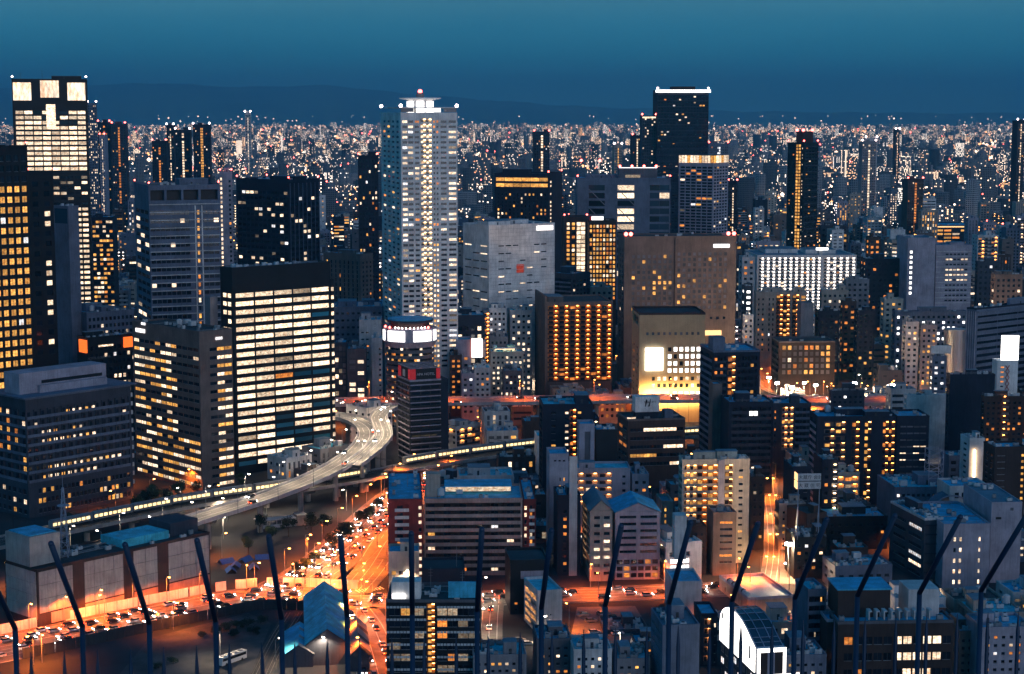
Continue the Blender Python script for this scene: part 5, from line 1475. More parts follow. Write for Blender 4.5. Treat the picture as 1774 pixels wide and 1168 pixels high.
for q in [(820, 912, 1140, 511, 'grey', 'low foreground house with a wide blue roof by the alley', 'roof_teal'), (930, 990, 1112, 522, 'mid', 'low foreground house with a brown roof edge and white hut', 'roof_blue'), (994, 1060, 1130, 513, 'pale', 'small foreground house with a plain teal roof', 'roof_teal'),
          (1068, 1126, 1146, 514, 'grey', 'low foreground roof beside the blue-grey block', 'roof_teal'), (1360, 1432, 1140, 505, 'bluegrey', 'low teal-roofed annex below the blue slab building', 'roof_teal'), (1662, 1700, 1098, 522, 'taupe', 'small brown building squeezed at the lower right corner', 'roof_blue'),
          (1702, 1790, 1092, 512, 'lav', 'pale building with a rooftop terrace in the lower right corner', 'roof_blue'), (1376, 1432, 935, 645, 'black', 'black low block carrying the two-line sign frame', 'roof_dark'), (1046, 1122, 1096, 575, 'slate', 'dark flat shed beside the car park', 'roof_grey'),
          (1372, 1405, 812, 700, 'navy', 'navy block with a white lamp column left of the sign block', 'roof_blue'), (1425, 1452, 800, 708, 'navy', 'navy block with arched white balcony lamps before the big dark block', 'roof_teal'), (1302, 1325, 830, 690, 'black', 'unlit black block right of the orange balconies', 'roof_dark'),
          (1095, 1124, 825, 703, 'lav', 'pale little block right of the blue roof strip', 'roof_blue')]:
    x0, x1, yt, Y, wl, lab, rf = q
    bq = B('low_building', lab, None, x0, x1, yt, Y, 4, wl, R=[G(13, 14, w=.45, h=.4, lit=.2, pal='home')], Ll=15, roofmat=rf, roof='pent ac5 rail')
    if 'arched white' in lab:
        for k in range(8):
            m = MB()
            z = bq.H - 3 - 3.0 * k
            m.box(bq.Lr - 2.2, bq.Lr - .3, -1.2, -.05, z - .15, z, 'pale')
            m.box(bq.Lr - 1.8, bq.Lr - .8, -.7, -.3, z + 1.7, z + 2.0, 'lamp_warm')
            m.build('balcony', bq.root)
    if 'two-line' in lab:
        sn = thing('rooftop_sign', 'white two-line sign with black Japanese characters on a dark frame', 'sign', (bq.X, bq.Y, bq.H), bq.a)
        for k in range(2):
            m = MB()
            m.box(.6, 9.4, -1.0, -.7, 9.6 - 3.1 * k + 13, 12.3 - 3.1 * k + 13, 'unit_white')
            m.box(.3, .58, -1.0, 3.2, 9.6 - 3.1 * k + 13, 12.3 - 3.1 * k + 13, 'sign_amber')
            q_ = m.build('sign_board', sn)
            lettering(['大蔵庁 会計', '大 蔵 住 宅'][k], 1.72, 'black', q_, (.9, -1.03, 10.3 - 3.1 * k + 13), (pi / 2, 0, 0))
        m = MB()
        for x in (1, 9):
            m.tube((x, -.5, 0), (x, -.5, 25), .18, 'mast_blue')
            m.tube((x, 3, 0), (x, -.4, 14), .14, 'mast_blue')
        m.build('frame', sn)

# ------------------------------------------------------------------ substation with concrete panels
ps = B('substation', 'windowless concrete-panel substation beside the orange-lit avenue', 8, 64, 363, 990, 582, 48, 'dbrown',
  R=[PANEL(14.5, 24, 'concrete', px=(66, 121, 992, 1064)), PANEL(17, 24, 'concrete', px=(140, 206, 992, 1064)), PANEL(21, 24, 'concrete', px=(224, 266, 992, 1064)), PANEL(25, 24, 'concrete', px=(286, 361, 992, 1064)),
     PANEL(17, 26, 'peach', px=(84, 121, 1066, 1090)), PANEL(17, 26, 'peach', px=(140, 206, 1066, 1090)), PANEL(20, 26, 'peach', px=(224, 266, 1066, 1090)), PANEL(25, 26, 'peach', px=(286, 361, 1066, 1090))],  # lower panels in peach: the avenue's orange lamplight put into their colour
  L=[PANEL(18, 24, 'concrete', px=(10, 62, 992, 1075))], roofmat='roof_dark', roof='ac12 pipe3', par=.6)
ps.part('raised_block', [(0, 12, 4, ps.Ll - 1, ps.H + .7, ps.H + 11, 'concrete')])
ps.part('raised_roof', [(.8, 11.2, 5, ps.Ll - 2, ps.H + 11.05, ps.H + 11.4, 'roof_blue')])
ps.part('teal_deck', [(ps.Lr * .52, ps.Lr * .8, ps.Ll * .25, ps.Ll * .9, ps.H + .1, ps.H + 3.0, 'roof_teal')])
ps.part('roof_house', [(ps.Lr * .82, ps.Lr * .99, ps.Ll * .3, ps.Ll * .95, ps.H + .1, ps.H + 5.0, 'slate')])
at2 = thing('radio_mast', 'slim blue lattice radio mast standing on the substation roof', 'mast', W(113, 985, 602))
m = MB()
for k in range(9):
    w0, w1 = 1.7 * (1 - k / 10.5), 1.7 * (1 - (k + 1) / 10.5)
    z0, z1 = 3.2 * k, 3.2 * (k + 1)
    for (i, j) in ((-1, -1), (1, -1), (1, 1), (-1, 1)):
        m.tube((i * w0, j * w0, z0), (i * w1, j * w1, z1), .17, 'mast_blue')
    for (p, q) in (((-1, -1), (1, -1)), ((1, -1), (1, 1)), ((1, 1), (-1, 1)), ((-1, 1), (-1, -1))):
        m.tube((p[0] * w0, p[1] * w0, z0), (q[0] * w1, q[1] * w1, z1), .11, 'mast_blue')
        m.tube((p[0] * w1, p[1] * w1, z1), (q[0] * w1, q[1] * w1, z1), .11, 'mast_blue')
m.build('lattice', at2)
m = MB()
m.cyl(0, 0, 22.4, 22.7, 2.2, 2.2, 12, 'mast_blue')
m.build('platform', at2)
m = MB()
m.tube((0, 0, 28.8), (0, 0, 33), .08, 'mast_blue')
m.build('antenna', at2)

# ------------------------------------------------------------------ metal-roofed sheds in the foreground
def shed(x0, x1, yt, Y, a, L_, label, h=4.5, mats=('roof_blue', 'unit_grey')):
    X, _, z = W(x0, yt, Y)
    X2 = W(x1, yt, Y)[0]
    w_ = X2 - X
    t = thing('shed', label, 'shed', (X, Y, 0), radians(a))
    m = MB()
    m.box(0, w_, 0, L_, 0, z - .02, 'slate')
    m.poly([(0, 0, z), (w_, 0, z), (w_ / 2, 0, z + h)], 'slate')
    m.poly([(0, L_, z), (w_, L_, z), (w_ / 2, L_, z + h)], 'slate')
    m.build('wall', t)
    for s in (0, 1):
        n = 9
        for k in range(n):
            m = MB()
            y0, y1 = L_ * k / n + .04, L_ * (k + 1) / n - .04
            x0_, x1_ = (-.5, w_ / 2) if s == 0 else (w_ + .5, w_ / 2)
            mt = mats[0] if (s == 0 or k % 3) else mats[1]
            m.poly([(x0_, y0, z + .02), (x0_, y1, z + .02), (x1_, y1, z + h + .2), (x1_, y0, z + h + .2)], mt)
            m.poly([(x0_, y0, z - .2), (x0_, y1, z - .2), (x1_, y1, z + h - .05), (x1_, y0, z + h - .05)], mt)
            m.box(min(x0_, x0_ + .1), max(x0_, x0_ + .1), y0, y1, z - .2, z + .02, mt)
            m.build('roof_sheet', t)
    OCC.append((X, Y, radians(a), w_, L_))
    return t
shed(530, 604, 1118, 540, 7, 58, 'long blue metal-roofed shed by the crossroads', 5, ('roof_teal', 'roof_blue'))
shed(606, 640, 1138, 534, 7, 34, 'dark corrugated lean-to against the long blue shed', 3, ('unit_grey', 'roof_dark'))
shed(492, 542, 1135, 538, 6, 26, 'low blue lean-to shed beside the railway cutting', 3, ('roof_blue', 'unit_grey'))

# ------------------------------------------------------------------ roads
def catmull(pts, step=4.0):
    P_ = [Vector(p) for p in pts]
    P_ = [P_[0] * 2 - P_[1]] + P_ + [P_[-1] * 2 - P_[-2]]
    out_ = []
    for i in range(1, len(P_) - 2):
        a, b, c, d = P_[i - 1:i + 3]
        n = max(2, int((c - b).length / step))
        for k in range(n):
            t = k / n
            out_.append(.5 * ((2 * b) + (c - a) * t + (2 * a - 5 * b + 4 * c - d) * t * t + (3 * b - a - 3 * c + d) * t ** 3))
    out_.append(P_[-2])
    return out_
def frames(path):
    fr = []
    for i, p in enumerate(path):
        d = path[min(i + 1, len(path) - 1)] - path[max(i - 1, 0)]
        d.z = 0
        d.normalize()
        fr.append((p, Vector((d.y, -d.x, 0)), d))          # point, right-hand side, direction
    return fr
def strip(mb, fr, o0, o1, dz0, dz1, mat, dash=None):
    acc = 0.0
    for i in range(len(fr) - 1):
        (p, r, d), (q, s, e) = fr[i], fr[i + 1]
        acc += (q - p).length
        if dash and (acc % (dash * 2)) > dash:
            continue
        mb.poly([tuple(p + r * o0 + Vector((0, 0, dz0))), tuple(p + r * o1 + Vector((0, 0, dz1))), tuple(q + s * o1 + Vector((0, 0, dz1))), tuple(q + s * o0 + Vector((0, 0, dz0)))], mat)
ROADS = []
def road(name, pxs, w_, z=.0, step=6.0, pave=2.6, median=0.0):
    path = catmull([Vector((*ground(x, y), 0)) for (x, y) in pxs], step)
    fr = frames(path)
    h = w_ / 2
    lift = .012 * (len(ROADS) + 1)
    m = MB()
    strip(m, fr, -h, h, lift, lift, 'asphalt')
    m.build(name, None, 'structure')
    mk = MB()
    zl = lift + .006
    strip(mk, fr, -h + .25, -h + .42, zl, zl, 'paint')
    strip(mk, fr, h - .42, h - .25, zl, zl, 'paint')
    n = max(2, int(round(w_ / 3.4)))
    for k in range(1, n):
        o = -h + w_ * k / n
        strip(mk, fr, o - .08, o + .08, zl, zl, 'paint', None if k == n // 2 else 5.0)
    mk.build('road_marking', None, 'structure')
    for s in (-1, 1):
        pv = MB()
        a_, b_ = s * h, s * (h + pave)
        strip(pv, fr, a_, b_, .15, .15, 'pavement')
        strip(pv, fr, a_, a_, 0, .15, 'barrier')
        strip(pv, fr, b_, b_, 0, .15, 'barrier')
        pv.build('pavement', None, 'structure')
    ROADS.append((path, h + pave))
    return fr
R1 = road('road', [(-90, 1142), (60, 1112), (200, 1082), (330, 1056), (450, 1036), (600, 1040)], 24)
R2 = road('road', [(470, 1034), (560, 985), (630, 922), (690, 868), (760, 815)], 21)
R3 = road('road', [(600, 1046), (628, 1085), (645, 1130), (660, 1185)], 14)
R4 = road('road', [(600, 1030), (640, 985), (668, 940), (690, 910)], 12)
R5 = road('road', [(590, 1042), (760, 1040), (900, 1034), (1040, 1030), (1180, 1024), (1330, 1018)], 15)
R6 = road('road', [(852, 1036), (848, 1080), (846, 1130), (842, 1190)], 6, pave=1.5)
R7 = road('road', [(1332, 1018), (1340, 960), (1338, 900), (1332, 850), (1328, 800)], 5, pave=1.5)
R8 = road('road', [(1319, 600), (1325, 640), (1340, 672), (1420, 693), (1600, 690), (1760, 684)], 12)
for (px_, py_, rz) in ((640, 1022, .5), (705, 1040, 0), (628, 1075, 1.4)):
    gx, gy = ground(px_, py_)
    zc_ = MB()
    for k in range(9):
        zc_.poly([(-5 + k * 1.2, -2, .125), (-4.4 + k * 1.2, -2, .125), (-4.4 + k * 1.2, 2, .125), (-5 + k * 1.2, 2, .125)], 'paint')
    o = zc_.build('road_marking', None, 'structure', (gx, gy, 0))
    o.rotation_euler = (0, 0, rz)

# ------------------------------------------------------------------ elevated expressways
def viaduct(name, label, pts, w_, lamps_mat=None, thick=1.6, group=None, step=5.0, deck='deck_asphalt', barrier='barrier', pier_every=32.0, centre=True, bh=1.1):
    path = catmull([Vector((*ground(x, y, z), z)) for (x, y, z) in pts], step)
    fr = frames(path)
    h = w_ / 2
    t = thing(name, label, 'expressway' if 'express' in name else 'viaduct', path[0], 0)
    off = -path[0]
    fr2 = [(p + off, r, d) for (p, r, d) in fr]
    m = MB()
    strip(m, fr2, -h, h, 0, 0, deck)
    strip(m, fr2, -h, -h * .55, -.3, -thick, barrier)
    strip(m, fr2, h, h * .55, -.3, -thick, barrier)
    strip(m, fr2, -h * .55, h * .55, -thick, -thick, barrier)
    m.build('deck', t)
    mk = MB()
    for o in ([-h + .7, h - .7] + ([0] if centre else [])):
        strip(mk, fr2, o - .1, o + .1, .008, .008, 'paint')
    for o in (-h * .5, h * .5):
        strip(mk, fr2, o - .08, o + .08, .008, .008, 'paint', 5)
    mk.build('lane_marking', t)
    for s in (-1, 1):
        b_ = MB()
        a0, a1 = s * h, s * (h + .35)
        strip(b_, fr2, a0, a0, 0, bh, barrier)
        strip(b_, fr2, a0, a1, bh, bh, barrier)
        strip(b_, fr2, a1, a1, bh, -.6, barrier)
        strip(b_, fr2, a1, s * h, -.6, -.3, barrier)
        b_.build('barrier', t)
    acc, nxt = 0.0, 12.0
    for i in range(1, len(fr2)):
        p, r, d = fr2[i]
        acc += (p - fr2[i - 1][0]).length
        if acc > nxt:
            nxt += pier_every
            zt = path[i].z
            pm = MB()
            pm.cyl(0, 0, -zt, -thick - 1.4, 1.25, 1.25, 12, 'concrete')
            q = [(-h * .75, -1.1), (h * .75, -1.1), (h * .75, 1.1), (-h * .75, 1.1)]
            top = [tuple(r * u + d * v + Vector((0, 0, -thick - .02))) for (u, v) in q]
            bot = [tuple(r * u * .5 + d * v + Vector((0, 0, -thick - 1.5))) for (u, v) in q]
            for k in range(4):
                pm.poly([bot[k], bot[(k + 1) % 4], top[(k + 1) % 4], top[k]], 'concrete')
            pm.build('pier', t, None, tuple(p))
    ROADS.append((path, h + 1.5))
    return fr, t
E1, e1 = viaduct('expressway_ramp', 'white curving elevated ramp sweeping past the black office tower', [(120, 968, 13), (230, 938, 13), (330, 903, 13.5), (450, 865, 14), (540, 830, 15), (600, 798, 15.5), (634, 768, 16), (640, 746, 16.5), (622, 731, 17), (590, 722, 17), (540, 716, 17)], 11.5)
E1b, e1b = viaduct('expressway_ramp', 'S-shaped ramp branch climbing towards the round tower', [(610, 806, 15.9), (646, 778, 16.4), (664, 755, 17), (660, 736, 18), (656, 722, 19), (668, 710, 20), (690, 702, 20.5)], 8.5)
E2, e2 = viaduct('expressway', 'straight elevated expressway crossing behind the hotel and round tower', [(480, 702, 17), (600, 697, 17), (700, 696, 17), (850, 695, 17), (1000, 693, 17), (1150, 691, 17), (1300, 692, 17), (1450, 696, 17), (1620, 692, 17), (1900, 680, 17)], 20)
E3, e3 = viaduct('railway_viaduct', 'low railway viaduct running across behind the red-brown apartments', [(-100, 962, 7), (150, 908, 7), (330, 872, 7), (480, 850, 7), (620, 828, 7), (760, 800, 7), (935, 776, 7), (1100, 760, 7), (1300, 745, 7)], 15, deck='ballast', barrier='concrete', centre=False, pier_every=18, bh=.8)
# rails on the viaduct
rl = MB()
off = -E3[0][0]
f3 = [(p + off, r, d) for (p, r, d) in E3]
for o in (-5.2, -3.8, -1.9, -.5, 1.4, 2.8, 4.6, 6.0):
    strip(rl, f3, o - .06, o + .06, .16, .16, 'rail_steel')
rl.build('rails', e3, 'stuff')

q_ = 0.0
for i in range(1, len(f3)):
    p, r, d = f3[i]
    q_ += (p - f3[i - 1][0]).length
    if q_ > 34:
        q_ = 0.0
        m = MB()
        for s_ in (-7.2, 7.2):
            a0 = p + r * s_
            m.tube(tuple(a0), tuple(a0 + Vector((0, 0, 7.2))), .14, 'metal_dark', 5)
        m.tube(tuple(p - r * 7.2 + Vector((0, 0, 6.6))), tuple(p + r * 7.2 + Vector((0, 0, 6.6))), .11, 'metal_dark', 4)
        m.tube(tuple(p - r * 7.2 + Vector((0, 0, 7.1))), tuple(p + r * 7.2 + Vector((0, 0, 7.1))), .08, 'metal_dark', 4)
        m.build('catenary_gantry', e3)
# trains with lit windows on the viaduct
def along(fr, dist):
    acc = 0.0
    for i in range(1, len(fr)):
        l = (fr[i][0] - fr[i - 1][0]).length
        if acc + l >= dist:
            t = (dist - acc) / l
            return fr[i - 1][0].lerp(fr[i][0], t), fr[i][1], fr[i][2]
        acc += l
    return None
tb = MB()
tb.box(-9.8, 9.8, -1.45, 1.45, 1.0, 3.75, 'steel')
tb.box(-9.5, 9.5, -1.2, 1.2, 3.76, 4.1, 'unit_grey')
tb.box(-9.0, 9.0, -1.1, 1.1, .3, .98, 'metal_dark')
T_BODY = tb.mesh('carriage_body')
tw = MB()
for s in (-1, 1):
    for k in range(8):
        x = -8.6 + 2.3 * k
        tw.box(x - .85, x + .85, s * 1.46 - .02, s * 1.46 + .02, 1.9, 3.1, 'train_glow')
T_WIN = tw.mesh('carriage_windows')
def train(fr, start, o, n, label):
    t = thing('train', label, 'train', (0, 0, 0))
    for k in range(n):
        q = along(fr, start + k * 20.2)
        if not q:
            break
        p, r, d = q
        c = link('carriage', T_BODY, t, None, tuple(p + r * o + Vector((0, 0, .1))), atan2(d.y, d.x))
        link('window_row', T_WIN, c, 'stuff')
train(E3, 60, -1.2, 8, 'long lit train on the near part of the railway viaduct')
train(E3, 330, 2.1, 8, 'lit train passing behind the red-brown apartments on the viaduct')
train(E3, 250, -4.5, 4, 'short lit train by the black office tower on the viaduct')

# ------------------------------------------------------------------ street lamps
def lamp_proto(kind):
    t = link('street_lamp', None)
    m = MB()
    m.tube((0, 0, 0), (0, 0, 9.5), .13, 'unit_grey', 6, .08)
    m.build('pole', t)
    m = MB()
    m.tube((0, 0, 9.4), (2.0, 0, 9.9), .07, 'unit_grey', 5)
    m.build('arm', t)
    m = MB()
    m.box(1.6, 2.5, -.2, .2, 9.86, 10.05, 'metal_dark')
    h = m.build('lamp_head', t)
    m = MB()
    m.poly([(1.74, .15, 9.82), (2.40, .15, 9.82), (2.40, -.15, 9.82), (1.74, -.15, 9.82)], kind)
    m.build('lamp_glass', h)
    m = MB()
    cw = 'cowl_white' if kind == 'street_white' else 'cowl_orange'
    q = [(1.66, -.21), (2.46, -.21), (2.46, .21), (1.66, .21)]
    for k in range(4):
        (x0, y0), (x1, y1) = q[k], q[(k + 1) % 4]
        m.poly([(x0, y0, 9.50), (x1, y1, 9.50), (x1, y1, 9.86), (x0, y0, 9.86)], cw)
    m.build('lamp_cowl', h)
    ld = bpy.data.lights.new('lamp_light', 'SPOT')
    ld.energy, ld.color = {'street_orange': (19000, (1.0, 0.145, 0.010)), 'street_white': (7500, (1.0, 0.74, 0.48)), 'street_lane': (22000, (1.0, 0.19, 0.015))}[kind]
    ld.spot_size, ld.spot_blend, ld.shadow_soft_size = radians(150), .6, .25
    link('lamp_light', ld, t, None, (2.05, 0, 9.4))
    return t
PO, PW_, PL_ = lamp_proto('street_orange'), lamp_proto('street_white'), lamp_proto('street_lane')
USED = {}
def lamp(kind, loc, rz, label, group):
    proto = {'o': PO, 'w': PW_, 'l': PL_}[kind]
    t = proto if kind not in USED else copy_tree(proto)
    USED[kind] = 1
    t.location, t.rotation_euler = loc, (0, 0, rz)
    tag(t, label, 'street lamp', group)
def lamp_row(fr, w_, gap, kind, label, group, z=0.0, both=True, start=8.0, sides=None):
    q, k = start, 0
    while True:
        a = along(fr, q)
        if not a:
            break
        p, r, d = a
        for s in (sides or ((-1, 1) if both else (1,))):
            v = p + r * (s * (w_ / 2 + .9))
            lamp(kind, (v.x, v.y, p.z * (1 if z else 0) + .1), atan2(-r.y * s, -r.x * s), f'{nth(k)} {"far-side" if s < 0 else "near-side"} {label}', group)
        q += gap
        k += 1
lamp_row(R1, 24, 13, 'o', 'orange street lamp along the avenue by the substation', 'lamps on the substation avenue', sides=(-1,))
lamp_row(R2, 21, 24, 'o', 'orange street lamp on the avenue climbing to the railway', 'lamps on the diagonal avenue')
lamp_row(R3, 14, 22, 'o', 'orange street lamp beside the metal-roofed sheds', 'lamps by the sheds')
lamp_row(R4, 12, 26, 'l', 'orange street lamp beside the red-brown wing', 'lamps by the red-brown wing')
lamp_row(R5, 15, 28, 'o', 'orange street lamp on the cross street past the pink apartments', 'lamps on the cross street')
lamp_row(R6, 6, 40, 'w', 'pale street lamp in the alley beside the tiled office', 'lamps in the alley', both=False)
lamp_row(R7, 5, 36, 'l', 'orange street lamp on the street around the bright yard', 'lamps round the bright yard')
lamp_row(R8, 12, 20, 'o', 'orange street lamp among low roofs below the brown grid office', 'lamps among the low roofs')
lamp_row(E1, 15, 26, 'w', 'pale lamp standing along the curving expressway ramp', 'lamps on the curving ramp', z=1)
lamp_row(E1b, 10, 24, 'w', 'pale lamp on the S-shaped ramp branch', 'lamps on the ramp branch', z=1, both=False)
lamp_row(E2, 20, 42, 'o', 'orange lamp on the straight elevated expressway', 'lamps on the straight expressway', z=1)

# ------------------------------------------------------------------ cars
def car_proto(mat):
    t = link('car', None)
    m = MB()
    v = [(-2.1, .35), (2.1, .35), (2.15, .75), (1.2, .95), (-2.0, 1.0), (-2.15, .7)]
    for s in (-1, 1):
        m.poly([(x, s * .85, z) for (x, z) in v], mat)
    for (p, q) in zip(v, v[1:] + v[:1]):
        m.poly([(p[0], -.85, p[1]), (q[0], -.85, q[1]), (q[0], .85, q[1]), (p[0], .85, p[1])], mat)
    c = [(-1.9, 1.0), (1.1, .97), (.4, 1.45), (-1.4, 1.48)]
    m.poly([(.4, -.68, 1.45), (-1.4, -.68, 1.48), (-1.4, .68, 1.48), (.4, .68, 1.45)], mat)
    m.build('body', t)
    g = MB()
    for s in (-1, 1):
        g.poly([(-1.9, s * .8, 1.0), (1.1, s * .8, .97), (.4, s * .68, 1.45), (-1.4, s * .68, 1.48)], 'glass')
    g.poly([(1.1, -.8, .97), (1.1, .8, .97), (.4, .68, 1.45), (.4, -.68, 1.45)], 'glass')
    g.poly([(-1.9, -.8, 1.0), (-1.9, .8, 1.0), (-1.4, .68, 1.48), (-1.4, -.68, 1.48)], 'glass')
    g.build('windows', t)
    wm = MB()
    n = 10
    for (y0, y1) in ((-.1, .1),):
        for k in range(n):
            a, b_ = 2 * pi * k / n, 2 * pi * (k + 1) / n
            wm.poly([(.32 * cos(a), y0, .32 * sin(a)), (.32 * cos(b_), y0, .32 * sin(b_)), (.32 * cos(b_), y1, .32 * sin(b_)), (.32 * cos(a), y1, .32 * sin(a))], 'black')
        wm.poly([(.32 * cos(2 * pi * k / n), y0, .32 * sin(2 * pi * k / n)) for k in range(n)], 'unit_grey')
        wm.poly([(.32 * cos(2 * pi * k / n), y1, .32 * sin(2 * pi * k / n)) for k in range(n)], 'unit_grey')
    we = wm.mesh('wheel')
    for x in (-1.3, 1.35):
        for y in (-.78, .78):
            link('wheel', we, t, None, (x, y, .33))
    for (nm, x, mt) in (('headlight', 2.12, 'headlight'), ('taillight', -2.14, 'taillight')):
        b_ = MB()
        b_.box(-.05, .05, -.2, .2, -.1, .1, mt)
        me = b_.mesh(nm)
        for y in (-.6, .6):
            link(nm, me, t, None, (x, y, .72))
    return t
wall_mat('tarp', (.03, .13, .45), rough=.6, var=.2)
wall_mat('car_white', (.65, .65, .66), rough=.3, var=.05, streak=0, spec=.6)
wall_mat('car_black', (.02, .02, .022), rough=.25, var=.05, streak=0, spec=.6)
wall_mat('car_silver', (.35, .36, .38), rough=.3, metal=.5, var=.05, streak=0)
wall_mat('car_red', (.3, .02, .02), rough=.3, var=.05, streak=0, spec=.6)
CARS = {c: car_proto('car_' + c) for c in ('white', 'black', 'silver')}
CUSED = set()
crng = random.Random(77)
def cars(fr, lanes, gap, where, group, z=.05, start=4.0, colours=('white', 'silver', 'black', 'black', 'black', 'black')):
    """lanes: (offset to the right of the path, +1 driving along it / -1 towards its start)"""
    for li, (o, sgn) in enumerate(lanes):
        ci = 0
        q = start + crng.uniform(0, gap)
        while True:
            a = along(fr, q)
            if not a:
                break
            p, r, d = a
            c = crng.choice(colours)
            t = CARS[c] if c not in CUSED else copy_tree(CARS[c])
            CUSED.add(c)
            v = p + r * o
            t.location = (v.x, v.y, p.z + z)
            t.rotation_euler = (0, 0, atan2(d.y * sgn, d.x * sgn))
            tag(t, f'{nth(ci)} car of the {nth(li)} lane, {c}, {"oncoming" if sgn < 0 else "driving away"}, {where}', 'car', group)
            ci += 1
            q += gap * crng.uniform(.65, 1.5)
cars(R1, [(-9, 1), (-5.6, 1), (-2.2, 1), (2.2, -1), (5.6, -1), (9, -1)], 11, 'on the substation avenue', 'cars on the substation avenue', .08)
cars(R2, [(-8, -1), (-4.8, -1), (-1.6, -1), (3, 1), (6.5, 1)], 12, 'on the diagonal avenue', 'cars on the diagonal avenue', .08)
cars(R3, [(-4, -1), (1.5, 1), (4.5, 1)], 13, 'beside the sheds', 'cars by the sheds', .08)
cars(R5, [(-5, -1), (-1.8, -1), (2, 1), (5.2, 1)], 17, 'on the cross street', 'cars on the cross street', .10)
cars(R6, [(0, -1)], 30, 'in the alley by the tiled office', 'cars in the alley', .12)
cars(E1, [(-5, -1), (2, 1)], 110, 'on the curving ramp', 'cars on the curving ramp', .02)
cars(E2, [(-7, -1), (-3, -1), (3, 1), (7, 1)], 60, 'on the straight expressway', 'cars on the straight expressway', .02)
cars(E1b, [(-2, -1)], 60, 'on the S-shaped ramp branch', 'cars on the ramp branch', .02)

# ------------------------------------------------------------------ roadside screen wall, yard, trees
sw = thing('roadside_wall', 'long pale panel wall between the substation and the avenue', 'wall', (0, 0, 0))
for k in range(46):
    a = along(R1, 6 + 4.0 * k)
    if not a:
        break
    p, r, d = a
    v = p - r * (12 + 3.2)
    m = MB()
    m.box(-1.95, 1.95, -.1, .1, 0, 3.4, 'white')
    m.box(1.97, 2.03, -.16, .16, 0, 3.5, 'steel')
    m.build('panel', sw, None, (v.x, v.y, .02)).rotation_euler = (0, 0, atan2(d.y, d.x))
w2 = thing('roadside_wall', 'dark slatted screen on the near side of the avenue', 'wall', (0, 0, 0))
for k in range(44):
    a = along(R1, 20 + 3.6 * k)
    if not a:
        break
    p, r, d = a
    v = p + r * (12 + 3.4)
    m = MB()
    m.box(-1.75, 1.75, -.08, .08, 0, 3.6, 'metal_dark')
    m.box(-1.75, -1.6, -.2, .2, 0, 3.8, 'slate')
    m.build('panel', w2, None, (v.x, v.y, .02)).rotation_euler = (0, 0, atan2(d.y, d.x))
yd = MB()
q = [ground(x, y) for (x, y) in ((180, 1200), (260, 1105), (430, 1062), (470, 1080), (420, 1200))]
yd.poly([(a, b_, .006) for (a, b_) in q], 'dirt')
yd.build('yard', None, 'structure')
yd = MB()
q = [ground(x, y) for (x, y) in ((985, 1120), (1000, 1052), (1100, 1050), (1122, 1085), (1100, 1125))]
yd.poly([(a, b_, .006) for (a, b_) in q], 'pavement')
yd.build('car_park', None, 'structure')
q = [ground(x, y) for (x, y) in ((1352, 1012), (1352, 958), (1396, 958), (1402, 1014))]
yd = MB()
yd.poly([(a, b_, .135) for (a, b_) in q], 'pavement')
yd.build('bright_yard', None, 'structure')
for k, (x, y) in enumerate(((1010, 1068), (1024, 1078), (1040, 1066), (1062, 1072), (1080, 1084), (1030, 1098), (1070, 1100), (900, 1112), (880, 1120), (915, 1118))):
    c = crng.choice(('white', 'black', 'silver'))
    t = copy_tree(CARS[c])
    for o in list(KIDS[t.name]):
        if o.name.startswith(('headlight', 'taillight')):
            bpy.data.objects.remove(o)
    gx, gy = ground(x, y)
    t.location, t.rotation_euler = (gx, gy, .05), (0, 0, crng.choice((.3, 1.9, 3.4)))
    tag(t, f'{c} car parked unlit in the open car park, {nth(k)} from its street end', 'car', 'parked cars')
# rails in the cutting at the lower left
rc = thing('railway_track', 'dark double railway track running down past the sheds', 'track', (0, 0, 0))
for o in (0, 4.2):
    pth = catmull([Vector((ground(x, y)[0] + o, ground(x, y)[1], .02)) for (x, y) in ((500, 1062), (470, 1110), (440, 1170), (420, 1210))], 5)
    f_ = frames(pth)
    m = MB()
    strip(m, f_, -1.6, 1.6, .02, .02, 'ballast')
    m.build('track_bed', rc)
    for s in (-.55, .55):
        m = MB()
        strip(m, f_, s - .05, s + .05, .2, .2, 'rail_steel')
        strip(m, f_, s - .05, s - .05, .03, .2, 'rail_steel')
        m.build('rail', rc)
bs = thing('bus', 'long white bus parked at the edge of the dirt yard', 'bus', (*ground(402, 1148), .05), .95)
m = MB()
m.box(-5.5, 5.5, -1.2, 1.2, .4, 3.0, 'car_white')
m.build('body', bs)
m = MB()
for s in (-1, 1):
    m.box(-5.2, 5.2, s * 1.21 - .02, s * 1.21 + .02, 1.7, 2.6, 'glass')
m.build('windows', bs)
for k in range(4):
    m = MB()
    m.box(-4.5 + 2.5 * k, -3.2 + 2.5 * k, -.7, .7, 3.02, 3.3, 'unit_grey')
    m.build('roof_unit', bs)
for x in (-3.6, 3.4):
    for y in (-1.1, 1.1):
        m = MB()
        m.tube((x, y - .12, .48), (x, y + .12, .48), .48, 'black', 10)
        m.build('wheel', bs)

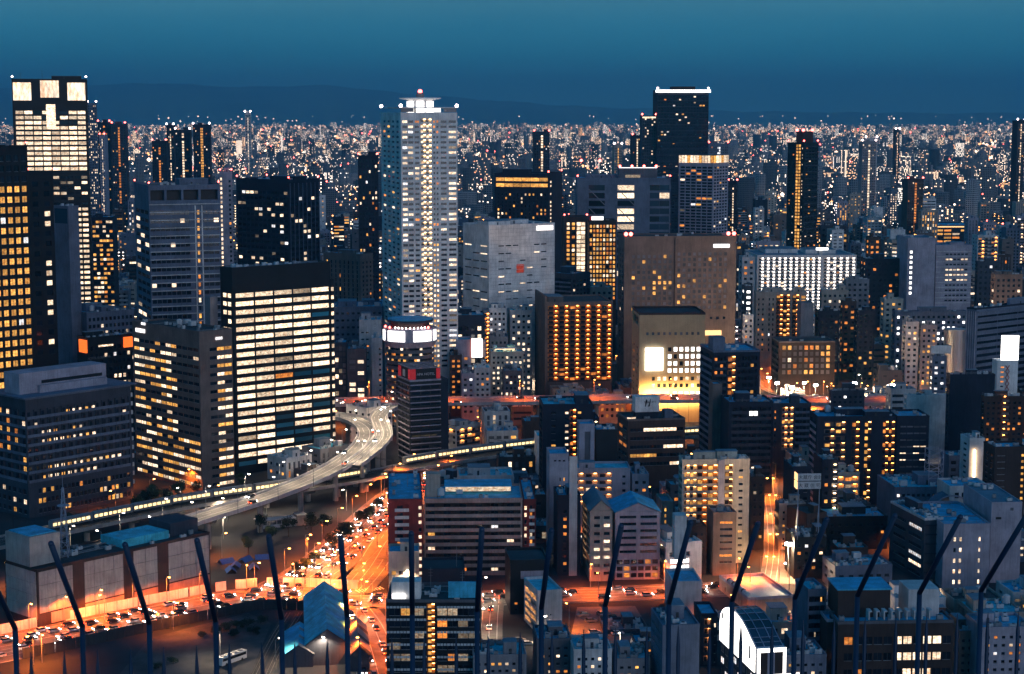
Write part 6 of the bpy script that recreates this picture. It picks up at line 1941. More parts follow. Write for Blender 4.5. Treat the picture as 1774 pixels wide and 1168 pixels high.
gx, gy = ground(446, 918)
ws = thing('shelter', 'long white open-sided shelter on the dark ground under the ramp', 'shelter', (gx, gy, 0), radians(24))
m = MB()
m.box(0, 17, 0, 5.5, 3.3, 3.7, 'white')
m.build('roof', ws)
m = MB()
m.box(0, 17, 0, .3, .1, 1.5, 'white')
m.build('front_wall', ws)
for k in range(9):
    m = MB()
    m.box(2.1 * k, 2.1 * k + .2, .02, .22, 1.5, 3.3, 'white')
    m.build('post', ws)
m = MB()
m.box(17.3, 22, -.5, 6, .1, 4.6, 'beige', top='concrete')
m.build('end_hut', ws)
OCC.append((gx - 8, gy - 8, 0, 40, 30))
tpr = random.Random(3)
for k, (x, y) in enumerate(((392, 975), (408, 982), (425, 972), (440, 985), (400, 990), (455, 968))):
    gx, gy = ground(x, y)
    m = MB()
    m.poly([(-3, -2, .1), (3, -2, .1), (3, 0, 1.8), (-3, 0, 1.8)], 'tarp')
    m.poly([(-3, 2, .1), (3, 2, .1), (3, 0, 1.8), (-3, 0, 1.8)], 'tarp')
    o = m.build('tarpaulin', None, None, (gx, gy, 0))
    o.rotation_euler = (0, 0, tpr.uniform(0, 3))
    tag(o, f'{nth(k)} bright blue tarpaulin tent from the substation on the dark yard', 'tarpaulin', 'blue tarpaulins')

def leaf_mesh(seed, mat, n=900, rx=3.2, rz=3.0):
    r_ = random.Random(seed)
    m = MB()
    lobes = [(r_.uniform(-1, 1) * rx * .5, r_.uniform(-1, 1) * rx * .5, r_.uniform(-.5, .6) * rz, r_.uniform(.35, .65)) for _ in range(9)]
    for _ in range(n):
        l = r_.choice(lobes)
        u, v, w_ = r_.gauss(0, 1), r_.gauss(0, 1), r_.gauss(0, 1)
        d = sqrt(u * u + v * v + w_ * w_) + 1e-6
        rr = r_.random() ** .4
        c = Vector((l[0] + u / d * rx * l[3] * rr, l[1] + v / d * rx * l[3] * rr, l[2] + w_ / d * rz * l[3] * rr))
        a = Vector((r_.gauss(0, 1), r_.gauss(0, 1), r_.gauss(0, .6))).normalized() * r_.uniform(.18, .42)
        b_ = a.orthogonal().normalized() * r_.uniform(.14, .3)
        m.poly([tuple(c - a), tuple(c + b_), tuple(c + a), tuple(c - b_)], mat)
    return m.mesh('crown')
CROWN = [leaf_mesh(k, 'leaf' if k % 2 else 'leaf_dark') for k in range(4)]
tm = MB()
tm.tube((0, 0, 0), (.1, 0, 3.2), .22, 'bark', 7, .15)
for k in range(5):
    a = 2 * pi * k / 5
    tm.tube((.1, 0, 2.6 + .15 * k), (1.5 * cos(a), 1.5 * sin(a), 5.0), .1, 'bark', 5, .03)
TRUNK = tm.mesh('trunk')
def tree(px_, py_, label, s=1.0, k=0, group='street trees'):
    gx, gy = ground(px_, py_)
    t = thing('tree', label, 'tree', (gx, gy, 0), k * 1.3, group)
    link('trunk', TRUNK, t).scale = (s, s, s)
    c = link('crown', CROWN[k % 4], t, None, (0, 0, 5.4 * s))
    c.scale = (s, s, s)
for k, (x, y, s) in enumerate(((512, 1003, .8), (530, 995, .8), (545, 985, .9), (575, 962, 1.1), (592, 948, 1.2), (606, 938, 1.0), (627, 915, 1.0), (640, 906, .9), (655, 890, .9))):
    tree(x, y, f'{nth(k)} dark leafy street tree along the median of the diagonal avenue', s, k, 'median trees')
for k, (x, y, s) in enumerate(((120, 930, 1.2), (150, 925, 1.1), (180, 918, 1.2), (240, 900, 1.3), (250, 888, 1.2), (270, 880, 1.3), (290, 878, 1.1), (310, 870, 1.2), (340, 866, 1.1), (420, 850, 1.0))):
    tree(x, y, f'{nth(k)} dark tree of the row between the hotel and the railway viaduct', s, k, 'trees by the railway viaduct')
for k, (x, y, s) in enumerate(((450, 925, 1.0), (470, 940, .9), (500, 930, 1.1), (540, 930, 1.2), (560, 925, 1.0), (430, 960, .9))):
    tree(x, y, f'{nth(k)} dark tree on the unlit ground under the curving ramp', s, k, 'trees under the ramp')

# ------------------------------------------------------------------ bright floodlights standing among the low roofs
def flood_proto():
    t = link('floodlight_mast', None)
    m = MB()
    m.tube((0, 0, 0), (0, 0, 13), .2, 'unit_grey', 6, .12)
    m.build('pole', t)
    m = MB()
    m.box(-1.4, 1.4, -.5, -.3, 12.2, 13.6, 'metal_dark')
    h_ = m.build('lamp_frame', t)
    for k in range(3):
        m = MB()
        m.box(-1.2 + .85 * k, -.5 + .85 * k, -.62, -.52, 12.4, 13.4, 'flood_white')
        m.build('lamp', h_)
    ld = bpy.data.lights.new('flood_light', 'POINT')
    ld.energy, ld.color, ld.shadow_soft_size = 50000, (1.0, .62, .30), .5
    link('flood_light', ld, t, None, (0, -1.4, 12.6))
    return t
FP = flood_proto()
for k, (x, y, lab) in enumerate(((1332, 690, 'floodlight mast beside the dark apartments with orange landings'), (1412, 704, 'floodlight mast behind the dark low block with two round lamps'), (1480, 700, 'floodlight mast among white low houses'), (1345, 700, 'floodlight mast blazing at the foot of the brown grid office'), (1372, 708, 'floodlight mast in the blazing yard, nearest the expressway'), (1392, 700, 'floodlight mast in the blazing yard, farthest back'),
        (1545, 704, 'floodlight mast on the white low houses right of the blazing yard'), (1640, 600, 'floodlight mast under the plain grey office'), (668, 520, 'floodlight mast left of the white high-rise base'),
        (1365, 1000, 'floodlight mast lighting the yard under the cream apartments'), (590, 640, 'floodlight mast beside the black office tower'), (905, 668, 'floodlight mast left of the orange-lamped apartments'), (1735, 700, 'floodlight mast beside the white billboard tower'))):
    t = FP if k == 0 else copy_tree(FP)
    gx, gy = ground(x, y)
    t.location, t.rotation_euler = (gx, gy, 0), (0, 0, (k * .7) % 1.2 - .6)
    tag(t, lab, 'floodlight')

shr = random.Random(21)
for k, (x, y, sc_) in enumerate(((372, 1098, .7), (392, 1092, .8), (410, 1088, .7), (428, 1086, .9), (405, 1104, .8), (440, 1098, .8), (452, 1080, .7), (350, 1104, .6), (300, 1150, .6), (275, 1158, .6))):
    gx, gy = ground(x, y)
    t = thing('shrub', f'{nth(k)} dark shrub along the edge of the dirt yard', 'shrub', (gx, gy, 0), k, 'yard shrubs')
    c = link('crown', CROWN[(k * 2) % 4], t, None, (0, 0, 1.7 * sc_))
    c.scale = (sc_, sc_, sc_ * .7)
    link('trunk', TRUNK, t).scale = (.4, .4, .35)

# ------------------------------------------------------------------ the blocks of low buildings between the named ones
def inside(x, y, rect, mg):
    cx, cy_, a, lr, ll = rect
    dx_, dy_ = x - cx, y - cy_
    s, t = dx_ * cos(a) + dy_ * sin(a), -dx_ * sin(a) + dy_ * cos(a)
    return -mg < s < lr + mg and -mg < t < ll + mg
RP = [(np.array([(p.x, p.y) for p in path]), h) for (path, h) in ROADS]
RPB = [(a[:, 0].min() - 30, a[:, 0].max() + 30, a[:, 1].min() - 30, a[:, 1].max() + 30) for (a, h) in RP]
frng = random.Random(4242)
FILL = []
for (ang, cond) in ((radians(46), lambda x, y: x < -20 and y < 1250), (radians(5), lambda x, y: not (x < -20 and y < 1250))):
    ca, sa = cos(ang), sin(ang)
    for i in range(-130, 130):
        for j in range(-130, 130):
            gx_, gy_ = i * 21 + (i // 3) * 7, j * 19 + (j // 2) * 8
            x, y = gx_ * ca - gy_ * sa, 1300 + gx_ * sa + gy_ * ca
            if not (498 < y < 2500) or abs(x) > .305 * y + 15 or not cond(x, y):
                continue
            w_, l_ = frng.uniform(11, 19), frng.uniform(10, 17)
            q = frng.random()
            if y < 900:
                h = frng.uniform(6, 13) if q < .8 else frng.uniform(13, 20)
            elif y < 1300:
                h = frng.uniform(7, 18) if q < .75 else frng.uniform(18, 32)
            else:
                h = frng.uniform(8, 24) if q < .72 else (frng.uniform(24, 42) if q < .95 else frng.uniform(42, 70))
            pq = proj(x, y, 0)
            if 970 < y < 1068 and (pq[0] > 1290 or 770 < pq[0] < 930):
                h = frng.uniform(5, 11)
            if 535 < y < 740 and pq[0] > 1110:
                h = frng.uniform(4.5, 9)
            a_ = ang + frng.uniform(-.03, .03)
            pts = [(x + (u * w_) * cos(a_) - (v * l_) * sin(a_), y + (u * w_) * sin(a_) + (v * l_) * cos(a_)) for (u, v) in ((0, 0), (1, 0), (1, 1), (0, 1), (.5, .5), (.5, 0), (0, .5))]
            if any(inside(px_, py_, r, 1.5) for r in OCC if abs(r[0] - x) < 110 and abs(r[1] - y) < 110 for (px_, py_) in pts):
                continue
            bad = False
            for (arr, h_), bbx in zip(RP, RPB):
                if bbx[0] < x < bbx[1] and bbx[2] < y < bbx[3]:
                    c = pts[4]
                    if np.min(np.hypot(arr[:, 0] - c[0], arr[:, 1] - c[1])) < h_ + 10.5:
                        bad = True
                        break
            if bad:
                continue
            pp = proj(pts[4][0], pts[4][1], 0)
            if (y < 560 and pp[0] < 700) or (360 < pp[0] < 700 and 845 < pp[1] < 1060) or (pp[0] < 345 and pp[1] > 850):
                continue
            yards = [ground(400, 1140), ground(330, 1110), ground(1050, 1085), ground(1375, 985)]
            if any(hypot(pts[4][0] - g[0], pts[4][1] - g[1]) < 32 for g in yards[:3]) or hypot(pts[4][0] - yards[3][0], pts[4][1] - yards[3][1]) < 16:
                continue
            FILL.append((x, y, a_, w_, l_, h, frng.randrange(10 ** 6)))
WALLS = [('white', 'white'), ('pale', 'pale grey'), ('lav', 'lilac-grey'), ('grey', 'grey'), ('mid', 'dark grey'), ('beige', 'beige'), ('taupe', 'taupe'), ('brown', 'brown'), ('slate', 'slate'), ('navy', 'navy'), ('bluegrey', 'blue-grey'), ('cream_wall', 'cream')]
ROOFS = [('roof_teal', 'teal'), ('roof_blue', 'blue'), ('roof_grey', 'grey'), ('roof_dark', 'dark')]
HEROES = [(b_, proj(b_.X + b_.Lr / 2 * cos(b_.a), b_.Y + b_.Lr / 2 * sin(b_.a), b_.H * .75)) for b_ in BUILT]
LABELS = set()
def fill_label(wn, rn, fl, x, y, z):
    p = proj(x, y, z)
    best = sorted(HEROES, key=lambda q: hypot(q[1][0] - p[0], q[1][1] - p[1]))[:12]
    for (hb_, hp) in best:
        nm = hb_.root['label'].split(' with ')[0].split(' beside ')[0].split(' behind ')[0].split(' under ')[0].split(' and ')[0]
        nm = ' '.join(nm.split()[:6])
        dx_, dy_ = p[0] - hp[0], p[1] - hp[1]
        rel = ('below' if dy_ > 0 else 'above') if abs(dy_) > abs(dx_) else ('just right of' if dx_ > 0 else 'just left of')
        for lab in (f'{wn} {fl}-storey block {rel} the {nm}', f'{wn} {fl}-storey block, {rn} roof, {rel} the {nm}'):
            if lab not in LABELS and len(lab.split()) <= 16:
                LABELS.add(lab)
                return lab
    return f'{wn} {fl}-storey block with {rn} roof among low blocks'
VISIBLE = {8, 15, 22, 23, 34, 35, 74, 85, 493, 495, 500, 501, 539, 541, 542, 545, 587, 588, 591, 629, 631, 634, 636, 673, 675, 722, 764, 805, 808, 813, 852, 1021, 1027, 1029, 1030, 1033, 1035, 1038, 1039, 1040, 1041, 1045, 1046, 1072, 1080, 1084, 1087, 1088, 1094, 1098, 1119, 1145, 1146, 1167, 1170, 1172, 1176, 1186, 1206, 1267, 1268, 1269, 1270, 1271, 1272, 1276, 1279, 1327, 1328, 1331, 1332, 1333, 1348, 1355, 1359, 1393, 1395, 1399, 1400, 1401, 1402, 1439, 1443, 1461, 1464, 1465, 1466, 1469, 1470, 1471, 1504, 1520, 1530, 1533, 1534, 1535, 1536, 1585, 1591, 1593, 1594, 1595, 1604, 1606, 1607, 1651, 1655, 1660, 1661, 1662, 1663, 1665, 1728, 1729, 1738, 1739, 1799, 1807, 1808, 1809, 1810, 1868, 1870, 1874, 1921, 1929, 1930, 1931, 1938, 1981, 1989, 1990, 2000, 2001, 2042, 2046, 2047, 2101, 2113, 2170, 2172, 2175, 2227, 2233, 2236, 2283, 2300, 2329, 2338, 2357, 2361, 2388, 2402, 2414, 2420, 2422, 2427, 2445, 2459, 2460, 2467, 2477, 2478, 2479, 2482, 2484, 2499, 2533, 2538, 2541, 2558, 2563, 2566, 2567, 2568, 2576, 2582, 2587, 2594, 2611, 2636, 2643, 2656, 2662, 2664, 2665, 2672, 2686, 2697, 2706, 2709, 2722, 2724, 2725, 2727, 2729, 2735, 2739, 2742, 2743, 2745, 2758, 2774, 2776, 2781, 2804, 2829, 2838, 2867, 2913, 2944, 2948, 2951, 2960, 2979}
rest = MB()
def add_mass(mb, f, windows=True):
    x, y, a_, w_, l_, h, sd = f
    r_ = random.Random(sd)
    wm, _ = r_.choice(WALLS)
    rm__, _ = r_.choice(ROOFS)
    ca, sa = cos(a_), sin(a_)
    T = lambda u, v, z: (x + u * ca - v * sa, y + u * sa + v * ca, z)
    def bx(u0, u1, v0, v1, z0, z1, m_, t_):
        for (p, q) in (((u0, v0), (u1, v0)), ((u1, v0), (u1, v1)), ((u1, v1), (u0, v1)), ((u0, v1), (u0, v0))):
            mb.poly([T(p[0], p[1], z0), T(q[0], q[1], z0), T(q[0], q[1], z1), T(p[0], p[1], z1)], m_)
        mb.poly([T(u0, v0, z1), T(u1, v0, z1), T(u1, v1, z1), T(u0, v1, z1)], t_)
    bx(0, w_, 0, l_, 0, h, wm, rm__)
    if r_.random() < .7:
        u, v = r_.uniform(.1, .5) * w_, r_.uniform(.2, .5) * l_
        bx(u, u + w_ * .35, v, v + l_ * .35, h, h + 3, wm, rm__)
    for k in range(3):
        u, v = r_.uniform(.05, .85) * w_, r_.uniform(.05, .85) * l_
        bx(u, u + 1.5, v, v + 1.2, h, h + 1.3, 'unit_white', 'unit_grey')
    if windows:
        nf = max(1, int(h / 3.3))
        lit = r_.choice([.04, .1, .2, .4])
        pal = r_.choice(['home', 'home', 'office', 'hotel', 'cream', 'gold', 'amber'])
        mts, wts = [p[0] for p in PAL[pal]], [p[1] for p in PAL[pal]]
        for (Wd, fn) in ((w_, lambda u, z: T(u, -.06, z)), (l_, lambda u, z: T(-.06, u, z))):
            n = max(2, int(Wd / 3.2))
            for j in range(nf):
                for i in range(n):
                    q = r_.random()
                    if q < .1:
                        continue
                    m_ = r_.choices(mts, wts)[0] if r_.random() < lit else 'glass'
                    u, z = Wd * (i + .5) / n, 3.3 * j + 1.8
                    if z + .8 > h:
                        continue
                    mb.poly([fn(u - .75, z - .6), fn(u + .75, z - .6), fn(u + .75, z + .7), fn(u - .75, z + .7)], m_)
for k, f in enumerate(FILL):
    x, y, a_, w_, l_, h, sd = f
    if VISIBLE is not None and k in VISIBLE:
        r_ = random.Random(sd)
        wm, wn = r_.choice(WALLS)
        if 970 < y < 1068 and x > 120:
            wm, wn = r_.choice(WALLS[:3] + WALLS[-1:])
        rm__, rn = r_.choice(ROOFS)
        fl = max(2, int(h / 3.2))
        lt = r_.choice([.08, .15, .28, .5])
        pl = r_.choice(['home', 'home', 'office', 'hotel', 'cream', 'gold', 'amber'])
        st_ = r_.random()
        pitch = 3.2 * FPX / y
        q_ = FPX / y
        lmp = r_.choice([None, None, 'lamp_warm', 'lamp_gold', 'lamp_orange', 'lamp_white'])
        if st_ < .28 and h > 9:
            Rz = [BAL(r_.uniform(4, 6.5) * q_, pitch, lamp=lmp, lp=.7, lit=lt, pal=pl, dep=1.2, rail=r_.choice([wm, 'pale', 'slate']), bw=wm)]
        elif st_ < .45:
            Rz = [G(r_.uniform(3, 9) * q_, pitch * 1.1, w=.97, h=r_.uniform(.3, .5), lit=lt * 1.5, pal=pl)]
        elif st_ < .6:
            Rz = [G(r_.uniform(5, 8) * q_, pitch * 1.2, w=.3, h=.35, lit=lt, pal=pl, pat=lambda i, j, nx, ny, r: 'skip' if r.random() < .4 else None)]
        elif st_ < .72:
            Rz = [G(3.0 * q_, pitch, w=.45, h=.82, lit=lt, pal=pl, dk='glass_grey')]
        elif st_ < .8:
            Rz = []
        else:
            Rz = [G(r_.uniform(2.8, 4.5) * q_, pitch, w=r_.uniform(.4, .75), h=r_.uniform(.38, .6), lit=lt, pal=pl, dk=r_.choice(['glass', 'glass_grey', 'glass_blue']))]
        Lz = r_.choice([[], [G(r_.uniform(3, 6) * q_, pitch, w=.4, h=.4, lit=lt * .8, pal=pl)], [BAL(4.5 * q_, pitch, lamp=lmp, lp=.5, lit=lt, pal=pl, dep=1.0, rail=wm, bw=wm)]])
        Bld('low_building' if h < 20 else 'mid_rise_building', fill_label(wn, rn, fl, x + 8, y + 2, h * .7), x, y, a_, w_, l_, h, wm, R=Rz, L=Lz,
            roof='pent ac3' if y > 1100 else 'pent ac4 tank', roofmat=rm__, group=None, cap=40, seed=sd)
    else:
        add_mass(rest, f, y < 2200)
rest.build('low_rise_blocks', None, 'stuff')
o_ = bpy.data.objects.get('low_rise_blocks')
if o_:
    o_['label'] = 'mass of small low-rise city blocks filling the gaps between larger buildings'

# street lamps scattered through the lanes
lrng = random.Random(99)
FR = [(f[0], f[1], f[2], f[3], f[4]) for f in FILL]
lots = 0
tries = 0
while lots < 190 and tries < 4000:
    tries += 1
    px_, py_ = lrng.uniform(0, 1774), lrng.choice((lrng.uniform(480, 1160), lrng.uniform(520, 770)))
    gx, gy = ground(px_, py_)
    if any(inside(gx, gy, r, 1.2) for r in OCC if abs(r[0] - gx) < 110 and abs(r[1] - gy) < 110) or any(inside(gx, gy, r, .8) for r in FR if abs(r[0] - gx) < 30 and abs(r[1] - gy) < 30):
        continue
    lots += 1
    k = 'l' if lrng.random() < .5 else 'w'
    cn = 'orange' if k == 'l' else 'pale'
    lab = cn + ' street lamp in a lane between low buildings'
    for (hb_, hp) in sorted(HEROES, key=lambda q: hypot(q[1][0] - px_, q[1][1] - py_))[:10]:
        nm = ' '.join(hb_.root['label'].split(' with ')[0].split(' beside ')[0].split(' behind ')[0].split(' under ')[0].split(' and ')[0].split()[:6])
        dx_, dy_ = px_ - hp[0], py_ - hp[1]
        rel = ('in the lane below' if dy_ > 0 else 'in the lane above') if abs(dy_) > abs(dx_) else ('right of' if dx_ > 0 else 'left of')
        l2 = f'{cn} street lamp {rel} the {nm}'
        if l2 not in LABELS:
            LABELS.add(l2)
            lab = l2
            break
    lamp(k, (gx, gy, 0), lrng.uniform(0, 6.28), lab, 'lamps in the back lanes')

# ------------------------------------------------------------------ the far city: too small to tell apart
rs = np.random.RandomState(11)
bx_, by_ = [], []
N = 0
Ys, Xs = [], []
y = 2480.0
while y < 26000:
    row = 38 + y * .010
    wid = .31 * y + 60
    n = int(2 * wid / (30 + y * .0025))
    xs = np.linspace(-wid, wid, n) + rs.uniform(-11, 11, n)
    Xs.append(xs)
    Ys.append(np.full(n, y) + rs.uniform(-row * .45, row * .45, n))
    y += row
Xs, Ys = np.concatenate(Xs), np.concatenate(Ys)
keep = rs.rand(len(Xs)) < .86
# parks and a river leave dark gaps
gap = (np.sin(Xs * .0011 + 1.3) + np.sin(Ys * .0009 + Xs * .0004) + np.sin(Xs * .0031 - Ys * .0017)) < -1.55
keep &= ~gap
Xs, Ys = Xs[keep], Ys[keep]
n = len(Xs)
q = rs.rand(n)
h = np.where(q < .66, rs.uniform(8, 22, n), np.where(q < .93, rs.uniform(20, 42, n), rs.uniform(40, 85, n)))
w_ = rs.uniform(12, 26, n) + (Ys > 8000) * 8
d_ = rs.uniform(12, 26, n)
ang = np.where(rs.rand(n) < .6, rs.uniform(-.1, .2, n), rs.uniform(.6, .9, n))
ca, sa = np.cos(ang), np.sin(ang)
V = np.zeros((n, 8, 3), np.float32)
for k, (u, v) in enumerate(((-.5, -.5), (.5, -.5), (.5, .5), (-.5, .5))):
    V[:, k, 0] = Xs + u * w_ * ca - v * d_ * sa
    V[:, k, 1] = Ys + u * w_ * sa + v * d_ * ca
    V[:, k + 4, :2] = V[:, k, :2]
    V[:, k + 4, 2] = h
quads = np.array([(0, 1, 5, 4), (1, 2, 6, 5), (3, 0, 4, 7), (4, 5, 6, 7)])
Fc = (np.arange(n)[:, None, None] * 8 + quads[None]).reshape(-1, 4)
me = bpy.data.meshes.new('distant_city')
me.vertices.add(n * 8)
me.vertices.foreach_set('co', V.reshape(-1))
nf = len(Fc)
me.loops.add(nf * 4)
me.loops.foreach_set('vertex_index', Fc.reshape(-1).astype(np.int32))
me.polygons.add(nf)
me.polygons.foreach_set('loop_start', np.arange(nf, dtype=np.int32) * 4)
me.update(calc_edges=True)
uv = np.zeros((n, 4, 4, 2), np.float32)
for f_, (wd_, ) in enumerate(((w_,), (d_,), (d_,), (w_,))):
    uv[:, f_, 1, 0] = uv[:, f_, 2, 0] = wd_
    uv[:, f_, 2, 1] = uv[:, f_, 3, 1] = h
uv[:, 3] = -50.0
me.uv_layers.new(name='UVMap').data.foreach_set('uv', uv.reshape(-1))
at_ = me.attributes.new('rnd', 'FLOAT', 'FACE')
at_.data.foreach_set('value', np.repeat(rs.rand(n), 4).astype(np.float32))
dist = (np.sin(Xs * .0023 + np.sin(Ys * .0016) * 2.1) * np.sin(Ys * .0021 + Xs * .0007 + 1.0) + .6 * np.sin(Xs * .0061 + 2.0 + Ys * .0031)) * .5 + .5
dist = np.clip(dist * rs.uniform(.5, 1.5, n), 0, 1) ** 1.6
dist = np.where(Ys > 9000, np.maximum(dist, .4 + .5 * rs.rand(n)), np.maximum(dist, .16))
at2_ = me.attributes.new('dens', 'FLOAT', 'FACE')
at2_.data.foreach_set('value', np.repeat(dist, 4).astype(np.float32))
m_, t = new_mat('distant_facade')
o = nd(t, 'ShaderNodeOutputMaterial')
bs_ = nd(t, 'ShaderNodeBsdfPrincipled')
bs_.inputs['Roughness'].default_value = .85
uvn = nd(t, 'ShaderNodeUVMap', uv_map='UVMap')
rn_ = nd(t, 'ShaderNodeAttribute', attribute_name='rnd')
def mth(op, a=None, b=None, c=None):
    k = nd(t, 'ShaderNodeMath', operation=op)
    for i, v in enumerate((a, b, c)):
        if v is None:
            continue
        if isinstance(v, (int, float)):
            k.inputs[i].default_value = v
        else:
            t.links.new(v, k.inputs[i])
    return k.outputs[0]
sp = nd(t, 'ShaderNodeSeparateXYZ')
t.links.new(uvn.outputs[0], sp.inputs[0])
R_ = rn_.outputs['Fac']
U, Vv = mth('DIVIDE', sp.outputs[0], 3.4), mth('DIVIDE', sp.outputs[1], 3.2)
cu_, cv_ = mth('FLOOR', U), mth('FLOOR', Vv)
fu, fv = mth('FRACT', U), mth('FRACT', Vv)
wn = nd(t, 'ShaderNodeTexWhiteNoise', noise_dimensions='3D')
cb = nd(t, 'ShaderNodeCombineXYZ')
t.links.new(cu_, cb.inputs[0]); t.links.new(cv_, cb.inputs[1]); t.links.new(mth('MULTIPLY', R_, 917.0), cb.inputs[2])
t.links.new(cb.outputs[0], wn.inputs[0])
wc = nd(t, 'ShaderNodeTexWhiteNoise', noise_dimensions='2D')
cb2 = nd(t, 'ShaderNodeCombineXYZ')
t.links.new(cu_, cb2.inputs[0]); t.links.new(mth('MULTIPLY', R_, 377.0), cb2.inputs[1])
t.links.new(cb2.outputs[0], wc.inputs[0])
r2 = mth('FRACT', mth('MULTIPLY', R_, 13.7))
r3 = mth('FRACT', mth('MULTIPLY', R_, 71.3))
dn_ = nd(t, 'ShaderNodeAttribute', attribute_name='dens').outputs['Fac']
prob = mth('MULTIPLY', mth('MULTIPLY', mth('MULTIPLY', r2, r2), .8), dn_)
lit1 = mth('LESS_THAN', wn.outputs[0], prob)
lit2 = mth('MULTIPLY', mth('LESS_THAN', wc.outputs[0], .55), mth('GREATER_THAN', mth('MULTIPLY', r3, mth('ADD', mth('MULTIPLY', dn_, .5), .62)), .80))     # whole columns of gallery lamps
lit = mth('MAXIMUM', lit1, lit2)
box_ = mth('MULTIPLY', mth('MULTIPLY', mth('GREATER_THAN', fu, .2), mth('LESS_THAN', fu, .8)), mth('MULTIPLY', mth('GREATER_THAN', fv, .25), mth('LESS_THAN', fv, .8)))
side = mth('GREATER_THAN', sp.outputs[1], -1.0)
em = mth('MULTIPLY', mth('MULTIPLY', lit, box_), side)
rmp = nd(t, 'ShaderNodeValToRGB')
rmp.color_ramp.elements[0].color, rmp.color_ramp.elements[1].color = (1, .50, .22, 1), (1, .86, .74, 1)
e_ = rmp.color_ramp.elements.new(.35)
e_.color = (1, .70, .46, 1)
t.links.new(mth('FRACT', mth('MULTIPLY', R_, 33.1)), rmp.inputs[0])
t.links.new(rmp.outputs[0], bs_.inputs['Emission Color'])
FAR_EMIT = nd(t, 'ShaderNodeValue')
FAR_EMIT.outputs[0].default_value = 4.2
t.links.new(mth('MULTIPLY', em, FAR_EMIT.outputs[0]), bs_.inputs['Emission Strength'])
rb2 = nd(t, 'ShaderNodeValToRGB')
rb2.color_ramp.elements[0].color, rb2.color_ramp.elements[1].color = (.05, .055, .065, 1), (.50, .48, .48, 1)
t.links.new(mth('FRACT', mth('MULTIPLY', R_, 57.9)), rb2.inputs[0])
dk = nd(t, 'ShaderNodeMix', data_type='RGBA')
t.links.new(mth('MULTIPLY', box_, side), dk.inputs[0])
t.links.new(rb2.outputs[0], dk.inputs[6])
dk.inputs[7].default_value = (.02, .025, .035, 1)
t.links.new(dk.outputs[2], bs_.inputs['Base Color'])
t.links.new(bs_.outputs[0], o.inputs[0])
m_.cycles.emission_sampling = 'NONE'
me.materials.append(m_)
dc = link('distant_city', me, None, 'stuff')
dc['label'] = 'far city of countless small lit buildings reaching to the horizon'

# lamps of the far streets
def dots(name, N_, mat, seed, ymin, ymax, lab, size=.00055, zr=(5, 16), power=1.0):
    r_ = np.random.RandomState(seed)
    yy = ymin * (ymax / ymin) ** (r_.rand(N_) ** power)
    xx = r_.uniform(-1, 1, N_) * (.31 * yy + 40)
    zz = r_.uniform(zr[0], zr[1], N_)
    s_ = size * yy * r_.uniform(.55, 1.35, N_)
    oct_ = np.array([(1, 0, 0), (-1, 0, 0), (0, 1, 0), (0, -1, 0), (0, 0, 1), (0, 0, -1)], np.float32)
    V_ = np.stack([xx, yy, zz], 1)[:, None, :] + oct_[None] * s_[:, None, None]
    fa = np.array([(0, 2, 4), (2, 1, 4), (1, 3, 4), (3, 0, 4), (2, 0, 5), (1, 2, 5), (3, 1, 5), (0, 3, 5)])
    F_ = (np.arange(N_)[:, None, None] * 6 + fa[None]).reshape(-1, 3)
    me_ = bpy.data.meshes.new(name)
    me_.from_pydata(V_.reshape(-1, 3).tolist(), [], F_.tolist())
    me_.materials.append(MATS[mat])
    link(name, me_, None, 'stuff')['label'] = lab
dots('distant_lamps', 5200, 'far_dot', 3, 2400, 30000, 'countless pale lamps of the far streets')
dots('distant_lamps', 5200, 'far_dot_orange', 4, 2400, 26000, 'countless orange lamps of the far streets')
dots('distant_lamps', 260, 'far_dot', 8, 2600, 20000, 'large bright lamps and lit yards of the far city', .0010, (6, 20))
dots('distant_lamps', 170, 'beacon', 5, 2500, 15000, 'small red warning lamps scattered over the far city', .0004, (30, 75))
dots('distant_lamps', 130, 'far_dot', 6, 16000, 34000, 'lamps along the foot of the hills', .00045, (30, 170))

# ------------------------------------------------------------------ hills on the horizon
hm = MB()
prof = [(-900, 178), (-300, 166), (0, 154), (120, 148), (230, 143), (330, 147), (420, 151), (520, 147), (600, 151), (680, 160), (780, 168), (900, 178), (1020, 185), (1150, 190), (1300, 193), (1500, 195), (1774, 196), (2100, 197), (2700, 197)]
ys_ = []
hr = random.Random(8)
N_ = 220
for k in range(N_ + 1):
    x = -900 + 3600 * k / N_
    for (a, b_) in zip(prof, prof[1:]):
        if a[0] <= x <= b_[0]:
            y = a[1] + (b_[1] - a[1]) * (x - a[0]) / (b_[0] - a[0])
    ys_.append((x, y + 1.2 * sin(k * .9) + hr.uniform(-.7, .7)))
rows = []
for r_, (Yd, f_) in enumerate(((31000, 0.0), (35000, .45), (40000, 1.0), (46000, .5), (52000, 0))):
    rows.append([(W(x, 210, Yd)[0], Yd + 900 * sin(k * .37 + r_), max(0.0, (W(x, y, 40000)[2]) * f_ * (1 + .12 * sin(k * .61 + 2 * r_) * (r_ != 2)))) for k, (x, y) in enumerate(ys_)])
for ra, rb_ in zip(rows, rows[1:]):
    for k in range(N_):
        hm.poly([ra[k], ra[k + 1], rb_[k + 1], rb_[k]], 'hill')
hm.build('hills', None, 'structure', smooth=True)

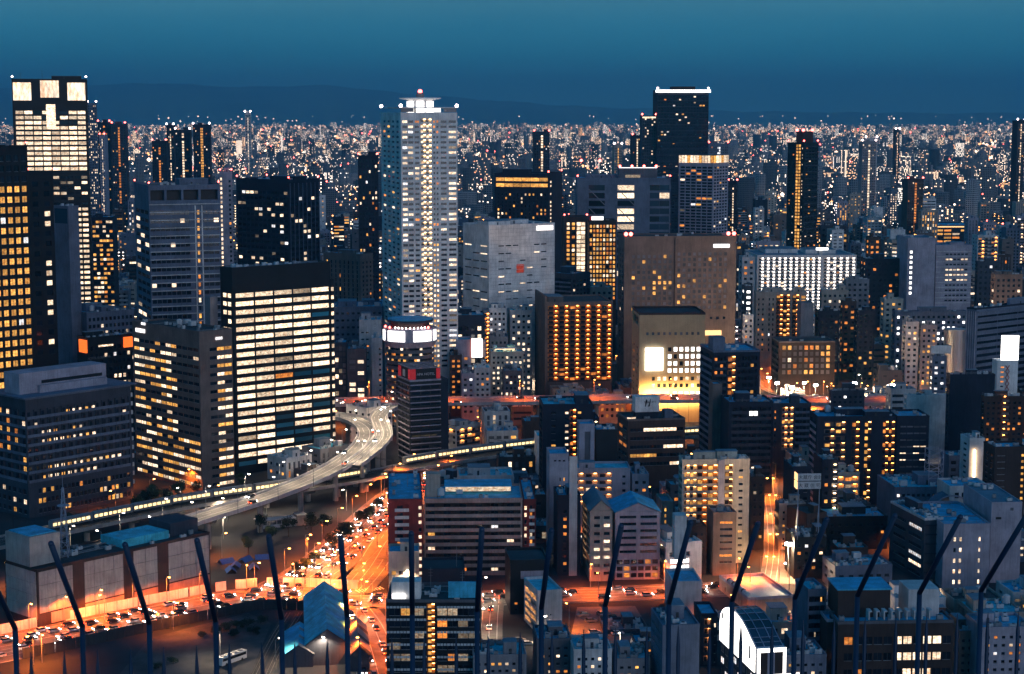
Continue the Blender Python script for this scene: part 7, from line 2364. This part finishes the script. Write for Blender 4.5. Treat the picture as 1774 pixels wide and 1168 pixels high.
# ------------------------------------------------------------------ spiked safety fence in front of the camera's terrace
fn = thing('safety_fence', 'dark blue spiked safety fence with bars bent inwards at the terrace edge', 'fence', (0, 0, CAMZ - 3.0), radians(3.2))
FD = 4.55
def fd(x):
    return FD + .085 * x
def fx_at(px_):                                # position along the fence under a photograph column
    u = (px_ - PWX / 2) / FPX
    a = radians(3.2)
    D = FD * CP + 1.3 * SP
    # fence frame: x' along, y' away; world X = x' cos a - y' sin a
    return (u * D + FD * sin(a)) / (cos(a) - u * sin(a))
for k in range(17):
    m = MB()
    x = fx_at(40 + 112.4 * k)
    z1 = 3.0 - 1.31
    s_ = .455 + .01 * sin(k * 2.1)
    FDx = fd(x)
    y2, z2 = FDx - s_ * cos(radians(41)), z1 + s_ * sin(radians(41))
    m.tube((x, FDx, -1.0), (x, FDx, z1), .0070, 'fence_paint', 12)
    m.ball((x, FDx, z1), .0071, 'fence_paint', 12, 8)
    m.tube((x, FDx, z1), (x, y2, z2), .0070, 'fence_paint', 12)
    m.ball((x, y2, z2), .0070, 'fence_paint', 12, 8)
    m.build('bent_bar', fn, smooth=True)
for k in range(33):
    m = MB()
    x = fx_at(-10 + 57.3 * k)
    z1 = 3.0 - 1.47
    FDx = fd(x)
    m.tube((x, FDx + .12, -1.0), (x, FDx + .12, z1), .0055, 'fence_paint', 8)
    m.tube((x, FDx + .12, z1), (x, FDx + .12, z1 + .06), .0055, 'fence_paint', 8, .0008)
    m.build('spike', fn)
m = MB()
m.box(-2, 2, FD - .02, FD + .14, .9, .95, 'fence_paint')
m.build('rail', fn)
tm_ = MB()
tm_.box(-3, 3, FD - .6, FD + .5, -3.2, -1.0, 'concrete')
tm_.build('terrace_edge', fn)

# ------------------------------------------------------------------ evening haze
HAZE = 5.6e-5
if HAZE > 0:
    hz = MB()
    hz.box(-33000, 33000, -2500, 56000, -1.0, 1250, 'hill')
    ho = hz.build('haze', None, 'stuff')
    ho.data.materials.clear()
    m_, t = new_mat('haze_air')
    o = nd(t, 'ShaderNodeOutputMaterial')
    pv = nd(t, 'ShaderNodeVolumePrincipled')
    pv.inputs['Color'].default_value = (.20, .66, .92, 1)
    pv.inputs['Density'].default_value = HAZE
    pv.inputs['Anisotropy'].default_value = 0.0
    t.links.new(pv.outputs[0], o.inputs['Volume'])
    ho.data.materials.append(m_)
